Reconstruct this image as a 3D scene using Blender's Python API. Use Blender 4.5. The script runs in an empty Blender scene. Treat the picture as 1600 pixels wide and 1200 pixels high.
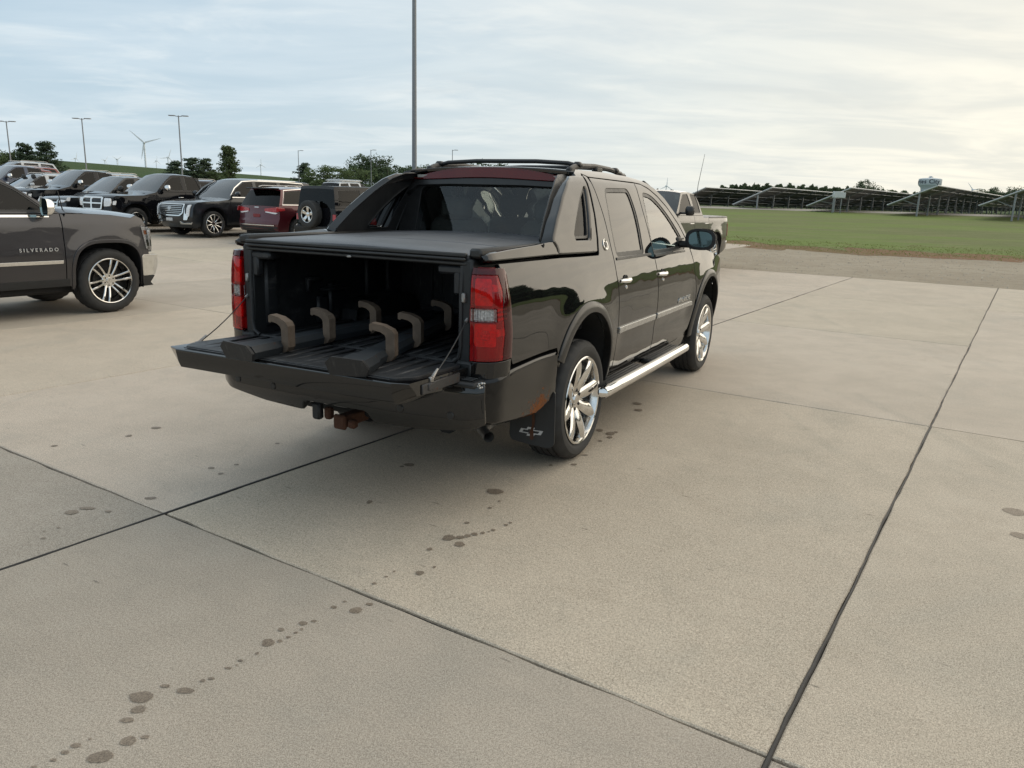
import bpy, math, random
import numpy as np
from mathutils import Vector, Matrix
from mathutils.geometry import delaunay_2d_cdt

R = math.radians
scene = bpy.context.scene
COL = scene.collection
rng = random.Random(7)

# ------------------------------------------------------------------ camera
CAM_H, FPX, PITCH, ROLL = 1.6746, 1205.95, 0.2340, 0.02945
camd = bpy.data.cameras.new('camera')
camd.sensor_width = 36.0
camd.lens = 36.0 * FPX / 1600.0
camd.clip_start, camd.clip_end = 0.05, 9000.0
cam = bpy.data.objects.new('camera', camd)
COL.objects.link(cam)
_cp, _sp, _cr, _sr = math.cos(PITCH), math.sin(PITCH), math.cos(ROLL), math.sin(ROLL)
_F = Vector((0, _cp, -_sp)); _U = Vector((0, _sp, _cp)); _X = Vector((1, 0, 0))
_R2 = _X * _cr + _U * _sr; _U2 = _U * _cr - _X * _sr
cam.matrix_world = Matrix(((_R2.x, _U2.x, -_F.x, 0), (_R2.y, _U2.y, -_F.y, 0), (_R2.z, _U2.z, -_F.z, CAM_H), (0, 0, 0, 1)))
scene.camera = cam

# ------------------------------------------------------------------ light
SUN_AZ, SUN_EL = R(58), R(26)          # azimuth from +Y towards +X
SUN_DIR = Vector((math.sin(SUN_AZ) * math.cos(SUN_EL), math.cos(SUN_AZ) * math.cos(SUN_EL), math.sin(SUN_EL)))
sun = bpy.data.lights.new('sun', 'SUN')
sun.energy, sun.angle, sun.color = 1.45, R(100), (1.0, 0.85, 0.67)
sun_o = bpy.data.objects.new('sun', sun)
COL.objects.link(sun_o)
sun_o.rotation_euler = (-SUN_DIR).to_track_quat('-Z', 'Y').to_euler()

vs = scene.view_settings
vs.view_transform, vs.look, vs.gamma, vs.exposure, vs.use_curve_mapping = 'Standard', 'None', 1.0, 0.20, False
scene.cycles.max_bounces = 10
scene.cycles.transparent_max_bounces = 16
scene.cycles.caustics_reflective = False
scene.cycles.caustics_refractive = False


# ------------------------------------------------------------------ node helpers
class NT:
    def __init__(s, tree):
        s.t = tree
        tree.nodes.clear()

    def n(s, typ, ins=None, **props):
        nd = s.t.nodes.new(typ)
        for k, v in props.items():
            setattr(nd, k, v)
        for k, v in (ins or {}).items():
            s.set(nd.inputs[k], v)
        return nd

    def set(s, sock, v):
        if isinstance(v, bpy.types.NodeSocket):
            s.t.links.new(v, sock)
        elif isinstance(v, bpy.types.Node):
            s.t.links.new(v.outputs[0], sock)
        else:
            if sock.type == 'RGBA' and len(v) == 3:
                v = (*v, 1)
            sock.default_value = v

    def math(s, op, a, b=0.0, c=0.0, clamp=False):
        nd = s.n('ShaderNodeMath', operation=op, use_clamp=clamp)
        s.set(nd.inputs[0], a); s.set(nd.inputs[1], b); s.set(nd.inputs[2], c)
        return nd.outputs[0]

    def mix(s, f, a, b, blend='MIX'):
        nd = s.n('ShaderNodeMix', data_type='RGBA', blend_type=blend)
        s.set(nd.inputs[0], f); s.set(nd.inputs[6], a); s.set(nd.inputs[7], b)
        return nd.outputs[2]

    def rng(s, v, a, b, c=0.0, d=1.0, smooth=True):
        nd = s.n('ShaderNodeMapRange', interpolation_type='SMOOTHSTEP' if smooth else 'LINEAR', clamp=True)
        for i, x in enumerate((v, a, b, c, d)):
            s.set(nd.inputs[i], x)
        return nd.outputs[0]

    def noise(s, vec, scale, detail=4.0, rough=0.55, dist=0.0, out=0):
        nd = s.n('ShaderNodeTexNoise', {'Scale': scale, 'Detail': detail, 'Roughness': rough, 'Distortion': dist})
        if vec is not None:
            s.set(nd.inputs['Vector'], vec)
        return nd.outputs[out]

    def mapping(s, vec, loc=(0, 0, 0), rot=(0, 0, 0), sc=(1, 1, 1)):
        nd = s.n('ShaderNodeMapping', {'Vector': vec, 'Location': loc, 'Rotation': rot, 'Scale': sc})
        return nd.outputs[0]


# ------------------------------------------------------------------ sky
world = bpy.data.worlds.new('World')
scene.world = world
world.use_nodes = True
w = NT(world.node_tree)
SKY_STRENGTH = 0.1
gen = w.n('ShaderNodeTexCoord').outputs['Generated']
nrm = w.n('ShaderNodeVectorMath', {0: gen}, operation='NORMALIZE').outputs[0]
sky = w.n('ShaderNodeTexSky', sky_type='NISHITA', sun_disc=False, sun_elevation=SUN_EL, sun_rotation=SUN_AZ,
          altitude=300.0, air_density=1.0, dust_density=2.5, ozone_density=1.0)
w.set(sky.inputs[0], nrm)
sx = w.n('ShaderNodeSeparateXYZ', {0: nrm})
zz = w.math('MAXIMUM', sx.outputs[2], 0.0)
den = w.math('ADD', zz, 0.11)
pl = w.n('ShaderNodeCombineXYZ', {0: w.math('DIVIDE', sx.outputs[0], den), 1: w.math('DIVIDE', sx.outputs[1], den), 2: 0.0}).outputs[0]
# high thin sheet (altostratus), streaked across the view, and lower broken patches
m1 = w.mapping(pl, loc=(3.1, 1.7, 0), rot=(0, 0, R(20)), sc=(0.42, 0.72, 1))
n1 = w.noise(m1, 1.25, 5, 0.58, 0.45)
m2 = w.mapping(pl, loc=(-1.3, 5.2, 2), rot=(0, 0, R(-14)), sc=(0.62, 1.0, 1))
n2 = w.noise(m2, 1.7, 5, 0.60, 0.5)
m3 = w.mapping(pl, loc=(7.3, 0.4, 5), rot=(0, 0, R(33)), sc=(0.25, 0.5, 1))
n3 = w.noise(m3, 0.9, 2, 0.5, 0.4)
dt = w.n('ShaderNodeVectorMath', {0: nrm, 1: tuple(SUN_DIR)}, operation='DOT_PRODUCT').outputs['Value']
dtc = w.math('MAXIMUM', dt, 0.0)
glow = w.math('POWER', dtc, 2.6)
glow2 = w.math('POWER', dtc, 22.0)
hz = w.math('POWER', w.math('SUBTRACT', 1.0, zz), 7.0)
base = w.mix(0.80, w.n('ShaderNodeVectorMath', {0: sky.outputs[0], 1: (1.0, 1.0, 1.0)}, operation='MULTIPLY').outputs[0], (4.75, 6.15, 7.25))
sheet = w.rng(n1, 0.40, 0.68)
cloudc = w.mix(w.rng(n3, 0.38, 0.62), (5.6, 6.7, 7.5), (6.9, 7.7, 8.2))
c1 = w.mix(w.math('MULTIPLY', sheet, 0.62), base, cloudc)
patch_m = w.rng(n2, 0.49, 0.70)
c2 = w.mix(w.math('MULTIPLY', patch_m, 0.38), c1, (8.5, 8.8, 8.7))
dark_m = w.rng(w.noise(w.mapping(pl, loc=(1.0, 9.0, 1), rot=(0, 0, R(8)), sc=(0.4, 1.2, 1)), 1.9, 4, 0.55, 0.6), 0.56, 0.74)
c3 = w.mix(w.math('MULTIPLY', dark_m, 0.30), c2, (5.5, 6.1, 6.5))
c4 = w.mix(w.math('MULTIPLY', hz, 0.45), c3, (6.0, 6.95, 7.4))
nw = w.noise(w.mapping(pl, loc=(2.2, -3.0, 4), rot=(0, 0, R(-32)), sc=(0.6, 1.15, 1)), 1.5, 4, 0.6, 0.5)
warm = w.mix(w.rng(nw, 0.34, 0.68), (7.4, 7.05, 6.1), (10.0, 9.2, 7.5))
warm = w.mix(w.math('MULTIPLY', dark_m, 0.35), warm, (5.9, 5.9, 5.4))
c5 = w.mix(w.math('MULTIPLY', glow, 0.92), c4, warm)
deck = w.math('MULTIPLY', w.rng(zz, 0.16, 0.52), w.math('MULTIPLY_ADD', w.rng(n3, 0.35, 0.62), 0.38, 0.22))
c5 = w.mix(deck, c5, (6.5, 7.0, 7.2))      # the cloud deck thickens overhead
hxy = w.n('ShaderNodeVectorMath', {0: w.n('ShaderNodeVectorMath', {0: nrm, 1: (1, 1, 0)}, operation='MULTIPLY').outputs[0]}, operation='NORMALIZE').outputs[0]
dh = w.math('MAXIMUM', w.n('ShaderNodeVectorMath', {0: hxy, 1: (math.sin(SUN_AZ), math.cos(SUN_AZ), 0)}, operation='DOT_PRODUCT').outputs['Value'], 0.0)
lowglow = w.math('MULTIPLY', w.math('POWER', dh, 2.5), w.math('POWER', w.math('SUBTRACT', 1.0, zz), 5.0))
c5 = w.mix(w.math('MULTIPLY', lowglow, 0.85), c5, w.mix(w.rng(nw, 0.36, 0.66), (8.3, 7.9, 6.6), (10.2, 9.4, 7.5)))   # sunlit haze low in the west
c6 = w.mix(w.math('MULTIPLY', glow2, w.math('MULTIPLY_ADD', sheet, 0.4, 0.25)), c5, (10.8, 9.9, 8.0))
bg = w.n('ShaderNodeBackground', {'Color': c6, 'Strength': SKY_STRENGTH})
w.n('ShaderNodeOutputWorld', {'Surface': bg.outputs[0]})


# ------------------------------------------------------------------ materials
MATS = {}


def newmat(name):
    m = bpy.data.materials.new(name)
    m.use_nodes = True
    MATS[name] = m
    return m, NT(m.node_tree)


def finish(nt, sh, disp=None):
    o = nt.n('ShaderNodeOutputMaterial', {'Surface': sh})
    return o


def principled(nt, **k):
    return nt.n('ShaderNodeBsdfPrincipled', {kk.replace('_', ' '): v for kk, v in k.items()}).outputs[0]


def bump(nt, h, strength=0.3, dist=0.01):
    return nt.n('ShaderNodeBump', {'Height': h, 'Strength': strength, 'Distance': dist}).outputs[0]


def simple(name, col, rough=0.5, metal=0.0, var=0.15, vscale=14.0, coat=0.0, bumps=0.0, bscale=120.0, spec=0.5):
    m, t = newmat(name)
    tc = t.n('ShaderNodeTexCoord').outputs['Object']
    n = t.noise(tc, vscale, 5, 0.6)
    f = t.rng(n, 0.3, 0.7)
    c = t.mix(f, tuple(max(0, x * (1 - var)) for x in col), tuple(x * (1 + var) for x in col))
    k = dict(Base_Color=c, Roughness=t.rng(n, 0.2, 0.8, max(rough - 0.06, 0.02), rough + 0.06), Metallic=metal)
    k['Coat_Weight'] = coat; k['Coat_Roughness'] = 0.04; k['Specular_IOR_Level'] = spec
    if bumps:
        k['Normal'] = bump(t, t.noise(tc, bscale, 3, 0.6), bumps, 0.004)
    finish(t, principled(t, **k))
    return m


def paint(name, col, metal=0.0, rough=0.3, dust=0.35, dusttop=0.75, cior=1.42):
    """car paint: clear coat, faint ripple, road dust thrown up on the lower body"""
    m, t = newmat(name)
    tc = t.n('ShaderNodeTexCoord').outputs['Object']
    z = t.n('ShaderNodeSeparateXYZ', {0: tc}).outputs[2]
    nz = t.noise(tc, 5.0, 3, 0.65)
    fine = t.noise(tc, 60.0, 2, 0.7)
    dm = t.math('MULTIPLY', t.rng(t.math('ADD', z, t.math('MULTIPLY', nz, 0.35)), dusttop + 0.15, 0.35), dust)
    dm = t.math('MULTIPLY', dm, t.rng(fine, 0.2, 0.8, 0.55, 1.0))
    dm = t.math('ADD', dm, t.math('MULTIPLY', t.rng(fine, 0.62, 0.8), 0.015))
    c = t.mix(dm, col, (0.20, 0.175, 0.14))
    ripple = t.noise(t.mapping(tc, sc=(1.0, 1.2, 2.2)), 2.6, 1, 0.4)
    nb = bump(t, ripple, 0.16, 0.02)
    finish(t, principled(t, Base_Color=c, Metallic=metal, Roughness=t.rng(dm, 0.0, 0.4, rough, 0.65, False),
                         Specular_IOR_Level=0.5 if metal else 0.0, Coat_IOR=cior, Coat_Weight=t.rng(dm, 0.02, 0.35, 1.0, 0.15, False), Coat_Roughness=t.rng(dm, 0.0, 0.3, 0.025, 0.35, False), Normal=nb, Coat_Normal=nb))
    return m


def glass(name, tint, refl=1.0, ior=1.5, mult=1.35):
    m, t = newmat(name)
    fr = t.n('ShaderNodeFresnel', {'IOR': ior}).outputs[0]
    tc = t.n('ShaderNodeTexCoord').outputs['Object']
    nb = bump(t, t.noise(tc, 1.7, 2, 0.4), 0.12, 0.02)
    gl = t.n('ShaderNodeBsdfGlossy', {'Color': (refl, refl, refl), 'Roughness': 0.015, 'Normal': nb}).outputs[0]
    tr = t.n('ShaderNodeBsdfTransparent', {'Color': tint}).outputs[0]
    dust = t.n('ShaderNodeBsdfDiffuse', {'Color': (0.25, 0.24, 0.21)}).outputs[0]
    body = t.n('ShaderNodeMixShader', {0: t.rng(t.noise(tc, 9.0, 5, 0.7), 0.35, 0.8, 0.0, 0.012), 1: tr, 2: dust}).outputs[0]
    mx = t.n('ShaderNodeMixShader', {0: t.math('MULTIPLY', fr, mult, clamp=True), 1: body, 2: gl}).outputs[0]
    finish(t, mx)
    return m


BLACK = paint('black_paint', (0.0055, 0.0055, 0.006), 0.0, 0.3, dust=0.035, dusttop=0.80, cior=1.64)
BLACKC = paint('black_paint_clean', (0.006, 0.0062, 0.008), 0.0, 0.3, dust=0.03)
NAVYB = paint('blueblack_paint', (0.006, 0.009, 0.013), 0.2, 0.3, dust=0.03)
SATIN = simple('satin_black_trim', (0.022, 0.022, 0.022), 0.42, bumps=0.05)
FLARE = simple('flare_trim', (0.016, 0.0155, 0.015), 0.34, coat=0.12)
PLASTIC = simple('black_plastic', (0.016, 0.017, 0.018), 0.55, bumps=0.15, bscale=260)
def liner_mat():
    m, t = newmat('bed_liner_plastic')
    tc = t.n('ShaderNodeTexCoord').outputs['Object']
    n = t.noise(tc, 4.0, 5, 0.7, 0.6)
    st = t.noise(t.mapping(tc, sc=(14.0, 1.6, 3.0)), 3.0, 5, 0.75, 0.4)
    f = t.math('MULTIPLY', t.rng(st, 0.50, 0.72), t.rng(n, 0.40, 0.66))
    c = t.mix(f, (0.017, 0.018, 0.020), (0.105, 0.102, 0.098))
    c = t.mix(t.rng(t.noise(tc, 38, 3, 0.7), 0.6, 0.8, 0.0, 0.35), c, (0.10, 0.09, 0.075))
    finish(t, principled(t, Base_Color=c, Roughness=t.rng(n, 0.3, 0.7, 0.38, 0.6), Normal=bump(t, t.noise(tc, 150, 2, 0.6), 0.25, 0.003)))
    return m


LINER = liner_mat()
COVER = simple('bed_cover_panel', (0.095, 0.099, 0.108), 0.42, var=0.2, vscale=3, bumps=0.25, bscale=420)
RUBBER = simple('tyre_rubber', (0.028, 0.0275, 0.027), 0.72, var=0.25, vscale=9, bumps=0.1)
DARK = simple('underbody', (0.012, 0.012, 0.012), 0.8)
CHROME = simple('chrome', (0.78, 0.78, 0.77), 0.07, 1.0, var=0.05)
RIMCH = simple('rim_chrome', (0.74, 0.73, 0.71), 0.13, 1.0, var=0.10, vscale=20)
BRUSHED = simple('brushed_trim', (0.50, 0.50, 0.49), 0.28, 0.75, var=0.08)
STEEL = simple('worn_steel', (0.30, 0.29, 0.28), 0.45, 0.8, var=0.3)
SEAT = simple('seat_cloth', (0.05, 0.048, 0.046), 0.8)
HEADL = simple('headliner', (0.36, 0.34, 0.31), 0.9)
MIRRORM = simple('mirror_glass', (0.26, 0.36, 0.36), 0.03, 1.0, var=0.02)
WHITEP = paint('white_paint', (0.62, 0.63, 0.63), 0.0, 0.35, dust=0.2)
SILVERP = paint('silver_paint', (0.34, 0.35, 0.36), 0.6, 0.35, dust=0.2)
GRAYP = paint('gray_paint', (0.040, 0.039, 0.044), 0.45, 0.34, dust=0.12)
GREYTR = paint('grey_truck_paint', (0.018, 0.018, 0.019), 0.2, 0.33, dust=0.06)
MAROON = paint('maroon_paint', (0.085, 0.007, 0.014), 0.35, 0.32, dust=0.10)
REDP = paint('red_paint', (0.22, 0.02, 0.012), 0.1, 0.35, dust=0.1)
BLUEP = paint('blue_paint', (0.02, 0.035, 0.07), 0.4, 0.33, dust=0.1)
G_DARK = glass('privacy_glass', (0.045, 0.05, 0.055), mult=1.1)
G_QUART = glass('quarter_glass', (0.10, 0.11, 0.12), mult=0.45)
G_FRONT = glass('front_glass', (0.60, 0.70, 0.67))
G_WIND = glass('windshield_glass', (0.80, 0.88, 0.85))
G_REAR = glass('rear_glass', (0.78, 0.84, 0.81), mult=1.1)
G_PARK = glass('parked_glass', (0.05, 0.058, 0.06), mult=0.55)
G_PWIND = glass('parked_windshield', (0.36, 0.43, 0.43), mult=1.7)
G_CLEAR = glass('lamp_glass', (0.92, 0.92, 0.92))
RED_IN = simple('red_reflector', (0.95, 0.05, 0.05), 0.4, 0.0, var=0.2, vscale=60)
RED_DK = simple('dark_red_housing', (0.20, 0.008, 0.010), 0.4)
WHITE_IN = simple('white_reflector', (0.85, 0.85, 0.86), 0.25, 0.1, var=0.4, vscale=90)
AMBER = simple('amber_reflector', (0.65, 0.25, 0.12), 0.25)


def red_glass(name, tint, dif=(0.80, 0.02, 0.025), amt=0.20):
    m, t = newmat(name)
    fr = t.n('ShaderNodeFresnel', {'IOR': 1.5}).outputs[0]
    gl = t.n('ShaderNodeBsdfGlossy', {'Color': (1, 1, 1), 'Roughness': 0.03}).outputs[0]
    tr = t.n('ShaderNodeBsdfTransparent', {'Color': tint}).outputs[0]
    df = t.n('ShaderNodeBsdfDiffuse', {'Color': dif}).outputs[0]
    b = t.n('ShaderNodeMixShader', {0: amt, 1: tr, 2: df}).outputs[0]
    finish(t, t.n('ShaderNodeMixShader', {0: fr, 1: b, 2: gl}).outputs[0])
    return m


G_RED = red_glass('red_lens', (0.95, 0.07, 0.08))
G_SMOKE = red_glass('dark_red_lens', (0.36, 0.03, 0.045), (0.22, 0.012, 0.018), 0.22)
CHMSL = red_glass('brake_light_lens', (0.62, 0.03, 0.03), (0.22, 0.012, 0.012), 0.35)


def rusty(name, base, rust_amt=0.5, scale=9.0):
    m, t = newmat(name)
    tc = t.n('ShaderNodeTexCoord').outputs['Object']
    n = t.noise(tc, scale, 7, 0.7, 0.5)
    f = t.rng(n, 0.62 - rust_amt * 0.4, 0.72 - rust_amt * 0.3)
    n2 = t.noise(tc, scale * 5, 4, 0.7)
    rc = t.mix(n2, (0.040, 0.015, 0.008), (0.105, 0.043, 0.02))
    c = t.mix(f, base, rc)
    finish(t, principled(t, Base_Color=c, Roughness=t.rng(f, 0, 1, 0.5, 0.9, False), Normal=bump(t, n2, 0.3, 0.003)))
    return m


RUST = rusty('rusty_iron', (0.09, 0.05, 0.03), 0.8)
BRACKET = simple('bracket_iron', (0.125, 0.090, 0.064), 0.75, var=0.3, vscale=9, bumps=0.3, bscale=90)
BEAMM = rusty('beam_black', (0.022, 0.026, 0.03), 0.0, 6)


# ------------------------------------------------------------------ mesh helpers
def link(name, data, parent=None):
    o = bpy.data.objects.new(name, data)
    COL.objects.link(o)
    if parent is not None:
        o.parent = parent
    return o


def empty(name, loc=(0, 0, 0), rz=0.0, parent=None):
    o = link(name, None, parent)
    o.empty_display_size = 0.2
    o.location = loc
    o.rotation_euler = (0, 0, rz)
    return o


def tag(o, label=None, cat=None, group=None, kind=None):
    for k, v in (('label', label), ('category', cat), ('group', group), ('kind', kind)):
        if v:
            o[k] = v
    return o


def mesh_obj(name, V, F, mat, parent=None, normals=None, smooth=True, sharp=40.0):
    me = bpy.data.meshes.new(name)
    me.from_pydata([tuple(map(float, v)) for v in V], [], F)
    me.materials.append(mat)
    if smooth:
        me.polygons.foreach_set('use_smooth', [True] * len(me.polygons))
        if normals is None:
            me.set_sharp_from_angle(angle=R(sharp))
    me.update()
    if normals is not None:
        me.normals_split_custom_set_from_vertices([tuple(map(float, n)) for n in normals])
    return link(name, me, parent)


class G:
    """collects shapes that belong to ONE part"""

    def __init__(s):
        s.V = []; s.F = []

    def add(s, V, F, mx=None):
        o = len(s.V)
        if mx is not None:
            V = [mx @ Vector(v) for v in V]
        s.V.extend(tuple(v) for v in V)
        s.F.extend(tuple(i + o for i in f) for f in F)
        return s

    def box(s, c, d, ch=0.0, rz=0.0, mx=None):
        hx, hy, hz = d[0] / 2, d[1] / 2, d[2] / 2
        ch = min(ch, hx * .9, hy * .9, hz * .9)
        V = []; idx = {}
        F = []
        if ch <= 0:
            V = [(sx * hx, sy * hy, sz * hz) for sx in (-1, 1) for sy in (-1, 1) for sz in (-1, 1)]
            F = [(0, 1, 3, 2), (4, 6, 7, 5), (0, 4, 5, 1), (2, 3, 7, 6), (0, 2, 6, 4), (1, 5, 7, 3)]
        else:
            for sx in (-1, 1):
                for sy in (-1, 1):
                    for sz in (-1, 1):
                        for ax in range(3):
                            p = [sx * hx, sy * hy, sz * hz]
                            for k in range(3):
                                if k != ax:
                                    p[k] -= (sx, sy, sz)[k] * ch
                            idx[(sx, sy, sz, ax)] = len(V); V.append(tuple(p))
            for ax in range(3):
                a, b = [k for k in range(3) if k != ax]
                for sg in (-1, 1):
                    q = []
                    for (p, r) in ((-1, -1), (1, -1), (1, 1), (-1, 1)):
                        t = [0, 0, 0]; t[ax] = sg; t[a] = p; t[b] = r
                        q.append(idx[(*t, ax)])
                    F.append(tuple(q if (sg > 0) == (ax != 1) else q[::-1]))
            for ax in range(3):           # edges along ax
                a, b = [k for k in range(3) if k != ax]
                for sa in (-1, 1):
                    for sb in (-1, 1):
                        t0 = [0, 0, 0]; t0[ax] = -1; t0[a] = sa; t0[b] = sb
                        t1 = list(t0); t1[ax] = 1
                        F.append((idx[(*t0, a)], idx[(*t1, a)], idx[(*t1, b)], idx[(*t0, b)]))
            for sx in (-1, 1):
                for sy in (-1, 1):
                    for sz in (-1, 1):
                        F.append(tuple(idx[(sx, sy, sz, k)] for k in range(3)))
        M = Matrix.Translation(c) @ Matrix.Rotation(rz, 4, 'Z')
        if mx is not None:
            M = Matrix.Translation(c) @ mx
        # consistent outward winding
        V2 = [M @ Vector(v) for v in V]
        cc = Vector(c)
        F2 = []
        for f in F:
            p = [V2[i] for i in f]
            nn = (p[1] - p[0]).cross(p[2] - p[0])
            m = sum(p, Vector()) / len(p)
            F2.append(f if nn.dot(m - cc) > 0 else f[::-1])
        return s.add(V2, F2)

    def tube(s, pts, r, n=10, caps=True):
        pts = [Vector(p) for p in pts]
        rs = r if isinstance(r, (list, tuple)) else [r] * len(pts)
        V = []; F = []
        t = (pts[1] - pts[0]).normalized()
        u = t.orthogonal().normalized()
        for i, p in enumerate(pts):
            a = pts[max(i - 1, 0)]; b = pts[min(i + 1, len(pts) - 1)]
            t2 = (b - a).normalized()
            u = (u - t2 * u.dot(t2)).normalized()
            v = t2.cross(u)
            for k in range(n):
                an = 2 * math.pi * k / n
                V.append(p + (u * math.cos(an) + v * math.sin(an)) * rs[i])
        for i in range(len(pts) - 1):
            for k in range(n):
                k2 = (k + 1) % n
                F.append((i * n + k, i * n + k2, (i + 1) * n + k2, (i + 1) * n + k))
        if caps:
            F.append(tuple(range(n))[::-1]); F.append(tuple((len(pts) - 1) * n + k for k in range(n)))
        return s.add(V, F)

    def lathe(s, prof, n=32, mx=None, closed=False):
        """prof: (radius, axial) pairs; axis = local X"""
        V = []; F = []
        for k in range(n):
            a = 2 * math.pi * k / n
            for (r, x) in prof:
                V.append((x, r * math.cos(a), r * math.sin(a)))
        m = len(prof)
        for k in range(n):
            k2 = (k + 1) % n
            for j in range(m - 1 if not closed else m):
                j2 = (j + 1) % m
                F.append((k * m + j, k2 * m + j, k2 * m + j2, k * m + j2))
        return s.add(V, F, mx)

    def prism(s, poly, a, b, f):
        """poly (u,v) swept between a and b along the third axis; f(u,v,w)->xyz"""
        n = len(poly)
        V = [f(u, v, a) for u, v in poly] + [f(u, v, b) for u, v in poly]
        F = [tuple(range(n)), tuple(range(n, 2 * n))[::-1]]
        for i in range(n):
            j = (i + 1) % n
            F.append((i, i + n, j + n, j))
        c = sum((Vector(v) for v in V), Vector()) / len(V)
        return s.add(V, F)

    def grid(s, rows):
        m = len(rows[0]); V = []; F = []
        for r in rows:
            V.extend(r)
        for i in range(len(rows) - 1):
            for j in range(m - 1):
                F.append((i * m + j, i * m + j + 1, (i + 1) * m + j + 1, (i + 1) * m + j))
        return s.add(V, F)

    def build(s, name, mat, parent=None, smooth=True, sharp=40.0):
        return mesh_obj(name, s.V, s.F, mat, parent, None, smooth, sharp)


def pip(P, poly):
    """points in polygon (numpy)"""
    x, y = P[:, 0], P[:, 1]
    ins = np.zeros(len(P), bool)
    q = np.asarray(poly, float)
    x1, y1 = q[:, 0], q[:, 1]
    x2, y2 = np.roll(x1, -1), np.roll(y1, -1)
    for a, b, c, d in zip(x1, y1, x2, y2):
        if b == d:
            continue
        cond = ((b > y) != (d > y)) & (x < (c - a) * (y - b) / (d - b) + a)
        ins ^= cond
    return ins


def resample(poly, res):
    out = []
    n = len(poly)
    for i in range(n):
        a = np.array(poly[i], float); b = np.array(poly[(i + 1) % n], float)
        L = np.linalg.norm(b - a)
        if L < 1e-6:
            continue
        k = max(1, int(math.ceil(L / res)))
        for j in range(k):
            out.append(tuple(a + (b - a) * j / k))
    return out


def area(poly):
    q = np.asarray(poly, float)
    return 0.5 * np.sum(q[:, 0] * np.roll(q[:, 1], -1) - np.roll(q[:, 0], -1) * q[:, 1])


def roundpoly(poly, r, n=4):
    """round the corners of a polygon"""
    out = []
    m = len(poly)
    rr = r if isinstance(r, (list, tuple)) else [r] * m
    for i in range(m):
        p = np.array(poly[i], float); a = np.array(poly[i - 1], float); b = np.array(poly[(i + 1) % m], float)
        da, db = a - p, b - p
        la, lb = np.linalg.norm(da), np.linalg.norm(db)
        q = min(rr[i], la * .45, lb * .45)
        if q <= 1e-6:
            out.append(tuple(p)); continue
        s0, s1 = p + da / la * q, p + db / lb * q
        for k in range(n + 1):
            t = k / n
            out.append(tuple((1 - t) ** 2 * s0 + 2 * t * (1 - t) * p + t * t * s1))
    return out


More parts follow.
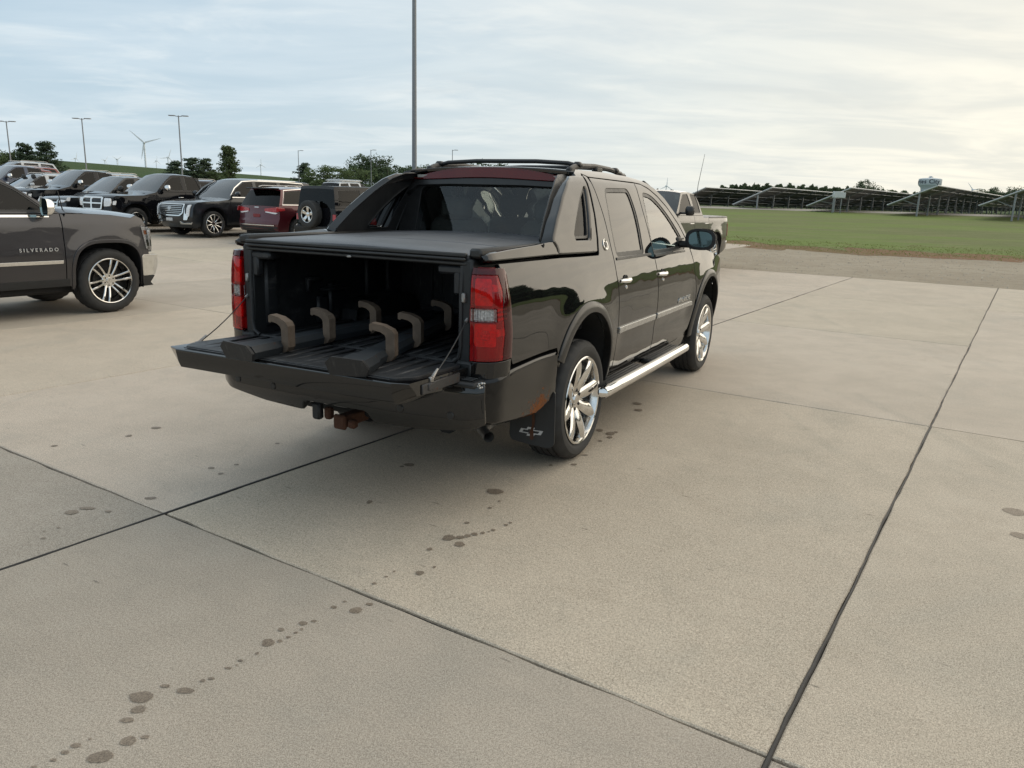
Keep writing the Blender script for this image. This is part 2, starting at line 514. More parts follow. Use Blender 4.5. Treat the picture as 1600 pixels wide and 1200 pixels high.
def patch(name, poly, f, mat, parent=None, res=0.06, holes=(), depth=0.02, ch=0.003, out=(1, 0, 0), mirror=False, both=False, nofront=False):
    """a panel: polygon in a 2-D plane mapped by f onto a curved surface, with rounded, returned edges"""
    if both:
        return [patch(name, poly, f, mat, parent, res, holes, depth, ch, out, mm) for mm in (False, True)]
    loops = [list(poly)] + [list(h) for h in holes]
    loops = [l if (area(l) > 0) == (i == 0) else l[::-1] for i, l in enumerate(loops)]
    loops = [resample(l, res) for l in loops]
    bpts = [p for l in loops for p in l]
    edges = []; o = 0
    for l in loops:
        n = len(l)
        edges += [(o + i, o + (i + 1) % n) for i in range(n)]
        o += n
    B = np.array(bpts)
    lo, hi = B.min(0), B.max(0)
    gx = np.arange(lo[0] + res * .5, hi[0], res); gy = np.arange(lo[1] + res * .43, hi[1], res * .87)
    I = np.array([(x + (0.5 * res if j % 2 else 0), y) for j, y in enumerate(gy) for x in gx]) if len(gx) and len(gy) else np.zeros((0, 2))
    if len(I):
        ok = pip(I, loops[0])
        for l in loops[1:]:
            ok &= ~pip(I, l)
        I = I[ok]
    if len(I):
        d = np.full(len(I), 9.0)
        for l in loops:
            q = np.array(l); q2 = np.roll(q, -1, 0)
            for a, b in zip(q, q2):
                ab = b - a
                t = np.clip(((I - a) @ ab) / max(ab @ ab, 1e-12), 0, 1)
                d = np.minimum(d, np.linalg.norm(I - (a + t[:, None] * ab), axis=1))
        I = I[d > res * .38]
    P2 = np.vstack([B, I]) if len(I) else B
    vv, ee, ff, ov, oe, of = delaunay_2d_cdt([Vector(p) for p in P2], edges, [], 0, 1e-7)
    Q = np.array([tuple(v) for v in vv])
    T = np.array(ff)
    cen = Q[T].mean(1)
    ok = pip(cen, loops[0])
    for l in loops[1:]:
        ok &= ~pip(cen, l)
    T = T[ok]
    mp = {}
    for i, src in enumerate(ov):
        for s_ in src:
            mp[s_] = i
    e = 1e-4

    def ev(u, v):
        return np.asarray(f(np.asarray(u, float), np.asarray(v, float)), float)
    P = ev(Q[:, 0], Q[:, 1])
    du = ev(Q[:, 0] + e, Q[:, 1]) - ev(Q[:, 0] - e, Q[:, 1])
    dv = ev(Q[:, 0], Q[:, 1] + e) - ev(Q[:, 0], Q[:, 1] - e)
    N = np.cross(du, dv)
    N /= np.maximum(np.linalg.norm(N, axis=1), 1e-12)[:, None]
    outv = np.asarray(out, float)
    flip = (N @ outv).sum() < 0
    if flip:
        N = -N
    P = P.copy()
    rv = []; rn = []; rf = []
    nv = len(P)
    off = 0
    P0 = P.copy()
    for l in loops:
        n = len(l)
        ids = [mp.get(off + i) for i in range(n)]
        off += n
        ids = [i for i in ids if i is not None]
        n = len(ids)
        b = P0[ids]; bn = N[ids]
        tg = np.roll(b, -1, 0) - np.roll(b, 1, 0)
        tg /= np.maximum(np.linalg.norm(tg, axis=1), 1e-12)[:, None]
        tv = np.cross(tg, bn)          # points away from the panel (ccw loop)
        if flip:
            tv = -tv
        tv /= np.maximum(np.linalg.norm(tv, axis=1), 1e-12)[:, None]
        P[ids] = b - tv * ch
        base = nv + len(rv)
        rv += list(b - bn * ch) + list(b - bn * depth)
        rn += list(tv) + list(tv)
        for i in range(n):
            j = (i + 1) % n
            rf.append((ids[i], ids[j], base + j, base + i))
            rf.append((base + i, base + j, base + n + j, base + n + i))
    V = np.vstack([P, np.array(rv)]) if rv else P
    NN = np.vstack([N, np.array(rn)]) if rv else N
    F = [tuple(int(i) for i in t) for t in T] + [tuple(reversed(q)) for q in rf]
    # winding: match normals
    F2 = []
    sgn = -1.0 if mirror else 1.0
    if mirror:
        V = V * np.array([-1, 1, 1]); NN = NN * np.array([-1, 1, 1])
    for q in F:
        a, b, c = V[q[0]], V[q[1]], V[q[2]]
        g = np.cross(b - a, c - a)
        if len(q) == 4:
            g = g + np.cross(c - a, V[q[3]] - a)
        m = NN[list(q)].sum(0)
        F2.append(q if g @ m >= 0 else q[::-1])
    return mesh_obj(name, V, F2, mat, parent, NN)


def table(kz, kw, sig=0.03, lo=-0.2, hi=2.6):
    z = np.linspace(lo, hi, 1121)
    wv = np.interp(z, kz, kw)
    dz = z[1] - z[0]
    k = int(sig * 3 / dz)
    g = np.exp(-0.5 * ((np.arange(-k, k + 1) * dz) / sig) ** 2); g /= g.sum()
    ws = np.convolve(np.pad(wv, k, 'edge'), g, 'valid')
    return lambda q: np.interp(q, z, ws)


def arc(cy, cz, r, a0, a1, n=16):
    return [(cy + r * math.cos(R(a0 + (a1 - a0) * i / n)), cz + r * math.sin(R(a0 + (a1 - a0) * i / n))) for i in range(n + 1)]


def sstep(x, a, b):
    t = np.clip((np.asarray(x, float) - a) / (b - a), 0, 1)
    return t * t * (3 - 2 * t)


def text_obj(name, body, size, mat, parent, mx, extrude=0.002, spacing=1.0, bold=0.0):
    cu = bpy.data.curves.new(name, 'FONT')
    cu.body = body; cu.size = size; cu.extrude = extrude; cu.align_x = 'CENTER'; cu.align_y = 'CENTER'
    cu.space_character = spacing
    cu.offset = bold
    cu.materials.append(mat)
    tmp = bpy.data.objects.new('tmp', cu)
    me = bpy.data.meshes.new_from_object(tmp)
    bpy.data.objects.remove(tmp)
    if not me.materials:
        me.materials.append(mat)
    o = link(name, me, parent)
    o.matrix_local = mx
    return o


def copy_tree(o, parent=None):
    c = o.copy()
    COL.objects.link(c)
    c.parent = parent
    for ch_ in list(o.children):
        copy_tree(ch_, c)
    return c


# terrain height shared by everything that stands on the ground
def zg(x, y):
    x = np.asarray(x, float); y = np.asarray(y, float)
    s = -0.6 * x + 0.8 * y
    a = 0.018 * np.clip(s - 18, 0, 18) + 0.038 * np.clip(s - 36, 0, 34)
    b = 0.027 * np.clip(y - 32, 0, 62)
    wgt = sstep(x, 2, 12)
    return a * (1 - wgt) + b * wgt


def zgf(x, y):
    return float(zg(x, y))


GA = 0.57725
GC, GS = math.cos(GA), math.sin(GA)
def uw(u, w_):          # slab grid -> world
    return (GC * u + GS * w_, -GS * u + GC * w_)
HEAD_W = -GA            # rotation_z that points local +Y along +w


# ================================================================== GROUND
def concrete(name, tint=1.0, wet=False):
    m, t = newmat(name)
    pos = t.n('ShaderNodeNewGeometry').outputs['Position']
    oi = t.n('ShaderNodeObjectInfo')
    g = t.mapping(pos, rot=(0, 0, GA))                      # slab axes
    big = t.noise(pos, 0.55, 3, 0.6, 0.4)
    mid = t.noise(pos, 2.7, 4, 0.65, 0.3)
    streak = t.noise(t.mapping(g, sc=(1.2, 15.0, 1)), 2.2, 4, 0.7)
    fine = t.noise(pos, 95, 3, 0.8)
    grain = t.noise(pos, 240, 2, 0.85)
    c = t.mix(t.rng(big, 0.3, 0.7), (0.560, 0.434, 0.330), (0.745, 0.590, 0.460))
    c = t.mix(t.math('MULTIPLY', t.rng(mid, 0.44, 0.72), 0.45), c, (0.45, 0.372, 0.296))
    c = t.mix(t.math('MULTIPLY', t.rng(mid, 0.52, 0.30), 0.34), c, (0.72, 0.60, 0.475))
    c = t.mix(t.math('MULTIPLY', t.rng(streak, 0.46, 0.74), 0.30), c, (0.34, 0.29, 0.225))
    c = t.mix(t.math('MULTIPLY', t.rng(streak, 0.47, 0.28), 0.22), c, (0.69, 0.60, 0.47))
    med = t.noise(pos, 11, 4, 0.7, 0.4)
    c = t.mix(t.math('MULTIPLY', t.rng(med, 0.50, 0.72), 0.17), c, (0.33, 0.285, 0.22))
    c = t.mix(t.math('MULTIPLY', t.rng(med, 0.50, 0.30), 0.15), c, (0.72, 0.62, 0.48))
    sm = t.noise(t.mapping(pos, loc=(3, 8, 0), rot=(0, 0, R(-27)), sc=(2.4, 0.28, 1)), 1.1, 4, 0.65, 0.6)
    c = t.mix(t.math('MULTIPLY', t.rng(sm, 0.56, 0.74), 0.34), c, (0.27, 0.24, 0.19))
    # rust-brown and grey blotches
    rb = t.noise(t.mapping(pos, loc=(4, 2, 0)), 1.1, 4, 0.7, 0.8)
    c = t.mix(t.math('MULTIPLY', t.rng(rb, 0.58, 0.76), 0.50), c, (0.42, 0.30, 0.21))
    gb = t.noise(t.mapping(pos, loc=(9, 5, 3)), 0.8, 4, 0.68, 0.6)
    c = t.mix(t.math('MULTIPLY', t.rng(gb, 0.50, 0.72), 0.55), c, (0.37, 0.322, 0.268))
    # sand grains, pits and pale aggregate
    c = t.mix(t.rng(fine, 0.25, 0.78), t.mix(0.52, c, (0.10, 0.085, 0.065)), t.mix(0.34, c, (0.85, 0.76, 0.62)))
    c = t.mix(t.rng(grain, 0.35, 0.72, 0.0, 0.55), c, (0.88, 0.78, 0.64))
    c = t.mix(t.rng(grain, 0.62, 0.25, 0.0, 0.55), c, (0.13, 0.11, 0.09))
    vo = t.n('ShaderNodeTexVoronoi', {'Vector': pos, 'Scale': 34.0, 'Randomness': 1.0})
    sp = t.math('MULTIPLY', t.rng(vo.outputs['Distance'], 0.13, 0.05), t.rng(t.noise(pos, 6, 3, 0.6), 0.42, 0.62))
    spc = t.mix(t.rng(vo.outputs['Color'], 0.45, 0.55), (0.10, 0.085, 0.07), (0.60, 0.57, 0.52))
    c = t.mix(t.math('MULTIPLY', sp, 0.6), c, spc)
    # short dark nicks and hairline scratches along the broom direction
    nk = t.n('ShaderNodeTexVoronoi', {'Vector': t.mapping(g, sc=(0.9, 5.0, 1)), 'Scale': 2.6, 'Randomness': 1.0})
    nkm = t.math('MULTIPLY', t.rng(nk.outputs['Distance'], 0.10, 0.04), t.rng(t.noise(pos, 3.0, 3, 0.7), 0.50, 0.58))
    nkm = t.math('MULTIPLY', nkm, t.rng(fine, 0.42, 0.52))
    c = t.mix(t.math('MULTIPLY', nkm, 0.75), c, (0.09, 0.08, 0.065))
    tn = t.rng(oi.outputs['Random'], 0, 1, 0.93, 1.07, False)
    c = t.mix(1.0, c, oi.outputs['Color'], 'MULTIPLY')
    c = t.n('ShaderNodeVectorMath', {0: c, 'Scale': tn}, operation='SCALE').outputs[0]
    if wet:
        fade = t.n('ShaderNodeAttribute', attribute_name='fade').outputs['Fac']
        c = t.n('ShaderNodeVectorMath', {0: c, 1: (0.48, 0.45, 0.42)}, operation='MULTIPLY').outputs[0]
    hgt = t.math('ADD', t.math('MULTIPLY', fine, 0.7), t.math('ADD', t.math('MULTIPLY', streak, 0.6), t.math('MULTIPLY', grain, 0.5)))
    body = (principled(t, Base_Color=c, Roughness=0.55 if wet else t.rng(mid, 0.3, 0.7, 0.78, 0.92), Specular_IOR_Level=0.35,
                         Normal=bump(t, hgt, 0.35 if not wet else 0.2, 0.004)))
    if wet:          # ragged, soaked-in margins
        edge = t.rng(t.math('ADD', fade, t.math('MULTIPLY', t.math('SUBTRACT', t.noise(pos, 120, 3, 0.7), 0.5), 0.9)), 0.12, 0.62)
        body = t.n('ShaderNodeMixShader', {0: t.math('MULTIPLY', edge, 0.9), 1: t.n('ShaderNodeBsdfTransparent').outputs[0], 2: body}).outputs[0]
    finish(t, body)
    return m


CONC = concrete('broom_finished_concrete')
CONCWET = concrete('damp_concrete', wet=True)
TAR = simple('joint_tar', (0.028, 0.026, 0.025), 0.6, var=0.4, vscale=8, bumps=0.3, bscale=60)

U0, DU, W0, DW = -0.435, 3.185, 2.21, 4.645
EDGE_W = 21.35


def in_lot(u, w_):
    if u < -9.0:
        return -12 < w_ < 88
    return w_ < EDGE_W


lot = tag(link('parking_lot', bpy.data.meshes.new('parking_lot')), kind='structure')
lot['label'] = 'pale concrete parking lot cut into slabs by dark joints'
slab_cells = []
far_V, far_F, bed_V, bed_F = [], [], [], []


def quad_into(V, F, pts, dz):
    o = len(V)
    for (x, y) in pts:
        V.append((x, y, zgf(x, y) + dz))
    F.append((o, o + 1, o + 2, o + 3))


for iu in range(-32, 14):
    for iw in range(-4, 20):
        u0, u1 = U0 + DU * iu, U0 + DU * (iu + 1)
        w0, w1 = W0 + DW * iw, W0 + DW * (iw + 1)
        uc, wc = (u0 + u1) / 2, (w0 + w1) / 2
        if not in_lot(uc, w0 + 0.5):
            continue
        if uc > -9:
            w1 = min(w1, EDGE_W) if iw < 4 else w1
            if iw == 3:
                w1 = EDGE_W
            if iw > 3:
                continue
        x, y = uw(uc, wc)
        d = math.hypot(x, y)
        az = math.atan2(x, y)
        pts = [uw(u0, w0), uw(u1, w0), uw(u1, w1), uw(u0, w1)]
        near = d < 44 and y > -3 and (d < 6 or abs(az) < 0.66)
        quad_into(bed_V if near else far_V, bed_F if near else far_F, pts, -0.016 if near else 0.0)
        if near:
            slab_cells.append((d, u0, u1, w0, w1, iu, iw))
lm = lot.data
lm.from_pydata(far_V, [], far_F)
lm.materials.append(CONC)
mesh_obj('joint_filler', bed_V, bed_F, TAR, lot, smooth=False)
rs = random.Random(3)
for (d, u0, u1, w0, w1, iu, iw) in slab_cells:
    gap = 0.006 + 0.002 * rs.random()
    step = 0.16 if d < 14 else (0.5 if d < 24 else 9)
    jit = 0.0028 if d < 14 else 0.002
    z0 = 0.0 + rs.uniform(-0.0015, 0.0015)
    ring = []
    cs = [(u0 + gap, w0 + gap), (u1 - gap, w0 + gap), (u1 - gap, w1 - gap), (u0 + gap, w1 - gap)]
    for i in range(4):
        a, b = cs[i], cs[(i + 1) % 4]
        L = math.hypot(b[0] - a[0], b[1] - a[1]); n = max(1, int(L / step))
        for k in range(n):
            t_ = k / n
            jx, jy = (rs.gauss(0, jit), rs.gauss(0, jit)) if k else (0, 0)
            ring.append((a[0] + (b[0] - a[0]) * t_ + jx, a[1] + (b[1] - a[1]) * t_ + jy))
    cu, cw = (u0 + u1) / 2, (w0 + w1) / 2
    V = []
    n = len(ring)
    for (ins, dz) in ((0.007, 0.0), (0.0, -0.005), (0.0, -0.03)):
        for (u, w_) in ring:
            uu = u + (cu - u) / abs(cu - u + 1e-9) * min(ins, abs(cu - u)); ww = w_ + (cw - w_) / abs(cw - w_ + 1e-9) * min(ins, abs(cw - w_))
            x, y = uw(uu, ww)
            V.append((x, y, zgf(x, y) + z0 + dz))
    F = [tuple(range(n))]
    for lv in (0, 1):
        for i in range(n):
            j = (i + 1) % n
            F.append((lv * n + i, lv * n + n + i, lv * n + n + j, lv * n + j))
    so = mesh_obj('concrete_slab', V, F, CONC, lot, smooth=False)
    g_ = rs.uniform(0.93, 1.05)
    tintc = [g_ * rs.uniform(0.99, 1.01), g_, g_ * rs.uniform(0.97, 1.01)]
    if iw <= -1:          # the older, greyer pour in the foreground
        tintc = [tintc[0] * 0.785, tintc[1] * 0.80, tintc[2] * 0.825]
    so.color = (*tintc, 1)
lot.color = (1, 1, 1, 1)

# tar-sealed joints
def ribbon(name, u, wa, wb, half):
    V, F = [], []
    n = int((wb - wa) / 0.09)
    ph = rs.random() * 9
    for i in range(n + 1):
        w_ = wa + (wb - wa) * i / n
        h = half * (1 + 0.30 * math.sin(w_ * 2.1 + ph) * math.sin(w_ * 0.7) + rs.uniform(-.22, .22))
        c0 = u + 0.004 * math.sin(w_ * 3.3 + ph) + rs.uniform(-.0015, .0015)
        for s_ in (-1, -0.45, 0.45, 1):
            x, y = uw(c0 + s_ * h, w_)
            V.append((x, y, zgf(x, y) + (0.0035 if abs(s_) < 0.9 else -0.004)))
    for i in range(n):
        for k in range(3):
            F.append((i * 4 + k, i * 4 + k + 1, i * 4 + 5 + k, i * 4 + 4 + k))
    return mesh_obj(name, V, F, TAR, lot)


ribbon('joint_sealant', U0, -3.5, EDGE_W, 0.0068)
ribbon('joint_sealant', U0 - DU - 0.0, -3.5, EDGE_W, 0.0075)

# damp drip spots left by a dripping vehicle
DRIPS = [(-1.225,2.289,0.036,0.029), (-1.203,2.224,0.023,0.017), (-1.214,2.170,0.019,0.012), (-1.163,2.073,0.023,0.019), (-1.120,2.093,0.012,0.008), (-1.211,2.000,0.033,0.025), (-1.311,2.046,0.014,0.010), (-1.327,2.015,0.012,0.008), (-1.343,1.982,0.009,0.006), (-1.382,1.951,0.009,0.004), (-1.284,2.077,0.005,0.004), (-1.172,2.352,0.015,0.009), (-1.093,2.330,0.030,0.014), (-1.056,2.389,0.009,0.007), (-1.031,2.402,0.010,0.008), (-0.995,2.467,0.012,0.006), (-0.967,2.515,0.009,0.006), (-0.971,2.486,0.004,0.004), (-0.922,2.563,0.006,0.008), (-0.904,2.636,0.023,0.023), (-0.863,2.649,0.009,0.008), (-0.839,2.678,0.009,0.007), (-0.819,2.711,0.008,0.006), (-0.803,2.736,0.007,0.006), (-0.809,2.780,0.017,0.013), (-0.770,2.799,0.010,0.009), (-0.882,2.729,0.011,0.011), (-0.620,2.891,0.023,0.023), (-0.716,2.911,0.012,0.010), (-0.681,2.960,0.007,0.006), (-0.573,2.944,0.014,0.011), (-0.614,3.066,0.004,0.004), (-0.586,3.125,0.009,0.009), (-0.544,3.191,0.008,0.006), (-0.515,3.242,0.005,0.006), (-0.397,3.236,0.017,0.020), (-0.337,3.298,0.007,0.009), (-0.379,3.485,0.012,0.015), (-0.297,3.622,0.028,0.032), (-0.241,3.630,0.021,0.018), (-0.204,3.651,0.015,0.016), (-0.170,3.674,0.016,0.017), (-0.129,3.691,0.012,0.013), (-0.097,3.710,0.006,0.007), (-0.075,3.731,0.012,0.010), (-0.238,3.550,0.024,0.025), (-0.218,3.814,0.012,0.012), (-0.082,4.277,0.047,0.038), (-0.103,4.026,0.010,0.010), (-0.053,4.128,0.008,0.008), (-0.644,4.697,0.029,0.029), (-0.686,4.661,0.014,0.014), (-0.781,4.059,0.015,0.022), (-0.010,3.801,0.012,0.010), (0.013,3.833,0.008,0.010), (-1.599,5.052,0.015,0.015), (1.080,6.427,0.037,0.037), (1.061,6.218,0.031,0.035), (0.674,5.596,0.021,0.033), (0.743,5.519,0.031,0.037), (0.791,5.561,0.014,0.019), (0.729,5.427,0.020,0.023), (0.649,5.331,0.015,0.015), (0.421,4.800,0.018,0.016), (0.267,4.769,0.011,0.014), (0.512,5.001,0.019,0.012), (-2.309,3.799,0.030,0.028), (-2.259,3.857,0.042,0.012), (-2.128,3.824,0.017,0.012), (-2.560,5.329,0.031,0.026), (-2.657,5.126,0.018,0.024), (-3.024,4.867,0.019,0.015), (-1.995,4.022,0.029,0.018), (-1.854,4.534,0.020,0.016), (-1.759,4.438,0.014,0.016), (-1.722,4.606,0.014,0.013), (-2.266,3.604,0.008,0.006), (-2.270,3.480,0.009,0.008), (-2.311,3.557,0.006,0.005), (2.931,4.198,0.051,0.059), (2.744,3.861,0.040,0.038)]
for (x, y, rx, ry) in DRIPS:
    n = 22
    ph = [rs.random() * 6.3 for _ in range(4)]
    ry = max(min(ry, rx * 1.6), rx * 0.35)
    V = [(x, y, zgf(x, y) + 0.0024)]
    big_ = 1.22
    for i in range(n):
        a = 2 * math.pi * i / n
        k = 1 + 0.07 * math.sin(2 * a + ph[0]) + 0.05 * math.sin(3 * a + ph[1]) + 0.05 * math.sin(5 * a + ph[2]) + 0.03 * math.sin(9 * a + ph[3])
        for q in (0.66, 1.0):
            V.append((x + rx * k * q * big_ * math.cos(a), y + ry * k * q * big_ * math.sin(a), zgf(x, y) + 0.0024))
    F = [(0, 1 + 2 * i, 1 + 2 * ((i + 1) % n)) for i in range(n)] + [(1 + 2 * i, 2 + 2 * i, 2 + 2 * ((i + 1) % n), 1 + 2 * ((i + 1) % n)) for i in range(n)]
    so = mesh_obj('drip_stain', V, F, CONCWET, lot, smooth=False)
    at_ = so.data.attributes.new('fade', 'FLOAT', 'POINT')
    at_.data.foreach_set('value', [1.0] + [1.0, 0.0] * n)
    so.color = (1, 1, 1, 1)
# painted bay lines
PAINTL = simple('worn_white_line_paint', (0.55, 0.54, 0.50), 0.7, var=0.25, vscale=20)
for (u, w0, w1) in ((-24.9, 16.4, 16.5), ):
    pass


def ground_mat(name, c0, c1, c2, sc=1.0, b=0.5, bd=0.02):
    m, t = newmat(name)
    pos = t.n('ShaderNodeNewGeometry').outputs['Position']
    n0 = t.noise(pos, 0.08 * sc, 5, 0.6, 0.3)
    n1 = t.noise(pos, 0.9 * sc, 6, 0.65)
    n2 = t.noise(pos, 14 * sc, 4, 0.7)
    c = t.mix(t.rng(n0, 0.35, 0.65), c0, c1)
    c = t.mix(t.math('MULTIPLY', t.rng(n1, 0.45, 0.7), 0.6), c, c2)
    c = t.mix(t.rng(n2, 0.3, 0.75, 0.0, 0.5), c, tuple(x * 0.45 for x in c0))
    finish(t, principled(t, Base_Color=c, Roughness=0.95, Specular_IOR_Level=0.1, Normal=bump(t, t.math('ADD', n1, n2), b, bd)))
    return m


M_TERR = ground_mat('field_crop_ground', (0.058, 0.098, 0.034), (0.075, 0.110, 0.042), (0.10, 0.115, 0.055), 0.25, 0.6, 0.15)
def grass_mat():
    m, t = newmat('mown_grass')
    pos = t.n('ShaderNodeNewGeometry').outputs['Position']
    n0 = t.noise(t.mapping(pos, sc=(0.35, 1.0, 1)), 0.16, 4, 0.6, 0.5)
    n1 = t.noise(t.mapping(pos, sc=(0.35, 1.4, 1)), 0.9, 5, 0.7)
    n2 = t.noise(pos, 7, 3, 0.75)
    c = t.mix(t.rng(n0, 0.36, 0.62), (0.165, 0.185, 0.074), (0.170, 0.235, 0.058))
    c = t.mix(t.math('MULTIPLY', t.rng(n1, 0.44, 0.68), 0.65), c, (0.25, 0.225, 0.12))
    c = t.mix(t.rng(n2, 0.35, 0.75, 0.0, 0.45), c, (0.095, 0.11, 0.045))
    finish(t, principled(t, Base_Color=c, Roughness=0.95, Specular_IOR_Level=0.1, Normal=bump(t, t.math('ADD', n1, n2), 0.5, 0.04)))
    return m


M_GRASS = grass_mat()
M_GRAVEL = ground_mat('gravel', (0.46, 0.385, 0.29), (0.53, 0.45, 0.345), (0.36, 0.295, 0.215), 2.4, 0.9, 0.04)
M_DIRT = ground_mat('dry_dirt_and_dead_grass', (0.29, 0.17, 0.10), (0.22, 0.17, 0.085), (0.34, 0.25, 0.165), 1.6, 0.9, 0.04)
M_ROAD = ground_mat('gravel_road', (0.42, 0.385, 0.33), (0.46, 0.42, 0.36), (0.38, 0.35, 0.30), 1.5, 0.4, 0.03)


def hill_e(az):
    return float(np.interp(az, [-1.6, -.62, -.53, -.42, -.33, -.27, -.1, .1, .5, 1.6], [.008, .028, .0265, .0225, .0200, .0170, .010, .007, .004, .004]))


def terr(x, y):
    r = math.hypot(x, y); az = math.atan2(x, y)
    s_ = float(sstep(r, 130, 470))
    return zgf(x, y) + hill_e(az) * 470 * s_ - (0.02 if r < 120 else 0)


rings = [0, 4, 9, 15, 22, 30, 38, 47, 57, 70, 84, 98, 115, 135, 160, 190, 225, 265, 310, 360, 420, 480, 560, 700, 950, 1400, 2200, 3600, 6000]
NA = 180
V, F = [(0, 0, terr(0, 0) - 0.03)], []
for r_ in rings[1:]:
    for k in range(NA):
        a = 2 * math.pi * k / NA
        x, y = r_ * math.sin(a), r_ * math.cos(a)
        V.append((x, y, terr(x, y) - 0.035 - (0.10 if 9 <= r_ < 110 else 0.0)))
for k in range(NA):
    F.append((0, 1 + (k + 1) % NA, 1 + k))
for j in range(len(rings) - 2):
    for k in range(NA):
        k2 = (k + 1) % NA
        a, b = 1 + j * NA, 1 + (j + 1) * NA
        F.append((a + k, a + k2, b + k2, b + k))
tag(mesh_obj('terrain', V, F, M_TERR), 'green farmland rising to a low hill behind the lot', kind='structure')


def sheet(name, mat, rows, label, dz):
    """rows: list of lists of (x,y); laid on the terrain height"""
    V, F = [], []
    m = len(rows[0])
    for r_ in rows:
        for (x, y) in r_:
            V.append((x, y, zgf(x, y) + dz))
    for i in range(len(rows) - 1):
        for j in range(m - 1):
            F.append((i * m + j, i * m + j + 1, (i + 1) * m + j + 1, (i + 1) * m + j))
    o = mesh_obj(name, V, F, mat)
    return tag(o, label, kind='structure')


# gravel shoulder past the slab edge, dirt verge, mown grass, far gravel road
def grass_edge(x):
    return float(np.interp(x, [2, 6, 9.2, 12.5, 15.7, 19, 30, 60], [41.5, 37.5, 33.7, 31.1, 29.9, 29.3, 26.5, 17])) + 0.28 * math.sin(x * 1.7) + 0.2 * math.sin(x * 0.63 + 1) + 0.1 * math.sin(x * 4.1)


def slab_edge(x):     # world y of the slab edge line
    return (EDGE_W - GS * x) / GC


xs = [2.2 + 0.5 * i for i in range(118)]
rows = []
for k in range(10):
    t_ = k / 9
    rows.append([(x, (slab_edge(x) - 0.05) * (1 - t_) + (grass_edge(x) + 0.6) * t_) for x in xs])
sheet('gravel_strip', M_GRAVEL, rows, 'loose gravel shoulder between the concrete and the grass', 0.001)
rows = [[(x, grass_edge(x) - 0.6 + 7.0 * t_ + (0.35 * math.sin(x * 2.3) + 0.2 * math.sin(x * 5.1)) * (1 if t_ in (0, 1) else 0)) for x in xs] for t_ in (0, .33, .66, 1)]
sheet('dirt_verge', M_DIRT, rows, 'brown bare dirt verge along the edge of the grass', 0.006)
FAR_Y = 84.0
rows = []
for k in range(16):
    t_ = (k / 15) ** 1.5
    rows.append([(x if k < 15 else x, (grass_edge(x) + max(.6, 3.6 - .10 * max(0, x - 12)) + 0.6 * math.sin(x * 3.1) + 0.9 * math.sin(x * 0.9) + 0.5 * math.sin(x * 7.7)) * (1 - t_) + FAR_Y * t_) for x in [2.2 + 0.5 * i for i in range(90)] + [48 + 4 * i for i in range(14)]])
sheet('grass_field', M_GRASS, rows, 'mown grass field between the lot and the solar arrays', 0.012)
sheet('gravel_road', M_ROAD, [[(x, FAR_Y - 0.4 + dy) for x in range(0, 130, 5)] for dy in (0, 2.5, 5, 7.5)], 'pale gravel road along the far edge of the grass', 0.03)

# loose stones and grass blades along the shoulder
def scatter_stones(n, seed):
    r_ = np.random.RandomState(seed)
    x = 3.5 + 30 * r_.rand(n); 
    V, F = [], []
    for i in range(n):
        y0, y1 = slab_edge(x[i]) + 0.05, grass_edge(x[i]) + 0.5
        y = y0 + (y1 - y0) * (r_.rand() ** 0.8)
        s_ = 0.008 + 0.022 * r_.rand() ** 3
        z = zgf(x[i], y)
        a = r_.rand() * 6.28
        o = len(V)
        for k in range(4):
            V.append((x[i] + s_ * math.cos(a + k * 1.57) * (0.8 + .4 * r_.rand()), y + s_ * math.sin(a + k * 1.57) * (0.8 + .4 * r_.rand()), z))
        V.append((x[i] + s_ * .2, y, z + s_ * (0.7 + .5 * r_.rand())))
        F += [(o, o + 1, o + 4), (o + 1, o + 2, o + 4), (o + 2, o + 3, o + 4), (o + 3, o, o + 4)]
    return V, F


V, F = scatter_stones(9000, 5)
tag(mesh_obj('loose_stones', V, F, simple('pebble', (0.42, 0.37, 0.30), 0.9, var=0.45, vscale=3), smooth=False), 'loose stones scattered over the gravel shoulder', 'gravel', kind='stuff')


def grass_leaf_mat(name, a, b):
    m, t = newmat(name)
    pos = t.n('ShaderNodeNewGeometry').outputs['Position']
    c = t.mix(t.rng(t.noise(pos, 0.7, 4, 0.6), 0.35, 0.65), a, b)
    d = t.n('ShaderNodeBsdfDiffuse', {'Color': c}).outputs[0]
    tr = t.n('ShaderNodeBsdfTranslucent', {'Color': c}).outputs[0]
    finish(t, t.n('ShaderNodeMixShader', {0: 0.35, 1: d, 2: tr}).outputs[0])
    return m


M_BLADE = grass_leaf_mat('grass_blades', (0.20, 0.25, 0.08), (0.28, 0.26, 0.12))
r_ = np.random.RandomState(11)
V, F = [], []
for i in range(7000):
    x = 4 + 36 * r_.rand()
    d = r_.rand() * 7
    y = grass_edge(x) + 0.15 + d + 0.5 * math.sin(x * 3.1) * (r_.rand())
    z = zgf(x, y) + 0.01
    h_ = (0.02 + 0.045 * r_.rand()) * (2.2 if r_.rand() < 0.02 else 1)
    wd = 0.010 + 0.015 * r_.rand() + d * 0.0006
    a = r_.rand() * 3.14; lx, ly = r_.normal(0, .05), r_.normal(0, .05)
    o = len(V)
    V += [(x - wd * math.cos(a), y - wd * math.sin(a), z), (x + wd * math.cos(a), y + wd * math.sin(a), z), (x + lx, y + ly, z + h_)]
    F.append((o, o + 1, o + 2))
tag(mesh_obj('grass_blades', V, F, M_BLADE, smooth=False), 'short uneven grass blades along the verge of the field', 'grass', kind='stuff')


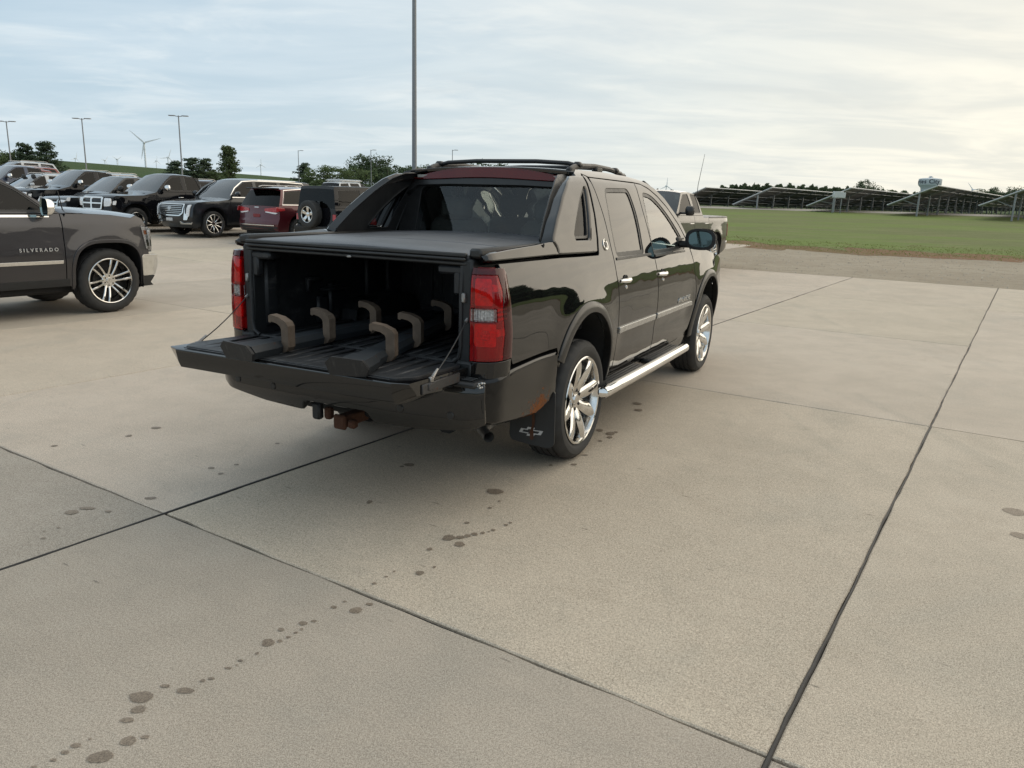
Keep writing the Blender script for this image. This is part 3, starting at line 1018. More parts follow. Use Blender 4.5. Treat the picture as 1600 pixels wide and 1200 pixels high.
# ================================================================== WHEELS
def wheel(parent, loc, side, rad=0.40, rim=0.295, width=0.27, style='broad8', segs=84, rimmat=None, turn=0.0):
    """side=+1: outer face towards +X. wheel > tyre, rim, brake_disc"""
    rimmat = rimmat or RIMCH
    wo = empty('wheel', loc, 0, parent)
    wo.rotation_euler = (0, 0, (0 if side > 0 else math.pi) + turn)
    hw = width / 2
    # tyre: outer face at x=+hw
    g = G()
    prof = [(rim - 0.012, hw - 0.012), (rim + 0.006, hw - 0.004), (rim + 0.02, hw + 0.004), (rim + 0.35 * (rad - rim), hw + 0.010), (rim + 0.62 * (rad - rim), hw + 0.007),
            (rad - 0.028, hw - 0.004), (rad - 0.012, hw - 0.016), (rad - 0.003, hw - 0.030), (rad, hw - 0.045)]
    tread = []
    xa, xb = hw - 0.045, -(hw - 0.045)
    for k in range(4):
        c = xa + (xb - xa) * (k + 0.5) / 4
        tread += [(rad, c + 0.008), (rad - 0.009, c + 0.006), (rad - 0.009, c - 0.006), (rad, c - 0.008)]
    inner = [(r_, -x) for (r_, x) in reversed(prof)]
    full = prof + tread + inner
    V, F = [], []
    m = len(full)
    for k in range(segs):
        a = 2 * math.pi * k / segs
        cut = 0.008 if (k % 3 == 0) else 0.0
        for (r0, x) in full:
            rr = r0 - (cut if (r0 > rad - 0.02 and abs(x) > hw - 0.075) else 0)
            V.append((x, rr * math.cos(a), rr * math.sin(a)))
    for k in range(segs):
        k2 = (k + 1) % segs
        for j in range(m - 1):
            F.append((k * m + j, k * m + j + 1, k2 * m + j + 1, k2 * m + j))
    mesh_obj('tyre', V, F, RUBBER, wo, sharp=28)
    # rim
    g = G()
    n = 56 if segs > 50 else 32
    g.lathe([(rim - 0.004, hw - 0.010), (rim, hw + 0.001), (rim - 0.006, hw + 0.006), (rim - 0.016, hw + 0.002), (rim - 0.022, hw - 0.012), (rim - 0.026, hw - 0.05),
             (rim - 0.040, hw - 0.10), (rim - 0.042, -hw + 0.01)], n)
    face = hw - 0.052
    if style == 'broad8':
        cnt = 8
        for s_ in range(cnt):
            a0 = 2 * math.pi * (s_ + 0.3) / cnt
            rows = []
            for i in range(9):
                t_ = i / 8
                rr = 0.062 + (rim - 0.020 - 0.062) * t_
                hwid = 0.033 + 0.012 * math.sin(t_ * math.pi) - 0.002 * t_
                xx = face + 0.002 + 0.036 * math.sin(t_ * math.pi * 0.62) + 0.012 * t_
                row = []
                for (q, dx) in ((-1, -0.045), (-1, -0.010), (-0.62, 0.0), (0, 0.004), (0.62, 0.0), (1, -0.010), (1, -0.045)):
                    y = q * hwid
                    row.append((xx + dx, rr * math.cos(a0) - y * math.sin(a0), rr * math.sin(a0) + y * math.cos(a0)))
                rows.append(row)
            g.grid(rows)
        g.lathe([(0.0, face + 0.012), (0.032, face + 0.011), (0.036, face + 0.002), (0.060, face + 0.004), (0.088, face + 0.004), (0.094, face - 0.004), (0.094, face - 0.045)], n)
    elif style == 'split6':
        cnt = 6
        for s_ in range(cnt):
            a0 = 2 * math.pi * (s_ + 0.22) / cnt
            for sd in (-1, 1):
                rows = []
                for i in range(7):
                    t_ = i / 6
                    rr = 0.075 + (rim - 0.016 - 0.075) * t_
                    cy = sd * (0.026 + 0.020 * t_)
                    hwid = 0.0135 + 0.002 * t_
                    xx = face + 0.008 + 0.034 * math.sin(t_ * math.pi * 0.6) + 0.008 * t_
                    row = []
                    for (q, dx) in ((-1, -0.05), (-1, -0.008), (-0.5, 0.0), (0.5, 0.0), (1, -0.008), (1, -0.05)):
                        y = cy + q * hwid
                        row.append((xx + dx, rr * math.cos(a0) - y * math.sin(a0), rr * math.sin(a0) + y * math.cos(a0)))
                    rows.append(row)
                g.grid(rows)
        g.lathe([(0.0, face + 0.022), (0.036, face + 0.020), (0.040, face + 0.006), (0.088, face + 0.008), (0.098, face - 0.002), (0.098, face - 0.05)], n)
    else:                       # 'multi': thin twin spokes
        cnt = 10 if style == 'multi' else 5
        wsp = 0.012 if style == 'multi' else 0.034
        for s_ in range(cnt):
            a0 = 2 * math.pi * s_ / cnt + 0.2
            rows = []
            for i in range(5):
                t_ = i / 4
                rr = 0.05 + (rim - 0.02 - 0.05) * t_
                xx = face + 0.01 + 0.03 * math.sin(t_ * math.pi * 0.6)
                row = []
                hwid = wsp * (1.0 + 0.5 * t_)
                for (q, dx) in ((-1, -0.04), (-1, -0.006), (0, 0.0), (1, -0.006), (1, -0.04)):
                    y = q * hwid
                    row.append((xx + dx, rr * math.cos(a0) - y * math.sin(a0), rr * math.sin(a0) + y * math.cos(a0)))
                rows.append(row)
            g.grid(rows)
        g.lathe([(0.0, face + 0.02), (0.04, face + 0.018), (0.07, face + 0.01), (0.075, face - 0.04)], 24)
    g.build('rim', rimmat, wo, sharp=35)
    g = G()
    if segs > 50:
        for s_ in range(6):
            a0 = 2 * math.pi * s_ / 6 + 0.4
            M = Matrix.Translation((face + 0.006, 0.064 * math.cos(a0), 0.064 * math.sin(a0)))
            g.lathe([(0.0, 0.004), (0.010, 0.003), (0.0125, -0.002), (0.0125, -0.006)], 10, M)
        g.build('lug_nut', simple('lug_dark', (0.05, 0.05, 0.05), 0.35, 0.8) if 'lug_dark' not in MATS else MATS['lug_dark'], wo)
    g = G()
    g.lathe([(0.0, face - 0.06), (rim * 0.62, face - 0.06), (rim * 0.62, face - 0.085), (rim * 0.5, face - 0.09), (rim - 0.05, face - 0.10), (rim - 0.05, face - 0.12), (0, face - 0.12)], 36)
    g.build('brake_disc', MATS.get('brake_iron') or simple('brake_iron', (0.05, 0.048, 0.046), 0.55, 0.6), wo)
    return wo


# ================================================================== HERO PICKUP
HX, HY, HYAW = -0.37485, 5.37734, 0.47117
hero = tag(empty('pickup_truck', (HX, HY, 0), -HYAW), 'black crew-cab pickup with open tailgate, sail panels and chrome wheels in the foreground', 'pickup')
hWz = table([.30, .45, .6, .8, 1.0, 1.15, 1.25, 1.32, 1.36, 1.45, 1.6, 1.75, 1.82, 1.87, 1.92],
            [.89, .915, .933, .950, .955, .941, .921, .903, .889, .865, .820, .763, .73, .68, .58], 0.026)
ARY, ARZ, ARR = 0.0, 0.535, 0.462
FAY = 3.245


def hW(y, z):
    b = hWz(z)
    d = np.clip((y - 3.35) / 0.95, 0, 1)
    b = b - 0.09 * d ** 2 - 0.10 * d ** 6
    e = np.clip((-1.10 - y) / 0.17, 0, 1)
    b = b - 0.05 * e ** 2.5 - 0.05 * np.clip((-1.16 - y) / 0.1, 0, 1) ** 2
    for cy in (ARY, FAY):
        rad = np.sqrt((y - cy) ** 2 + (z - ARZ) ** 2)
        b = b + 0.016 * np.exp(-((rad - 0.50) / 0.13) ** 2) * sstep(z, 0.45, 0.8) * sstep(z, 1.28, 1.0)
    # crease above the doors' lower third and shoulder line
    b = b - 0.010 * np.exp(-((z - 0.70) / 0.07) ** 2) * sstep(y, 0.55, 0.8) * sstep(y, 2.75, 2.5)
    return b


def hs(off=0.0):
    return lambda y, z: np.stack([hW(y, z) + off, y, z], -1)


def hp(name, poly, mat=BLACK, off=0.0, parent=None, **k):
    k.setdefault('both', True)
    return patch(name, poly, hs(off), mat, parent or hero, **k)


arch_r = arc(ARY, ARZ, ARR, -14, 194, 30)          # front side -> over the top -> rear
arch_f = arc(FAY, ARZ, ARR, -14, 194, 30)
# --- quarter panels
qp = [(.598, .475), (.606, .62), (.604, .86), (.583, 1.09), (.558, 1.18), (.542, 1.36), (.533, 1.53), (.512, 1.685), (.492, 1.80), (.482, 1.845), (.435, 1.858),
      (.425, 1.80), (.405, 1.70), (.375, 1.57), (.335, 1.43), (.300, 1.345), (.283, 1.332), (-.041, 1.338), (-.36, 1.346), (-1.115, 1.354),
      (-1.090, 1.29), (-1.078, 1.2), (-1.070, 1.066), (-1.066, .96), (-1.062, .862), (-1.035, .822), (-.73, .826), (-.487, .828)]
i0 = [p for p in arch_r if p[1] < 0.80 or True]
qp = qp + [p for p in reversed(arch_r) if not (p[0] < -.44 and p[1] < .74)] + [(.475, .475)]
hp('quarter_panel', qp, res=.055, depth=.03)
# --- wheel arch flares
def flare(cy, nm, a0=-12, a1=190):
    ri, ro = ARR - 0.012, ARR + 0.062

    def f(a, r_):
        y = cy + r_ * np.cos(a); z = ARZ + r_ * np.sin(a)
        t_ = (r_ - ri) / (ro - ri)
        return np.stack([hW(y, z) + 0.004 + 0.020 * (1 - np.clip(t_, 0, 1) ** 5), y, z], -1)
    poly = [(R(a), ri) for a in np.linspace(a0, a1, 40)] + [(R(a), ro) for a in np.linspace(a1, a0, 40)]
    patch(nm, poly, f, FLARE, hero, res=.05, depth=.05, ch=.006, both=True)


flare(ARY, 'wheel_arch_flare', -16, 156)
flare(FAY, 'wheel_arch_flare', -14, 192)
for cy in (ARY, FAY):
    for sd in (-1, 1):
        g = G()
        rows = []
        for a in np.linspace(-20, 200, 26):
            rows.append([(sd * x, cy + (ARR + 0.002) * math.cos(R(a)), ARZ + (ARR + .002) * math.sin(R(a))) for x in (.93, .75, .55)])
        g.grid(rows)
        pts = arc(cy, ARZ, ARR + .002, -20, 200, 24)
        g.prism(pts, sd * .55, sd * .57, lambda u, v, w_: (w_, u, v))
        g.build('wheel_well', DARK, hero)
# --- doors
rd_rear = [(.610, .470), (.615, .62), (.613, .86), (.592, 1.09), (.567, 1.18), (.551, 1.36), (.542, 1.53), (.521, 1.685), (.502, 1.80), (.500, 1.828)]
b_line = [(1.45, 1.832), (1.425, 1.74), (1.42, 1.62), (1.455, 1.42), (1.48, 1.25), (1.515, 1.116), (1.545, .90), (1.552, .72), (1.53, .53), (1.47, .445)]
rear_door = [*rd_rear, *b_line]
rwin = roundpoly([(.625, 1.305), (.615, 1.53), (.690, 1.775), (1.215, 1.785), (1.245, 1.66), (1.255, 1.50), (1.235, 1.30)], [.04, .1, .07, .07, .05, .1, .04], 5)
dp = hp('rear_door', [(.515, 1.84) if p == (.500, 1.828) else p for p in rear_door], holes=[rwin], depth=.035, res=.055)
fd_front = [(2.49, 1.385), (2.57, 1.29), (2.634, 1.203), (2.675, 1.129), (2.763, .905), (2.752, .80), (2.738, .70), (2.715, .585), (2.66, .52), (2.40, .470)]
fd_rear = [(x + .011, z) for (x, z) in b_line]
front_door = [*reversed(fd_rear), (1.462, 1.832), (1.735, 1.800), (2.10, 1.655), (2.36, 1.500), *fd_front, ]
front_door = [(1.481, .447)] + [(x, z) for (x, z) in list(reversed(fd_rear))[1:]] + [(1.60, 1.826), (1.75, 1.795), (1.93, 1.735), (2.11, 1.652), (2.36, 1.497)] + fd_front
fwin = roundpoly([(1.465, 1.285), (1.475, 1.52), (1.53, 1.765), (1.74, 1.752), (1.94, 1.672), (2.15, 1.548), (2.33, 1.42), (2.42, 1.33), (2.40, 1.285)], [.03, .08, .06, .1, .1, .1, .1, .03, .03], 5)
hp('front_door', front_door, holes=[fwin], depth=.035, res=.055)


def scale_poly(poly, d):
    """grow (d>0) a polygon outward by d"""
    q = np.array(poly); 
    if area(poly) < 0:
        q = q[::-1]
    t_ = np.roll(q, -1, 0) - np.roll(q, 1, 0)
    t_ /= np.maximum(np.linalg.norm(t_, axis=1), 1e-9)[:, None]
    n_ = np.stack([t_[:, 1], -t_[:, 0]], 1)
    return [tuple(p) for p in q + n_ * d]


for nm, wn, gm in (('rear_window', rwin, G_DARK), ('front_window', fwin, G_FRONT)):
    hp('window_seal', scale_poly(wn, .004), SATIN, -.005, holes=[scale_poly(wn, -.030)], depth=.012, res=.05)
    hp(nm, scale_poly(wn, -.010), gm, -.012, depth=.004, ch=.0, res=.06)
# black belt moulding below the glass
hp('belt_moulding', roundpoly([(.60, 1.282), (.60, 1.302), (1.40, 1.300), (1.40, 1.280)], .004, 1), SATIN, .006, depth=.012, res=.1)
hp('belt_moulding', roundpoly([(1.50, 1.262), (1.50, 1.282), (2.40, 1.280), (2.40, 1.262)], .004, 1), SATIN, .006, depth=.012, res=.1)
# --- roof side rail / pillar
rail_low = [(.30, 1.80), (.44, 1.866), (.52, 1.846), (1.45, 1.840), (1.60, 1.833), (1.755, 1.803), (1.935, 1.743), (2.115, 1.660), (2.365, 1.506), (2.50, 1.395), (2.60, 1.292)]
rail_top = [(2.70, 1.27), (2.61, 1.36), (2.42, 1.545), (2.13, 1.725), (1.93, 1.805), (1.73, 1.857), (1.45, 1.884), (.92, 1.895), (.42, 1.890), (.30, 1.86)]
hp('roof_rail_panel', rail_low + rail_top, depth=.03, res=.07)
# --- sail panels
gap_front = [(.294, 1.352), (.327, 1.432), (.367, 1.572), (.397, 1.702), (.416, 1.80), (.424, 1.855)]
sail = [(-.335, 1.357), (.275, 1.343), *gap_front, (.30, 1.858), (.20, 1.852), (.09, 1.812), (-.075, 1.713), (-.255, 1.58), (-.372, 1.475), (-.39, 1.445), (-.352, 1.41)]
qwin = roundpoly([(.350, 1.775), (.216, 1.70), (.071, 1.585), (-.040, 1.470), (-.03, 1.449), (.205, 1.446), (.262, 1.576), (.335, 1.73)], [.02, .1, .1, .02, .02, .03, .1, .05], 4)
hp('sail_panel', sail, holes=[qwin], depth=.085, ch=.022, res=.045)
hp('sail_inner_liner', scale_poly(sail, -.004), SATIN, -.088, holes=[scale_poly(qwin, -.004)], depth=.01, res=.07)
hp('quarter_glass', scale_poly(qwin, .002), G_QUART, -.030, depth=.004, ch=0, res=.06)
hp('quarter_glass_seal', scale_poly(qwin, .004), SATIN, -.018, holes=[scale_poly(qwin, -.016)], depth=.02, res=.05)
# --- bed rail top pieces
hp('bed_rail', [(-1.15, 1.366), (-.346, 1.362), (-.362, 1.41), (-.398, 1.447), (-.45, 1.446), (-.633, 1.436), (-.953, 1.424), (-1.16, 1.414), (-1.212, 1.398), (-1.205, 1.368)], depth=.07, ch=.012, res=.05)
g = G()      # lock hole on the bed rail
for sd in (1, -1):
    c = hs(.001)(np.array(-.545), np.array(1.418))
    g = G(); g.lathe([(0, .002), (.008, .002), (.010, .0), (.012, -.004)], 14, Matrix.Translation((sd * c[0], c[1], c[2])) @ Matrix.Rotation(0.3 * sd, 4, 'Y') @ Matrix.Diagonal((1, 1, 1.7, 1)))
    g.build('lock_hole', DARK, hero)
# --- fenders, hood, nose
fend = [(2.773, .905), (2.762, .80)] + [(2.75, .70)] + [p for p in reversed(arch_f) if not (p[0] < FAY - .43 and p[1] < .70)]
fender = [(2.685, 1.129), (2.773, .905), (2.762, .80)] + [p for p in reversed(arch_f) if p[1] > .70 or p[0] > FAY] + [(3.86, .50), (4.10, .55), (4.24, .75), (4.22, .95), (4.10, 1.08), (3.75, 1.165), (3.30, 1.232), (2.95, 1.268), (2.70, 1.282), (2.60, 1.278), (2.645, 1.207)]
hp('front_fender', fender, depth=.03, res=.06)
hp('rocker_sill', [(.475, .462), (.60, .458), (1.47, .434), (2.40, .456), (2.66, .50), (2.73, .57), (2.76, .50), (2.72, .38), (.52, .36)], BLACK, -.012, depth=.05, res=.1)


def hood_f(x, y):
    zc = np.interp(y, [2.55, 2.8, 3.4, 3.9, 4.15, 4.27], [1.315, 1.325, 1.295, 1.225, 1.14, 1.03])
    wE = hW(y, np.interp(y, [2.6, 3.3, 3.75, 4.1, 4.3], [1.28, 1.232, 1.165, 1.08, .95]))
    t_ = np.clip(np.abs(x) / wE, 0, 1)
    ze = np.interp(y, [2.6, 2.95, 3.3, 3.75, 4.1, 4.3], [1.284, 1.27, 1.236, 1.169, 1.084, .95])
    return np.stack([x, y - .10 * t_ ** 3 * sstep(y, 3.7, 4.25), zc + (ze - zc) * t_ ** 2.4], -1)


patch('hood', roundpoly([(-.86, 2.63), (.86, 2.63), (.88, 3.2), (.84, 3.8), (.74, 4.2), (-.74, 4.2), (-.84, 3.8), (-.88, 3.2)], .03, 2), hood_f, BLACK, hero, res=.09, out=(0, 0, 1))


def nose_f(x, z):
    return np.stack([x, 4.30 - .16 * (np.abs(x) / .92) ** 2.6 - .05 * ((z - .72) / .3) ** 2, z], -1)


patch('front_bumper', roundpoly([(-.78, .42), (.78, .42), (.80, .72), (-.80, .72)], .06, 4), nose_f, BLACK, hero, res=.1, depth=.1, out=(0, 1, 0))
patch('grille', roundpoly([(-.55, .74), (.55, .74), (.58, 1.08), (-.58, 1.08)], .05, 4), nose_f, CHROME, hero, res=.1, depth=.05, out=(0, 1, 0),
      holes=[roundpoly([(-.50, .77), (.50, .77), (.52, .90), (-.52, .90)], .03, 3), roundpoly([(-.52, .94), (.52, .94), (.53, 1.05), (-.53, 1.05)], .03, 3)])
patch('grille_mesh', roundpoly([(-.56, .75), (.56, .75), (.57, 1.07), (-.57, 1.07)], .05, 4), lambda x, z: nose_f(x, z) - np.array([0, .04, 0]), PLASTIC, hero, res=.12, out=(0, 1, 0))
for sd in (-1, 1):
    patch('headlight', roundpoly([(sd * .60, .80), (sd * .88, .84), (sd * .86, 1.05), (sd * .61, 1.07)], .04, 3), nose_f, G_CLEAR, hero, res=.1, depth=.05, out=(0, 1, 0))
    patch('headlight_reflector', roundpoly([(sd * .61, .81), (sd * .87, .85), (sd * .85, 1.04), (sd * .62, 1.06)], .04, 3), lambda x, z: nose_f(x, z) - np.array([0, .03, 0]), WHITE_IN, hero, res=.1, out=(0, 1, 0))


# --- roof, windshield
def roof_f(t_, y):
    ze = np.interp(y, [.25, .42, .92, 1.45, 1.73, 1.93], [1.855, 1.880, 1.888, 1.876, 1.850, 1.80])
    wE = hWz(ze)
    zc = np.interp(y, [.25, .42, .92, 1.45, 1.73, 1.93], [1.890, 1.905, 1.925, 1.918, 1.890, 1.845])
    return np.stack([wE * t_, y + .10 * (1 - t_ ** 2) * sstep(y, 1.5, 1.9), ze + (zc - ze) * (1 - np.abs(t_) ** 2.3)], -1)


patch('roof', [(-1, .345), (1, .345), (1, 1.80), (-1, 1.80)], roof_f, BLACK, hero, res=.10, out=(0, 0, 1), depth=.02)


def wind_f(t_, s_):
    ye = np.interp(s_, [0, .25, .5, .75, 1], [1.80, 2.02, 2.25, 2.47, 2.68])
    ze = np.interp(s_, [0, .25, .5, .75, 1], [1.84, 1.765, 1.655, 1.495, 1.28])
    wE = np.interp(s_, [0, 1], [.685, .83])
    bow = .09 + .12 * s_
    return np.stack([wE * t_, ye + bow * (1 - t_ ** 2), ze + .035 * (1 - t_ ** 2)], -1)


patch('windshield', [(-.97, .03), (.97, .03), (.97, .98), (-.97, .98)], wind_f, G_WIND, hero, res=.12, out=(0, .5, 1), depth=.005, ch=0)
g = G()
for sd in (-1, 1):
    pts = [tuple(wind_f(np.array(sd * .985), np.array(s_))) for s_ in np.linspace(0, 1, 9)]
    g = G(); g.tube(pts, .024, 8); g.build('windshield_pillar', SATIN, hero)
# --- rear of the cab: red brake-light strip, dark header, rear glass
def rear_arc(x):
    return 1.893 - .072 * np.abs(x / .62) ** 2.2


def vis_f(x, z):      # slightly raked plane at the rear edge of the roof
    return np.stack([x, .30 + .35 * (z - 1.80) + .05 * np.abs(x / .6) ** 2, z], -1)


xs_ = np.linspace(-.64, .64, 25)
top = [(x, float(rear_arc(x)) + .006) for x in xs_]
low = [(x, float(rear_arc(x)) - .068 + .060 * abs(x / .64) ** 3) for x in xs_]
patch('brake_light', [*low, *reversed(top)], vis_f, CHMSL, hero, res=.05, depth=.02, out=(0, -1, 0))
patch('brake_light_housing', [*low, *reversed(top)], lambda x, z: vis_f(x, z) + np.array([0, .016, 0]), RED_DK, hero, res=.08, depth=.01, out=(0, -1, 0))
low2 = [(-.70, 1.70), (-.60, 1.765), (-.30, 1.775), (.30, 1.775), (.60, 1.765), (.70, 1.70)]
patch('rear_header', [*low2, (.72, 1.80), *[(x, float(rear_arc(x)) - .071 + .060 * abs(x / .64) ** 3) for x in xs_[::-1]], (-.72, 1.80)], lambda x, z: np.stack([x, .31 + .35 * (z - 1.80) + .05 * np.abs(x / .6) ** 2, z], -1), SATIN, hero, res=.06, depth=.04, out=(0, -1, 0))


def rg_f(x, z):
    return np.stack([x, .315 + .10 * (z - 1.40) + .03 * (x / .6) ** 2, z], -1)


rgl = roundpoly([(-.62, 1.395), (.62, 1.395), (.575, 1.745), (.50, 1.762), (-.50, 1.762), (-.575, 1.745)], [.03, .03, .05, .05, .05, .05], 4)
patch('rear_glass', scale_poly(rgl, .01), rg_f, G_REAR, hero, res=.1, depth=.004, ch=0, out=(0, -1, 0))
patch('rear_glass_frame', [(-.80, 1.375), (.80, 1.375), (.70, 1.79), (-.70, 1.79)], lambda x, z: rg_f(x, z) + np.array([0, -.006, 0]), SATIN, hero, holes=[rgl], res=.08, depth=.05, out=(0, -1, 0))
# --- roof rack
for sd in (-1, 1):
    g = G()
    x0 = .575 * sd
    pts = [(x0, .46, 1.880), (x0, .53, 1.905), (x0, .62, 1.922), (x0, .95, 1.935), (x0, 1.25, 1.928), (x0, 1.50, 1.905), (x0, 1.62, 1.872)]
    g.tube(pts, [.018, .021, .019, .018, .018, .020, .014], 8)
    for yy, zz_ in ((.52, 1.885), (1.0, 1.912), (1.54, 1.885)):
        g.box((x0, yy, zz_), (.045, .13, .05), .014)
    g.build('roof_rack_rail', SATIN, hero)
for yy, zz_ in ((.62, 1.928), (1.38, 1.922)):
    g = G()
    g.tube([(-.575, yy, zz_ - .006), (-.5, yy, zz_ + .012), (-.25, yy, zz_ + .024), (.25, yy, zz_ + .024), (.5, yy, zz_ + .012), (.575, yy, zz_ - .006)], .0155, 8)
    for sd in (-1, 1):
        g.box((sd * .575, yy, zz_ + .002), (.06, .07, .04), .015)
    g.build('roof_rack_crossbar', SATIN, hero)
# --- door hardware
for (yh, zh) in ((.735, 1.136), (1.655, 1.121)):
    for sd in (1, -1):
        h_ = empty('door_handle', (0, 0, 0), 0, hero)
        c = hs(0)(np.array(yh), np.array(zh))
        g = G()
        rows = []
        for i in range(13):
            t_ = i / 12
            y = yh - .105 + .21 * t_
            lift = .004 + .034 * math.sin(math.pi * t_) ** .6
            hh = .013 + .006 * math.sin(math.pi * t_)
            cx = float(hW(np.array(y), np.array(zh)))
            rows.append([(sd * (cx + lift + dx), y, zh + dz) for (dx, dz) in ((-.014, hh), (-.002, hh * .8), (.004, 0), (-.002, -hh * .8), (-.014, -hh), (-.014, hh))])
        g.grid(rows); g.build('handle_bar', CHROME, h_)
        g = G()
        Mx = Matrix.Translation((sd * (c[0] - .0), yh, zh)) @ Matrix.Diagonal((sd, 1, 1, 1))
        g.lathe([(.0, .0015), (.034, .0022), (.042, .0045), (.046, .0)], 22, Mx @ Matrix.Diagonal((1, 1.05, .85, 1)))
        g.build('handle_cup', PLASTIC, h_)
        g = G()
        g.lathe([(0, .012), (.012, .011), (.015, .003), (.017, .0)], 12, Matrix.Translation((sd * (c[0] + .001), yh + .012, zh - .052)) @ Matrix.Diagonal((sd, 1, 1, 1)))
        g.build('key_lock', CHROME, h_)
hp('door_moulding', roundpoly([(.625, .757), (1.505, .752), (1.508, .800), (.622, .806)], .01, 3), BRUSHED, .014, depth=.016, ch=.006, res=.09)
hp('door_moulding', roundpoly([(1.558, .752), (2.655, .752), (2.635, .796), (1.558, .800)], .01, 3), BRUSHED, .014, depth=.016, ch=.006, res=.09)
def side_text(name, body, size, y, z, parent, Wf, mat, off=.003, ext=.002, spacing=1.0, sdir=1, bold=0.0):
    """lettering on the right-hand flank: reads from the rear to the front"""
    x = float(Wf(np.array(y), np.array(z))) + off
    ty = (float(Wf(np.array(y + .05), np.array(z))) - float(Wf(np.array(y - .05), np.array(z)))) / .1
    tz = (float(Wf(np.array(y), np.array(z + .03))) - float(Wf(np.array(y), np.array(z - .03)))) / .06
    ex = Vector((ty * sdir, sdir, 0)).normalized()
    ez = Vector((tz, 0, 1)).normalized()
    if sdir > 0:
        n_ = ex.cross(ez)
    else:
        ex = Vector((ty, 1, 0)).normalized() * -1; n_ = ex.cross(ez)
    mx = Matrix(((ex.x, ez.x, n_.x, x), (ex.y, ez.y, n_.y, y), (ex.z, ez.z, n_.z, z), (0, 0, 0, 1)))
    return text_obj(name, body, size, mat, parent, mx, ext, spacing, bold)


side_text('door_lettering', 'AVALANCHE', .062, 2.375, .838, hero, hW, CHROME, .003, .003, 1.15, 1, .0012)
# --- round emblem on the pillar
for sd in (1, -1):
    c = hs(0)(np.array(.44), np.array(1.395))
    Mx = Matrix.Translation((sd * (c[0] + .002), c[1], c[2])) @ Matrix.Diagonal((sd, 1, 1, 1)) @ Matrix.Rotation(R(-19), 4, 'Y')
    e_ = empty('pillar_emblem', (0, 0, 0), 0, hero)
    g = G(); g.lathe([(.030, .004), (.036, .006), (.040, .004), (.041, -.006)], 28, Mx); g.lathe([(0, .002), (.030, .002)], 28, Mx); g.build('emblem_ring', CHROME, e_)
    g = G()
    g.prism([(-.020, 0), (0, .022), (.020, 0), (0, -.022)], .002, .006, lambda u, v, w_: tuple(Mx @ Vector((w_, u, v))))
    g.build('emblem_mark', SATIN, e_)
# --- mirrors
for sd in (1, -1):
    mo = empty('side_mirror', (0, 0, 0), 0, hero)
    cx, cy, cz = sd * 1.085, 2.30, 1.385
    g = G()
    rows = []
    for i in range(11):              # housing: bowl open to the rear
        t_ = i / 10
        k = math.sqrt(max(0, 1 - t_ ** 2.4))
        rows.append([(cx + sd * (.135 * k * math.copysign(abs(math.cos(a)) ** .75, math.cos(a)) - .01 * t_), cy - .05 + .15 * t_, cz + .093 * k * math.copysign(abs(math.sin(a)) ** .8, math.sin(a)) - .01 * t_) for a in np.linspace(0, 2 * math.pi, 25)])
    g.grid(rows)
    g.grid([[(cx + sd * q * .135 * math.copysign(abs(math.cos(a)) ** .75, math.cos(a)), cy - .05 + dy, cz + q * .093 * math.copysign(abs(math.sin(a)) ** .8, math.sin(a))) for a in np.linspace(0, 2 * math.pi, 25)] for q, dy in ((1.0, 0), (.80, -.002), (.74, .006), (.3, .007))])
    g.build('mirror_housing', PLASTIC, mo)
    g = G()
    rows = []
    for i in range(6):
        t_ = .35 + .62 * i / 5
        k = math.sqrt(max(0, 1 - t_ ** 2.4)) * 1.03
        rows.append([(cx + sd * (.135 * k * math.copysign(abs(math.cos(a)) ** .75, math.cos(a)) + .002), cy - .05 + .155 * t_, cz + .003 + .093 * k * math.copysign(abs(math.sin(a)) ** .8, math.sin(a))) for a in np.linspace(R(-35), R(120), 13)])
    g.grid(rows); g.build('mirror_cap', CHROME, mo)
    g = G()
    ring = [(cx + sd * .104 * math.copysign(abs(math.cos(a)) ** .75, math.cos(a)), cy - .0475, cz + .068 * math.copysign(abs(math.sin(a)) ** .8, math.sin(a))) for a in np.linspace(0, 2 * math.pi, 24, endpoint=False)]
    g.add(ring, [tuple(range(24))]); g.build('mirror_face', MIRRORM, mo)
    g = G()
    g.box((sd * .96, 2.315, 1.335), (.17, .075, .06), .02)
    g.box((sd * .872, 2.36, 1.33), (.03, .20, .13), .012)
    g.build('mirror_arm', SATIN, mo)
# --- tail lights wrapping the corner
TLP = [(.795, -1.238), (.835, -1.240), (.872, -1.228), (.910, -1.212), (.942, -1.178), (.960, -1.130), (.964, -1.088), (.958, -1.06)]
_tl = np.array(TLP); _ts = np.concatenate([[0], np.cumsum(np.linalg.norm(np.diff(_tl, axis=0), axis=1))])
TLL = _ts[-1]
_tx = table(list(_ts), list(_tl[:, 0]), .014, -.05, TLL + .05); _ty = table(list(_ts), list(_tl[:, 1]), .014, -.05, TLL + .05)


def tl_f(off):
    def f(s_, z):
        x, y = _tx(s_), _ty(s_)
        tx, ty = _tx(s_ + .004) - _tx(s_ - .004), _ty(s_ + .004) - _ty(s_ - .004)
        L = np.sqrt(tx ** 2 + ty ** 2)
        nx, ny = -ty / L, tx / L
        nx, ny = ty / L, -tx / L
        lean = (hWz(z) - .953) * np.clip(s_ / TLL, 0, 1)
        return np.stack([x + nx * off + lean, y + ny * off + .02 * np.clip((z - 1.2) / .15, 0, 1) ** 2, z], -1)
    return f


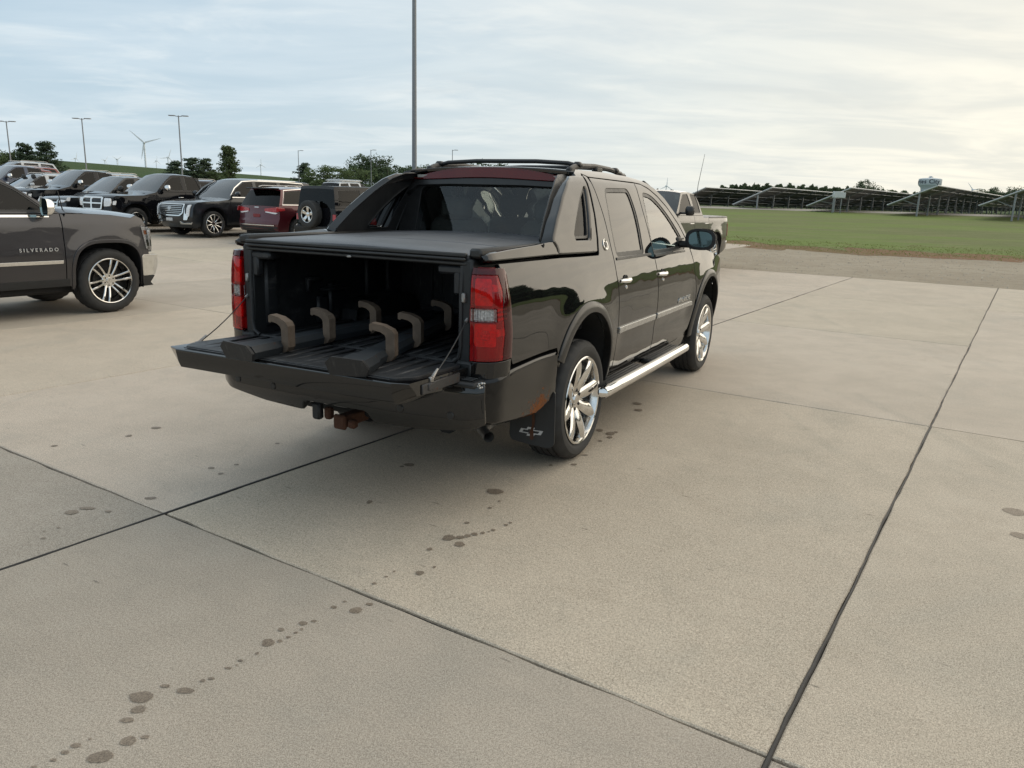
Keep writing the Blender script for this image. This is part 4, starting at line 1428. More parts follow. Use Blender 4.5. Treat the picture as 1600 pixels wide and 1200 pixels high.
for mm in (False, True):
    tl = empty('tail_light', (0, 0, 0), 0, hero)
    S = TLL

    def tp(name, poly, mat, off, depth=.01, ch=.002, holes=(), res=.03):
        patch(name, poly, tl_f(off), mat, tl, res=res, depth=depth, ch=ch, out=(.6, -1, 0), mirror=mm, holes=holes)
    outline = roundpoly([(.0, .858), (S, .866), (S - .004, 1.20), (S - .03, 1.31), (S - .06, 1.336), (.004, 1.338)], [.01, .01, .1, .05, .03, .015], 5)
    split = .60 * S
    tp('light_housing', outline, RED_DK, -.045, .03)
    white = roundpoly([(.004, 1.066), (split - .02, 1.066), (split - .02, 1.130), (.004, 1.130)], .006, 2)
    inset = roundpoly([(.002, 1.062), (split - .016, 1.062), (split - .016, 1.134), (.002, 1.134)], .006, 2)
    redin = [(.0, .858), (split, .862), (split + .04, .95), (split + .015, 1.05), (split + .05, 1.09), (split + .015, 1.15), (split + .05, 1.24), (split, 1.30), (.0, 1.30)]
    # lens: bright inner part with clear window, smoked outer part, tinted cap
    cutline = [(split + .02, .863), (split + .03, 1.0), (split + .02, 1.12), (split + .03, 1.22), (split - .0, 1.302)]
    tp('red_lens', [(.0, .858), *cutline, (.0, 1.302)], G_RED, 0.0, .03, .003, holes=[inset])
    tp('smoked_lens', [(split + .021, .863), (S, .866), (S - .004, 1.20), (S - .03, 1.31), (S - .06, 1.336), (.004, 1.338), (.001, 1.303), (split + .001, 1.303), (split + .031, 1.22), (split + .021, 1.12), (split + .031, 1.0)], G_SMOKE, 0.0, .03, .003)
    tp('reverse_lens', white, G_CLEAR, 0.0, .02, .002)
    tp('corner_panel', [(.0, .745), (S, .755), (S, .862), (.0, .855)], BLACK, -.004, .03, .006, res=.04)
    # reflectors behind the lens
    for (z0, z1, s0, s1) in ((1.142, 1.285, .012, split - .03), (.93, 1.055, .012, split - .01)):
        g_poly = roundpoly([(s0, z0), (s1, z0), (s1, z1), (s0, z1)], .02, 4)
        tp('stop_reflector', g_poly, RED_IN, -.022, .02, .006)
        cx_, cz_ = (s0 + s1) * .5, (z0 + z1) * .5
        tp('stop_bulb', roundpoly([(cx_ - .026, cz_ - .026), (cx_ + .026, cz_ - .026), (cx_ + .026, cz_ + .026), (cx_ - .026, cz_ + .026)], .02, 4), WHITE_IN, -.016, .008, .004)
        tp('stop_reflector_wing', roundpoly([(s1 + .004, z1 - .072), (S - .045, z1 - .066), (S - .05, z1 - .035), (s1 + .004, z1 - .030)], .006, 2), RED_IN, -.024, .02, .004)
    for zz_ in (1.075, 1.10, 1.125):
        tp('side_reflector', [(split, zz_ - .008), (S - .03, zz_ - .003), (S - .03, zz_ + .004), (split, zz_ + .006)], RED_IN, -.020, .012, .002)
    tp('reverse_reflector', white, WHITE_IN, -.028, .01, .002)
    for k in range(7):
        s_ = .014 + k * (split - .05) / 6
        tp('reverse_flute', [(s_, 1.070), (s_ + .006, 1.070), (s_ + .006, 1.126), (s_, 1.126)], WHITE_IN, -.020 + .004 * (k % 2), .008, .002)
# --- rear jambs, bed box
for sd in (-1, 1):
    g = G()
    g.box((sd * .757, -1.16, 1.075), (.075, .11, .60), .012)
    g.box((sd * .765, -1.195, .80), (.10, .09, .10), .012)
    g.build('rear_jamb', PLASTIC, hero)
    g = G()
    g.tube([(sd * .733, -1.205, 1.34), (sd * .733, -1.215, 1.2), (sd * .733, -1.215, .92), (sd * .722, -1.215, .865), (sd * .685, -1.215, .838)], .012, 8)
    g.build('jamb_seal', LINER, hero)
    g = G()
    g.box((sd * .66, -1.16, 1.315), (.16, .10, .045), .012)
    g.box((sd * .70, -1.185, 1.25), (.045, .05, .12), .01)
    g.build('cover_bracket', LINER, hero)
    g = G(); g.box((sd * .752, -1.22, 1.18), (.022, .03, .05), .006); g.build('tailgate_striker', STEEL, hero)
g = G()
g.box((0, -.43, .815), (1.46, 1.52, .03), 0)
for k in range(15):
    x = -.63 + k * .09
    g.box((x, -.43, .834), (.045, 1.48, .012), .005)
g.build('bed_floor', LINER, hero)
g = G(); g.tube([(-.70, -1.205, .833), (.70, -1.205, .833)], .012, 8); g.build('bed_sill', PLASTIC, hero)
for sd in (-1, 1):
    bw = empty('bed_side_liner', (0, 0, 0), 0, hero)
    g = G()
    g.box((sd * .755, -.42, 1.09), (.06, 1.50, .54), 0)
    g.build('liner_wall', LINER, bw)
    g = G()
    for yy, hh, zz_ in ((-1.08, .40, 1.08), (-.62, .18, .93), (-.50, .26, .97), (-.1, .5, 1.08), (.15, .5, 1.08)):
        g = G(); g.box((sd * .712, yy, zz_), (.035, .10, hh), .014); g.build('liner_rib', LINER, bw)
    g = G()
    g.box((sd * .66, -.56, 1.065), (.09, .20, .02), .008); g.box((sd * .69, -.72, 1.14), (.06, .12, .02), .008); g.box((sd * .70, -.76, 1.10), (.03, .03, .09), .008)
    g.build('liner_ledge', LINER, bw)
    g = G()
    rows = []
    for a in np.linspace(0, 180, 13):
        rows.append([(sd * x, .42 * math.cos(R(a)), .83 + .15 * math.sin(R(a)) ** .5 if a not in (0, 180) else .83) for x in (.74, .60, .585)])
    g.grid(rows); g.build('wheel_house', LINER, bw)
    g = G(); g.lathe([(0, .012), (.02, .012), (.026, .0)], 12, Matrix.Translation((sd * .722, -1.04, .92)) @ Matrix.Diagonal((-sd, 1, 1, 1))); g.build('tie_down', STEEL, bw)
g = G(); g.box((0, .34, 1.10), (1.50, .05, .56), .01)
for k in range(5):
    g.box((-.52 + .26 * k, .31, 1.08), (.18, .02, .42), .008)
g.build('midgate', LINER, hero)
# --- bed cover: three hard panels with seams and an extruded rear edge
for k, (y0, y1) in enumerate(((-1.205, -.728), (-.704, -.218), (-.194, .325))):
    def cov(x, y):
        return np.stack([x, y, 1.432 - .018 * (x / .75) ** 2 - .02 * np.clip((-1.12 - y) / .1, 0, 1) ** 2 + .012 * np.clip(y + .6, -.6, .9)], -1)
    patch('cover_panel', roundpoly([(-.765, y0), (.765, y0), (.765, y1), (-.765, y1)], .012, 2), cov, COVER, hero, res=.12, depth=.03, ch=.006, out=(0, 0, 1))
g = G()
for (dy, z, h_) in ((-1.212, 1.395, .022), (-1.220, 1.374, .016), (-1.206, 1.352, .02)):
    g.box((0, dy, z), (1.52, .028, h_), .006)
g.build('cover_rear_edge', SATIN, hero)
g = G(); g.box((0, -.44, 1.365), (1.50, 1.50, .012), 0); g.build('cover_underside', DARK, hero)
g = G(); g.box((.02, -1.228, 1.348), (.03, .012, .014), .004); g.build('cover_latch', STEEL, hero)
for sd in (-1, 1):
    g = G(); g.box((sd * .80, -.45, 1.405), (.075, 1.50, .05), .012); g.build('cover_side_channel', SATIN, hero)
# --- tailgate, folded down
tg = empty('tailgate', (0, 0, 0), 0, hero)
LATCHM = rusty('worn_latch', (0.035, 0.034, 0.034), 0.12, 30)


def tg_prof(y):       # half width and thickness along the gate
    return .792, .74


g = G()
rows = []
for (x, ) in [(v,) for v in np.linspace(-1, 1, 21)]:
    e_ = .5 * (1 - math.cos(math.pi * min(1, (1 - abs(x)) / .09)))
    X = x * .792
    k = .03 * (1 - e_)
    rows.append([(X, -1.215, .822), (X, -1.55, .832), (X, -1.792 + k, .8395), (X, -1.798 + k, .837), (X, -1.800 + k * 1.2, .830), (X, -1.786 + k * 2, .765 + k), (X, -1.772 + k * 2, .735 + k * 1.5), (X, -1.74 + k, .724 + k * 1.5), (X, -1.5, .706 + k * 1.5), (X, -1.30, .708 + k * 1.5), (X, -1.235, .735 + k), (X, -1.215, .822)])
g.grid(rows)
n_ = len(rows[0])
g.F.append(tuple(range(n_ - 1))); g.F.append(tuple((len(rows) - 1) * n_ + i for i in range(n_ - 1))[::-1])
g.build('gate_shell', BLACK, tg, sharp=30)


def gate_in(x, y):
    return np.stack([x, y, .826 + (-1.215 - y) * .0325 + .0075 + 0 * x], -1)


patch('gate_liner', roundpoly([(-.755, -1.235), (.755, -1.235), (.755, -1.65), (.69, -1.755), (-.69, -1.755), (-.755, -1.65)], .03, 4), gate_in, LINER, tg, res=.12, depth=.012, ch=.004, out=(0, 0, 1))
g = G()
for k in range(17):
    x = -.64 + .08 * k
    g.box((x, -1.49, .8445), (.036, .44, .010), .004)
g.build('liner_groove', LINER, tg)
g = G(); g.box((0, -1.768, .8455), (1.36, .010, .004), .001); g.build('gate_edge_strip', LINER, tg)
for sd in (-1, 1):
    g = G()
    g.box((sd * .795, -1.50, .79), (.012, .34, .05), .004)
    g.box((sd * .80, -1.60, .795), (.014, .05, .035), .004)
    g.build('gate_latch', LATCHM, tg)
    g = G()
    a, b = Vector((sd * .768, -1.205, 1.075)), Vector((sd * .792, -1.585, .825))
    pts = [a.lerp(b, t_) + Vector((0, 0, -.018 * math.sin(math.pi * t_))) for t_ in np.linspace(0, 1, 9)]
    g.tube(pts, .0032, 6); g.build('gate_cable', SATIN, tg)
    g = G()
    d = (b - a).normalized()
    g.tube([b - d * .075, b - d * .03, b], [.006, .009, .011], 8); g.box(tuple(b), (.018, .03, .03), .005)
    g.build('cable_end', STEEL, tg)
    g = G(); g.tube([a, a + d * .03], .009, 8); g.build('cable_anchor', BRUSHED, tg)
# --- rear bumper
def bump_f(x, z):
    return np.stack([x, -1.318 - .055 * (1 - (x / .95) ** 2) + .05 * np.clip((.60 - z) / .16, 0, 1) ** 2 + .02 * np.clip((z - .70) / .07, 0, 1) ** 2 + .04 * np.clip((np.abs(x) - .80) / .13, 0, 1) ** 2, z], -1)


bp = [(-.925, .765), (-.40, .770), (.40, .770), (.925, .765), (.93, .535), (.85, .500), (.55, .462), (.25, .452), (.22, .52), (-.22, .52), (-.25, .452), (-.55, .462), (-.85, .500), (-.93, .535)]
rb_ = empty('rear_bumper', (0, 0, 0), 0, hero)
patch('bumper_face', roundpoly(bp, [.03] * 4 + [.02] * 10, 3), bump_f, BLACK, rb_, res=.06, depth=.10, ch=.012, out=(0, -1, 0))
g = G()
g.box((0, -1.26, .752), (1.78, .16, .03), .01)
for sd in (-1, 1):
    for k in range(5):
        g.box((sd * .66, -1.30 + .025 * k, .772), (.40, .010, .008), .003)
g.build('step_pad', PLASTIC, rb_)
g = G(); g.box((0, -1.30, .60), (.30, .03, .14), .01); g.build('plate_recess', PLASTIC, rb_)
for sd, xx in ((-1, .45), (1, .45), (-1, .75), (1, .75)):
    g = G(); c = bump_f(np.array(sd * xx), np.array(.58))
    g.lathe([(0, .006), (.018, .006), (.022, .0)], 16, Matrix.Translation(tuple(c)) @ Matrix.Rotation(R(-90), 4, 'Z')); g.build('parking_sensor', SATIN, rb_)


def rust_paint():
    m, t = newmat('rust_blistered_paint')
    tc = t.n('ShaderNodeTexCoord').outputs['Object']
    d = t.n('ShaderNodeVectorMath', {0: tc, 1: (.93, -.66, .47)}, operation='SUBTRACT').outputs[0]
    d = t.n('ShaderNodeVectorMath', {0: d, 1: (.6, 1.0, 1.25)}, operation='MULTIPLY').outputs[0]
    ln = t.n('ShaderNodeVectorMath', {0: d}, operation='LENGTH').outputs['Value']
    n = t.noise(t.mapping(tc, sc=(1, 1.3, 1)), 16, 7, 0.75, 1.2)
    n2 = t.noise(tc, 70, 4, 0.7)
    f = t.rng(t.math('SUBTRACT', n, t.math('MULTIPLY', ln, 1.35)), 0.32, 0.40)
    rc = t.mix(n2, (0.09, 0.03, 0.012), (0.25, 0.105, 0.045))
    pos = t.n('ShaderNodeSeparateXYZ', {0: tc}).outputs[2]
    dm = t.rng(t.math('ADD', pos, t.math('MULTIPLY', t.noise(tc, 5, 5, 0.6), 0.3)), 0.95, 0.40, 0.0, 0.03)
    c = t.mix(f, t.mix(dm, (0.007, 0.007, 0.0075), (0.2, 0.175, 0.14)), rc)
    finish(t, principled(t, Base_Color=c, Roughness=t.rng(f, 0, 1, 0.32, 0.9, False), Specular_IOR_Level=0.05, Coat_Weight=t.rng(f, 0, 1, 0.8, 0.0, False), Coat_Roughness=0.06, Normal=bump(t, t.math('MULTIPLY', n2, f), 0.5, 0.004)))
    return m


RUSTP = rust_paint()
bw_poly = roundpoly([(-1.262, .770), (-1.04, .806), (-.73, .815), (-.480, .817), (-.445, .62), (-.40, .520), (-.64, .445), (-.90, .468), (-1.20, .510), (-1.255, .53)], [.02, .05, .05, .01, .05, .02, .06, .06, .04, .02], 3)
patch('bumper_corner', bw_poly, hs(.014), RUSTP, rb_, res=.05, depth=.06, ch=.030, both=True)
# scuffed corner, exhaust tip, hitch, mud flaps
g = G()
for k in range(9):
    g.box((.90 + rng.uniform(-.012, .012), -1.285 + rng.uniform(-.02, .02), .76 + rng.uniform(-.02, .012)), (.012, .022, .010), .003, rng.random() * 3)
g.build('corner_scuff', BRUSHED, rb_)
ht = empty('tow_hitch', (0, 0, 0), 0, hero)
g = G()
g.box((.0, -1.20, .42), (.07, .22, .07), .008); g.box((.0, -1.310, .42), (.085, .03, .085), .010)
g.build('hitch_receiver', RUST, ht)
g = G(); g.tube([(-.55, -1.10, .44), (.50, -1.10, .44)], .035, 10); g.build('hitch_crossbar', DARK, ht)
g = G(); g.box((-.105, -1.28, .45), (.05, .05, .07), .012); g.build('hitch_socket', RUST, ht)
g = G(); g.box((.075, -1.29, .415), (.05, .05, .05), .012); g.build('hitch_pin', RUST, ht)
g = G(); g.box((-.17, -1.30, .46), (.06, .05, .10), .012); g.build('trailer_plug', PLASTIC, ht)
g = G(); g.tube([(.72, -.75, .43), (.76, -1.02, .43), (.86, -1.12, .425)], .030, 14, caps=False); g.tube([(.86, -1.12, .425), (.76, -1.02, .43)], .026, 14, caps=False); g.build('exhaust_tip', STEEL, hero)
MUD = rusty('mud_flap_rubber', (0.02, 0.021, 0.022), 0.02, 5)
for sd in (-1, 1):
    mf = empty('mud_flap', (0, 0, 0), 0, hero)
    patch('flap_sheet', roundpoly([(sd * .66, .56), (sd * .955, .56), (sd * .968, .225), (sd * .94, .195), (sd * .68, .215), (sd * .66, .24)], .03, 3), lambda x, z: np.stack([x, -.475 - .05 * (.56 - z) + .01 * np.sin(x * 14), z], -1), MUD, mf, res=.07, depth=.008, ch=.002, out=(0, -1, 0))
    bt = [(-.085, -.012), (-.07, .022), (-.03, .022), (-.022, .040), (.028, .040), (.020, .022), (.085, .022), (.07, -.012), (.03, -.012), (.022, -.03), (-.028, -.03), (-.020, -.012)]
    bt = [(x * .95, z * .8) for x, z in bt]
    patch('flap_emblem', [(sd * .815 + x, .285 + z) for x, z in bt], lambda x, z: np.stack([x, -.4795 - .05 * (.56 - z) + .01 * np.sin(x * 14), z], -1), simple('emblem_white', (.5, .5, .5), .5) if 'emblem_white' not in MATS else MATS['emblem_white'], mf, res=.04, depth=.001, ch=0, out=(0, -1, 0), holes=[[(sd * .815 + x * .72, .285 + z * .55 + .002) for x, z in bt]])
    if sd > 0:
        patch('rust_streak', [(.812, .250), (.826, .236), (.838, .252), (.833, .30), (.840, .36), (.830, .43), (.824, .455), (.818, .40), (.822, .33), (.810, .29)], lambda x, z: np.stack([x, -.4815 - .05 * (.56 - z) + .01 * np.sin(x * 14), z], -1), RUST, mf, res=.04, depth=.001, ch=0, out=(0, -1, 0))
# --- running boards
for sd in (1, -1):
    rbd = empty('running_board', (0, 0, 0), 0, hero)
    g = G()
    X = sd * 1.005
    g.tube([(X - sd * .03, .22, .41), (X, .235, .41), (X, .30, .41), (X, 1.3, .402), (X, 2.25, .40), (X, 2.33, .40), (X - sd * .02, 2.345, .40)], [.030, .040, .0425, .0425, .0425, .040, .02], 16)
    g.build('step_tube', CHROME, rbd)
    g = G(); g.tube([(X, .222, .411), (X, .232, .411)], .0375, 16); g.build('tube_end_cap', PLASTIC, rbd)
    for (y0, y1) in ((.34, 1.16), (1.36, 2.18)):
        g = G()
        g.box((sd * .945, (y0 + y1) / 2, .424), (.105, y1 - y0, .04), .012)
        for k in range(3):
            g.box((sd * (.915 + .03 * k), (y0 + y1) / 2, .447), (.012, y1 - y0 - .03, .010), .004)
        g.build('step_pad', PLASTIC, rbd)
    g = G()
    for yy in (.55, 1.26, 2.0):
        g.box((sd * .84, yy, .40), (.20, .05, .025), .006); g.box((sd * .80, yy, .46), (.03, .05, .12), .006)
    g.build('step_bracket', STEEL, rbd)
# --- underbody and axles
g = G()
g.box((0, 1.6, .50), (1.50, 3.9, .20), .03); g.box((0, -.70, .62), (1.30, .95, .22), .03); g.box((0, 3.6, .55), (1.1, 1.1, .25), .03)
g.tube([(-.75, 0, .40), (.75, 0, .40)], .05, 10); g.lathe([(0, -.16), (.12, -.12), (.17, 0), (.12, .12), (0, .16)], 14, Matrix.Translation((0, 0, .40)))
g.tube([(-.75, 3.302, .40), (.75, 3.302, .40)], .04, 10)
g.tube([(.45, -.9, .42), (.45, -.3, .42), (.40, .6, .40)], .10, 12)
g.build('underbody', DARK, hero)
# --- cabin
cab = empty('cabin', (0, 0, 0), 0, hero)
g = G(); g.box((0, 1.4, .66), (1.66, 2.1, .10), .02); g.box((0, 1.1, 1.83), (1.2, 1.5, .02), 0); g.build('cabin_lining', HEADL, cab)
g = G(); g.box((0, 2.52, 1.12), (1.5, .42, .30), .06); g.box((-.38, 2.40, 1.27), (.44, .30, .10), .05); g.build('dashboard', PLASTIC, cab)
for (xx, yy) in ((-.40, 1.55), (.40, 1.55), (-.40, .62), (.40, .62)):
    so_ = empty('seat', (0, 0, 0), 0, cab)
    g = G()
    g.box((xx, yy + .25, .92), (.52, .52, .20), .05); g.box((xx, yy, 1.22), (.50, .16, .62), .06)
    g.box((xx, yy - .03, 1.635 if yy > 1 else 1.60), (.27, .10, .17), .04); g.tube([(xx - .06, yy - .02, 1.5), (xx - .06, yy - .02, 1.6)], .008, 6); g.tube([(xx + .06, yy - .02, 1.5), (xx + .06, yy - .02, 1.6)], .008, 6)
    g.V = [tuple(v) for v in g.V]
    g.build('seat_body', SEAT, so_)
g = G()
sw = [(-.40 + .185 * math.cos(a), 2.10 - .07 * math.sin(a), 1.21 + .17 * math.sin(a)) for a in np.linspace(0, 2 * math.pi, 25)]
g.tube(sw, .015, 8, caps=False); g.box((-.40, 2.13, 1.20), (.30, .05, .05), .015); g.tube([(-.40, 2.10, 1.2), (-.40, 2.4, 1.12)], .03, 8)
g.build('steering_wheel', PLASTIC, cab)
g = G(); g.box((0, 2.14, 1.69), (.24, .03, .07), .012); g.tube([(0, 2.14, 1.72), (0, 2.12, 1.80)], .008, 6); g.build('rearview_mirror', PLASTIC, cab)
# --- wheels
for (yy) in (0.0, 3.27):
    wheel(hero, (.812, yy, .398), 1); wheel(hero, (-.812, yy, .398), -1)


# ================================================================== CARGO: two beams with C brackets
def beam(p0, p1, label, group, seed, rotend=1):
    """a boxed bar lying from the tailgate into the bed with three C-shaped brackets"""
    a, b = Vector(p0), Vector(p1)
    d = (b - a); L = d.length; d.normalize()
    yaw = math.atan2(-d.x, d.y)
    # world placement through the truck frame
    hm = Matrix.Translation((HX, HY, 0)) @ Matrix.Rotation(-HYAW, 4, 'Z')
    root = tag(empty('step_bar'), label, 'step bar', group)
    root.matrix_world = hm @ Matrix.Translation(a) @ Matrix.Rotation(yaw, 4, 'Z')
    g = G()
    hw, hh = .060, .062
    sec = [(-hw, .0), (hw, .0), (hw + .008, hh * .55), (hw - .012, hh), (-hw + .012, hh), (-hw - .008, hh * .55)]
    rows = []
    for t_ in (.0, .10, .13, .18, .5, .9, 1.0):
        k = 1.0 + (.42 if t_ < .05 else .30 if t_ < .12 else 0)
        lift = .0
        rows.append([(x * k, t_ * L, z * (1.06 if t_ < .12 else 1) + lift) for x, z in sec + sec[:1]])
    g.grid(rows)
    m = len(sec) + 1
    g.F.append(tuple(range(m - 1))[::-1]); g.F.append(tuple(6 * m + i for i in range(m - 1)))
    g.build('bar', BEAMM, root, sharp=25)
    g = G()
    g.prism([(-.098, -.008), (.085, -.008), (.105, .035), (.080, .078), (-.075, .088), (-.112, .055)], -.014, .004, lambda u, v, w_: (u, w_ - .004 - v * .35, v))
    g.build('end_plate', LINER, root)
    # brackets: hooked C profile in the plane across the bar
    o = [(-.045, -.005), (.030, -.005), (.060, .008), (.078, .040), (.078, .185), (.064, .212), (.018, .240), (-.042, .252), (-.052, .244), (-.052, .202), (-.040, .196), (-.034, .206), (.004, .196), (.026, .178), (.032, .160), (.032, .060), (.022, .044), (-.045, .040)]
    o = [(x * 1.05 + .022, z * .80) for x, z in o]
    for t_ in seed:
        g = G()
        g.prism([(x, z * .97) for x, z in o], -.026, .026, lambda u, v, w_: (u, w_ + t_ * L, v))
        inner = [(x * .80 + .012, z * .86 + .018) for x, z in o]
        br = g.build('bracket', BRACKET, root, sharp=30)
    return root


beam((-.21, -1.81, .850), (-.19, -.15, .850), 'black step bar with three brown hooked brackets, lying nearer the left tail light', 'step bars lying in the truck bed', (.150, .345, .60))
beam((.47, -1.79, .850), (.05, -.25, .850), 'black step bar with three hooked brackets, lying nearer the right tail light', 'step bars lying in the truck bed', (.215, .475, .85))


# ================================================================== PARKED VEHICLES
def clip_half(poly, ax, val, keep_less):
    out = []
    n = len(poly)
    for i in range(n):
        a, b = poly[i], poly[(i + 1) % n]
        ia = (a[ax] <= val) if keep_less else (a[ax] >= val)
        ib = (b[ax] <= val) if keep_less else (b[ax] >= val)
        if ia:
            out.append(a)
        if ia != ib:
            t_ = (val - a[ax]) / (b[ax] - a[ax])
            out.append((a[0] + (b[0] - a[0]) * t_, a[1] + (b[1] - a[1]) * t_))
    return out


def dedupe(poly):
    out = []
    for p in poly:
        if not out or math.hypot(p[0] - out[-1][0], p[1] - out[-1][1]) > 2e-3:
            out.append(p)
    if math.hypot(out[0][0] - out[-1][0], out[0][1] - out[-1][1]) < 2e-3:
        out.pop()
    return out


def sqarch(cy, cz, rx, rz, p, n=22, a0=-12, a1=192):
    o = []
    for i in range(n + 1):
        a = R(a0 + (a1 - a0) * i / n)
        c, s_ = math.cos(a), math.sin(a)
        o.append((cy + rx * math.copysign(abs(c) ** (2 / p), c), cz + rz * math.copysign(abs(s_) ** (2 / p), s_)))
    return o


class Car:
    """vehicle frame: origin on the ground under the rear axle, +Y forward, +X right"""

    def __init__(s, name, label, cat, loc, rz, paintm, wb, hw, belt, roofz, segs, cuts, windows, group=None, tumble=.24, wheelr=.40, rimr=.28, style='multi',
                 archr=(.47, .47), archp=2.0, sill=.42, bow=.14, res=.12, zoff=0.0, glassm=None, rimmat=None, segw=36, bottom=None, crown=.05, tyrew=.27, wheelx=None, turn=0.0, crowns=None):
        s.root = tag(empty(name, (loc[0], loc[1], zgf(*loc) + zoff), rz), label, cat, group)
        s.hw, s.belt, s.roofz, s.paint, s.wb = hw, belt, roofz, paintm, wb
        sl_y0, sl_y1 = segs[0][2][0][0], segs[-1][2][-1][0]
        ymin = min(p[0] for g_ in segs for p in g_[2]); ymax = max(p[0] for g_ in segs for p in g_[2])
        s.ymin, s.ymax = ymin, ymax
        s.Wz = table([.2, .45, .7, .85, belt - .12, belt - .03, belt + .03, (belt + roofz) / 2, roofz - .08, roofz],
                     [hw - .09, hw - .035, hw - .008, hw, hw - .012, hw - .045, hw - .065, hw - .065 - tumble * .40, hw - .065 - tumble * .86, hw - .065 - tumble], .03)

        def W(y, z):
            f_ = np.clip((y - (ymax - .85)) / .85, 0, 1); r_ = np.clip((ymin + .5 - y) / .5, 0, 1)
            b = s.Wz(z) - .10 * f_ ** 2.2 - .06 * f_ ** 8 - .05 * r_ ** 2.2
            for cy in (0, wb):
                q = np.sqrt((y - cy) ** 2 + (z - wheelr - .1) ** 2)
                b = b + .014 * np.exp(-((q - .50) / .12) ** 2) * sstep(z, .45, .8) * sstep(z, belt - .02, belt - .2)
            return b
        s.W = W
        s.side = lambda off=0.0: (lambda y, z: np.stack([W(y, z) + off, y, z], -1))
        # silhouette edge points
        s.segs = segs
        edge = []
        s.fr, s.rr = [], []
        for (nm, m_, pts) in segs:
            for (y, z) in pts:
                fwd = 1 if y > ymax - 1.0 else 0
                kb = sstep(y, ymax - .9, ymax - .05) * bow - sstep(-y, -ymin - .35, -ymin - .02) * bow * .6
                crown_ = (crowns or {}).get(nm, crown)
                kc = crown_ * float(sstep(z, .75, 1.0)) if not (y > ymax - .25 or y < ymin + .12) else crown * .3
                edge.append((y - float(kb), z - kc, y, z))
        s.edge = edge

        def top_of(y, z):
            for e_ in edge:
                if abs(e_[2] - y) < 1e-6 and abs(e_[3] - z) < 1e-6:
                    return e_
        for (nm, m_, pts) in segs:
            if m_ is None:
                continue
            g = G()
            fine = []
            for i in range(len(pts) - 1):
                k = max(1, int(math.hypot(pts[i + 1][0] - pts[i][0], pts[i + 1][1] - pts[i][1]) / .22))
                for j in range(k):
                    t_ = j / k
                    e0, e1 = top_of(*pts[i]), top_of(*pts[i + 1])
                    fine.append(tuple(e0[q] + (e1[q] - e0[q]) * t_ for q in range(4)))
            fine.append(top_of(*pts[-1]))
            rows = []
            for (ye, ze, ys, zs) in fine:
                wE = float(W(np.array(ye), np.array(ze)))
                rows.append([(wE * t_, ys + (ye - ys) * abs(t_) ** 2.6, zs + (ze - zs) * abs(t_) ** 2.6) for t_ in (-1, -.96, -.9, -.78, -.55, -.28, 0, .28, .55, .78, .9, .96, 1)])
            g.grid(rows)
            o = g.build(nm, m_, s.root, sharp=50)
        # flank
        outl = [(e_[0], e_[1]) for e_ in edge]
        bt = bottom or [(ymax - .12, sill - .06)]
        arf = sqarch(wb, wheelr + .06, archr[0], archr[1], archp); arr = sqarch(0, wheelr + .06, archr[0], archr[1], archp)
        low = arf + [(wb - archr[0] - .06, sill), (archr[0] + .06, sill)] + arr
        outl = dedupe(outl + low)
        lower = clip_half(outl, 1, belt, True)
        upper = clip_half(outl, 1, belt + .004, False)
        s.panels = {}
        ys = [ymin - 1] + [c[0] for c in cuts[:-1]] + [ymax + 1]
        names = [c[1] for c in cuts]
        for i, nm in enumerate(names):
            p = clip_half(clip_half(lower, 0, ys[i] + .004, False), 0, ys[i + 1] - .004, True)
            p = dedupe(p)
            if len(p) > 2:
                s.panels[nm] = patch(nm, p, s.side(), paintm, s.root, res=res, depth=.025, ch=.004, both=True)
        s.upper = dedupe(upper)
        wins = [roundpoly(wn, .04, 3) for wn in windows]
        if len(s.upper) > 2:
            patch('cabin_frame', s.upper, s.side(), paintm, s.root, res=res, depth=.03, ch=.004, both=True, holes=wins)
        gm = glassm or G_PARK
        for wn in wins:
            patch('side_window', scale_poly(wn, -.012), s.side(-.012), gm, s.root, res=.2, depth=.004, ch=0, both=True)
            patch('window_seal', scale_poly(wn, .004), s.side(-.006), SATIN, s.root, res=.15, depth=.012, ch=0, both=True, holes=[scale_poly(wn, -.022)])
        # wells, floor
        for cy in (0, wb):
            for sd in (-1, 1):
                g = G()
                pts = sqarch(cy, wheelr + .06, archr[0] + .004, archr[1] + .004, archp, 18)
                g.grid([[(sd * (hw - .03), y, z), (sd * (hw - .38), y, z)] for y, z in pts])
                g.prism(pts, sd * (hw - .38), sd * (hw - .40), lambda u, v, w_: (w_, u, v))
                g.build('wheel_well', DARK, s.root)
        g = G(); g.box((0, (ymin + ymax) / 2, sill - .03), (2 * hw - .34, ymax - ymin - .5, .14), .03)
        g.box((0, wb * .5, (sill + belt) / 2), (2 * hw - .5, wb - .9, belt - sill - .1), .03)
        g.tube([(-hw + .2, 0, wheelr), (hw - .2, 0, wheelr)], .05, 8); g.tube([(-hw + .2, wb, wheelr), (hw - .2, wb, wheelr)], .05, 8)
        g.build('underbody', DARK, s.root)
        g = G()
        g.box((0, wb * .42, belt - .05), (2 * hw - .4, wb * .5, .08), .02)
        for yy in (wb * .30, wb * .56):
            for xx in (-.4, .4):
                g.box((xx, yy, belt + .12), (.5, .14, .5), .05); g.box((xx, yy, belt + .43), (.26, .10, .16), .04)
        g.build('seats', SEAT, s.root)
        g = G(); g.box((0, wb - .98, belt - .10), (2 * hw - .5, .36, .16), .05); g.build('dashboard', PLASTIC, s.root)
        wx = wheelx or (hw - tyrew / 2 - .03)
        s.wheels = []
        for cy in (0, wb):
            for sd in (1, -1):
                s.wheels.append(wheel(s.root, (sd * wx, cy, wheelr), sd, wheelr, rimr, tyrew, style, segw, rimmat, turn if cy else 0.0))
        fpts = sorted([(e_[3], e_[2]) for e_ in edge if e_[2] > ymax - .75 and e_[3] < belt + .02])
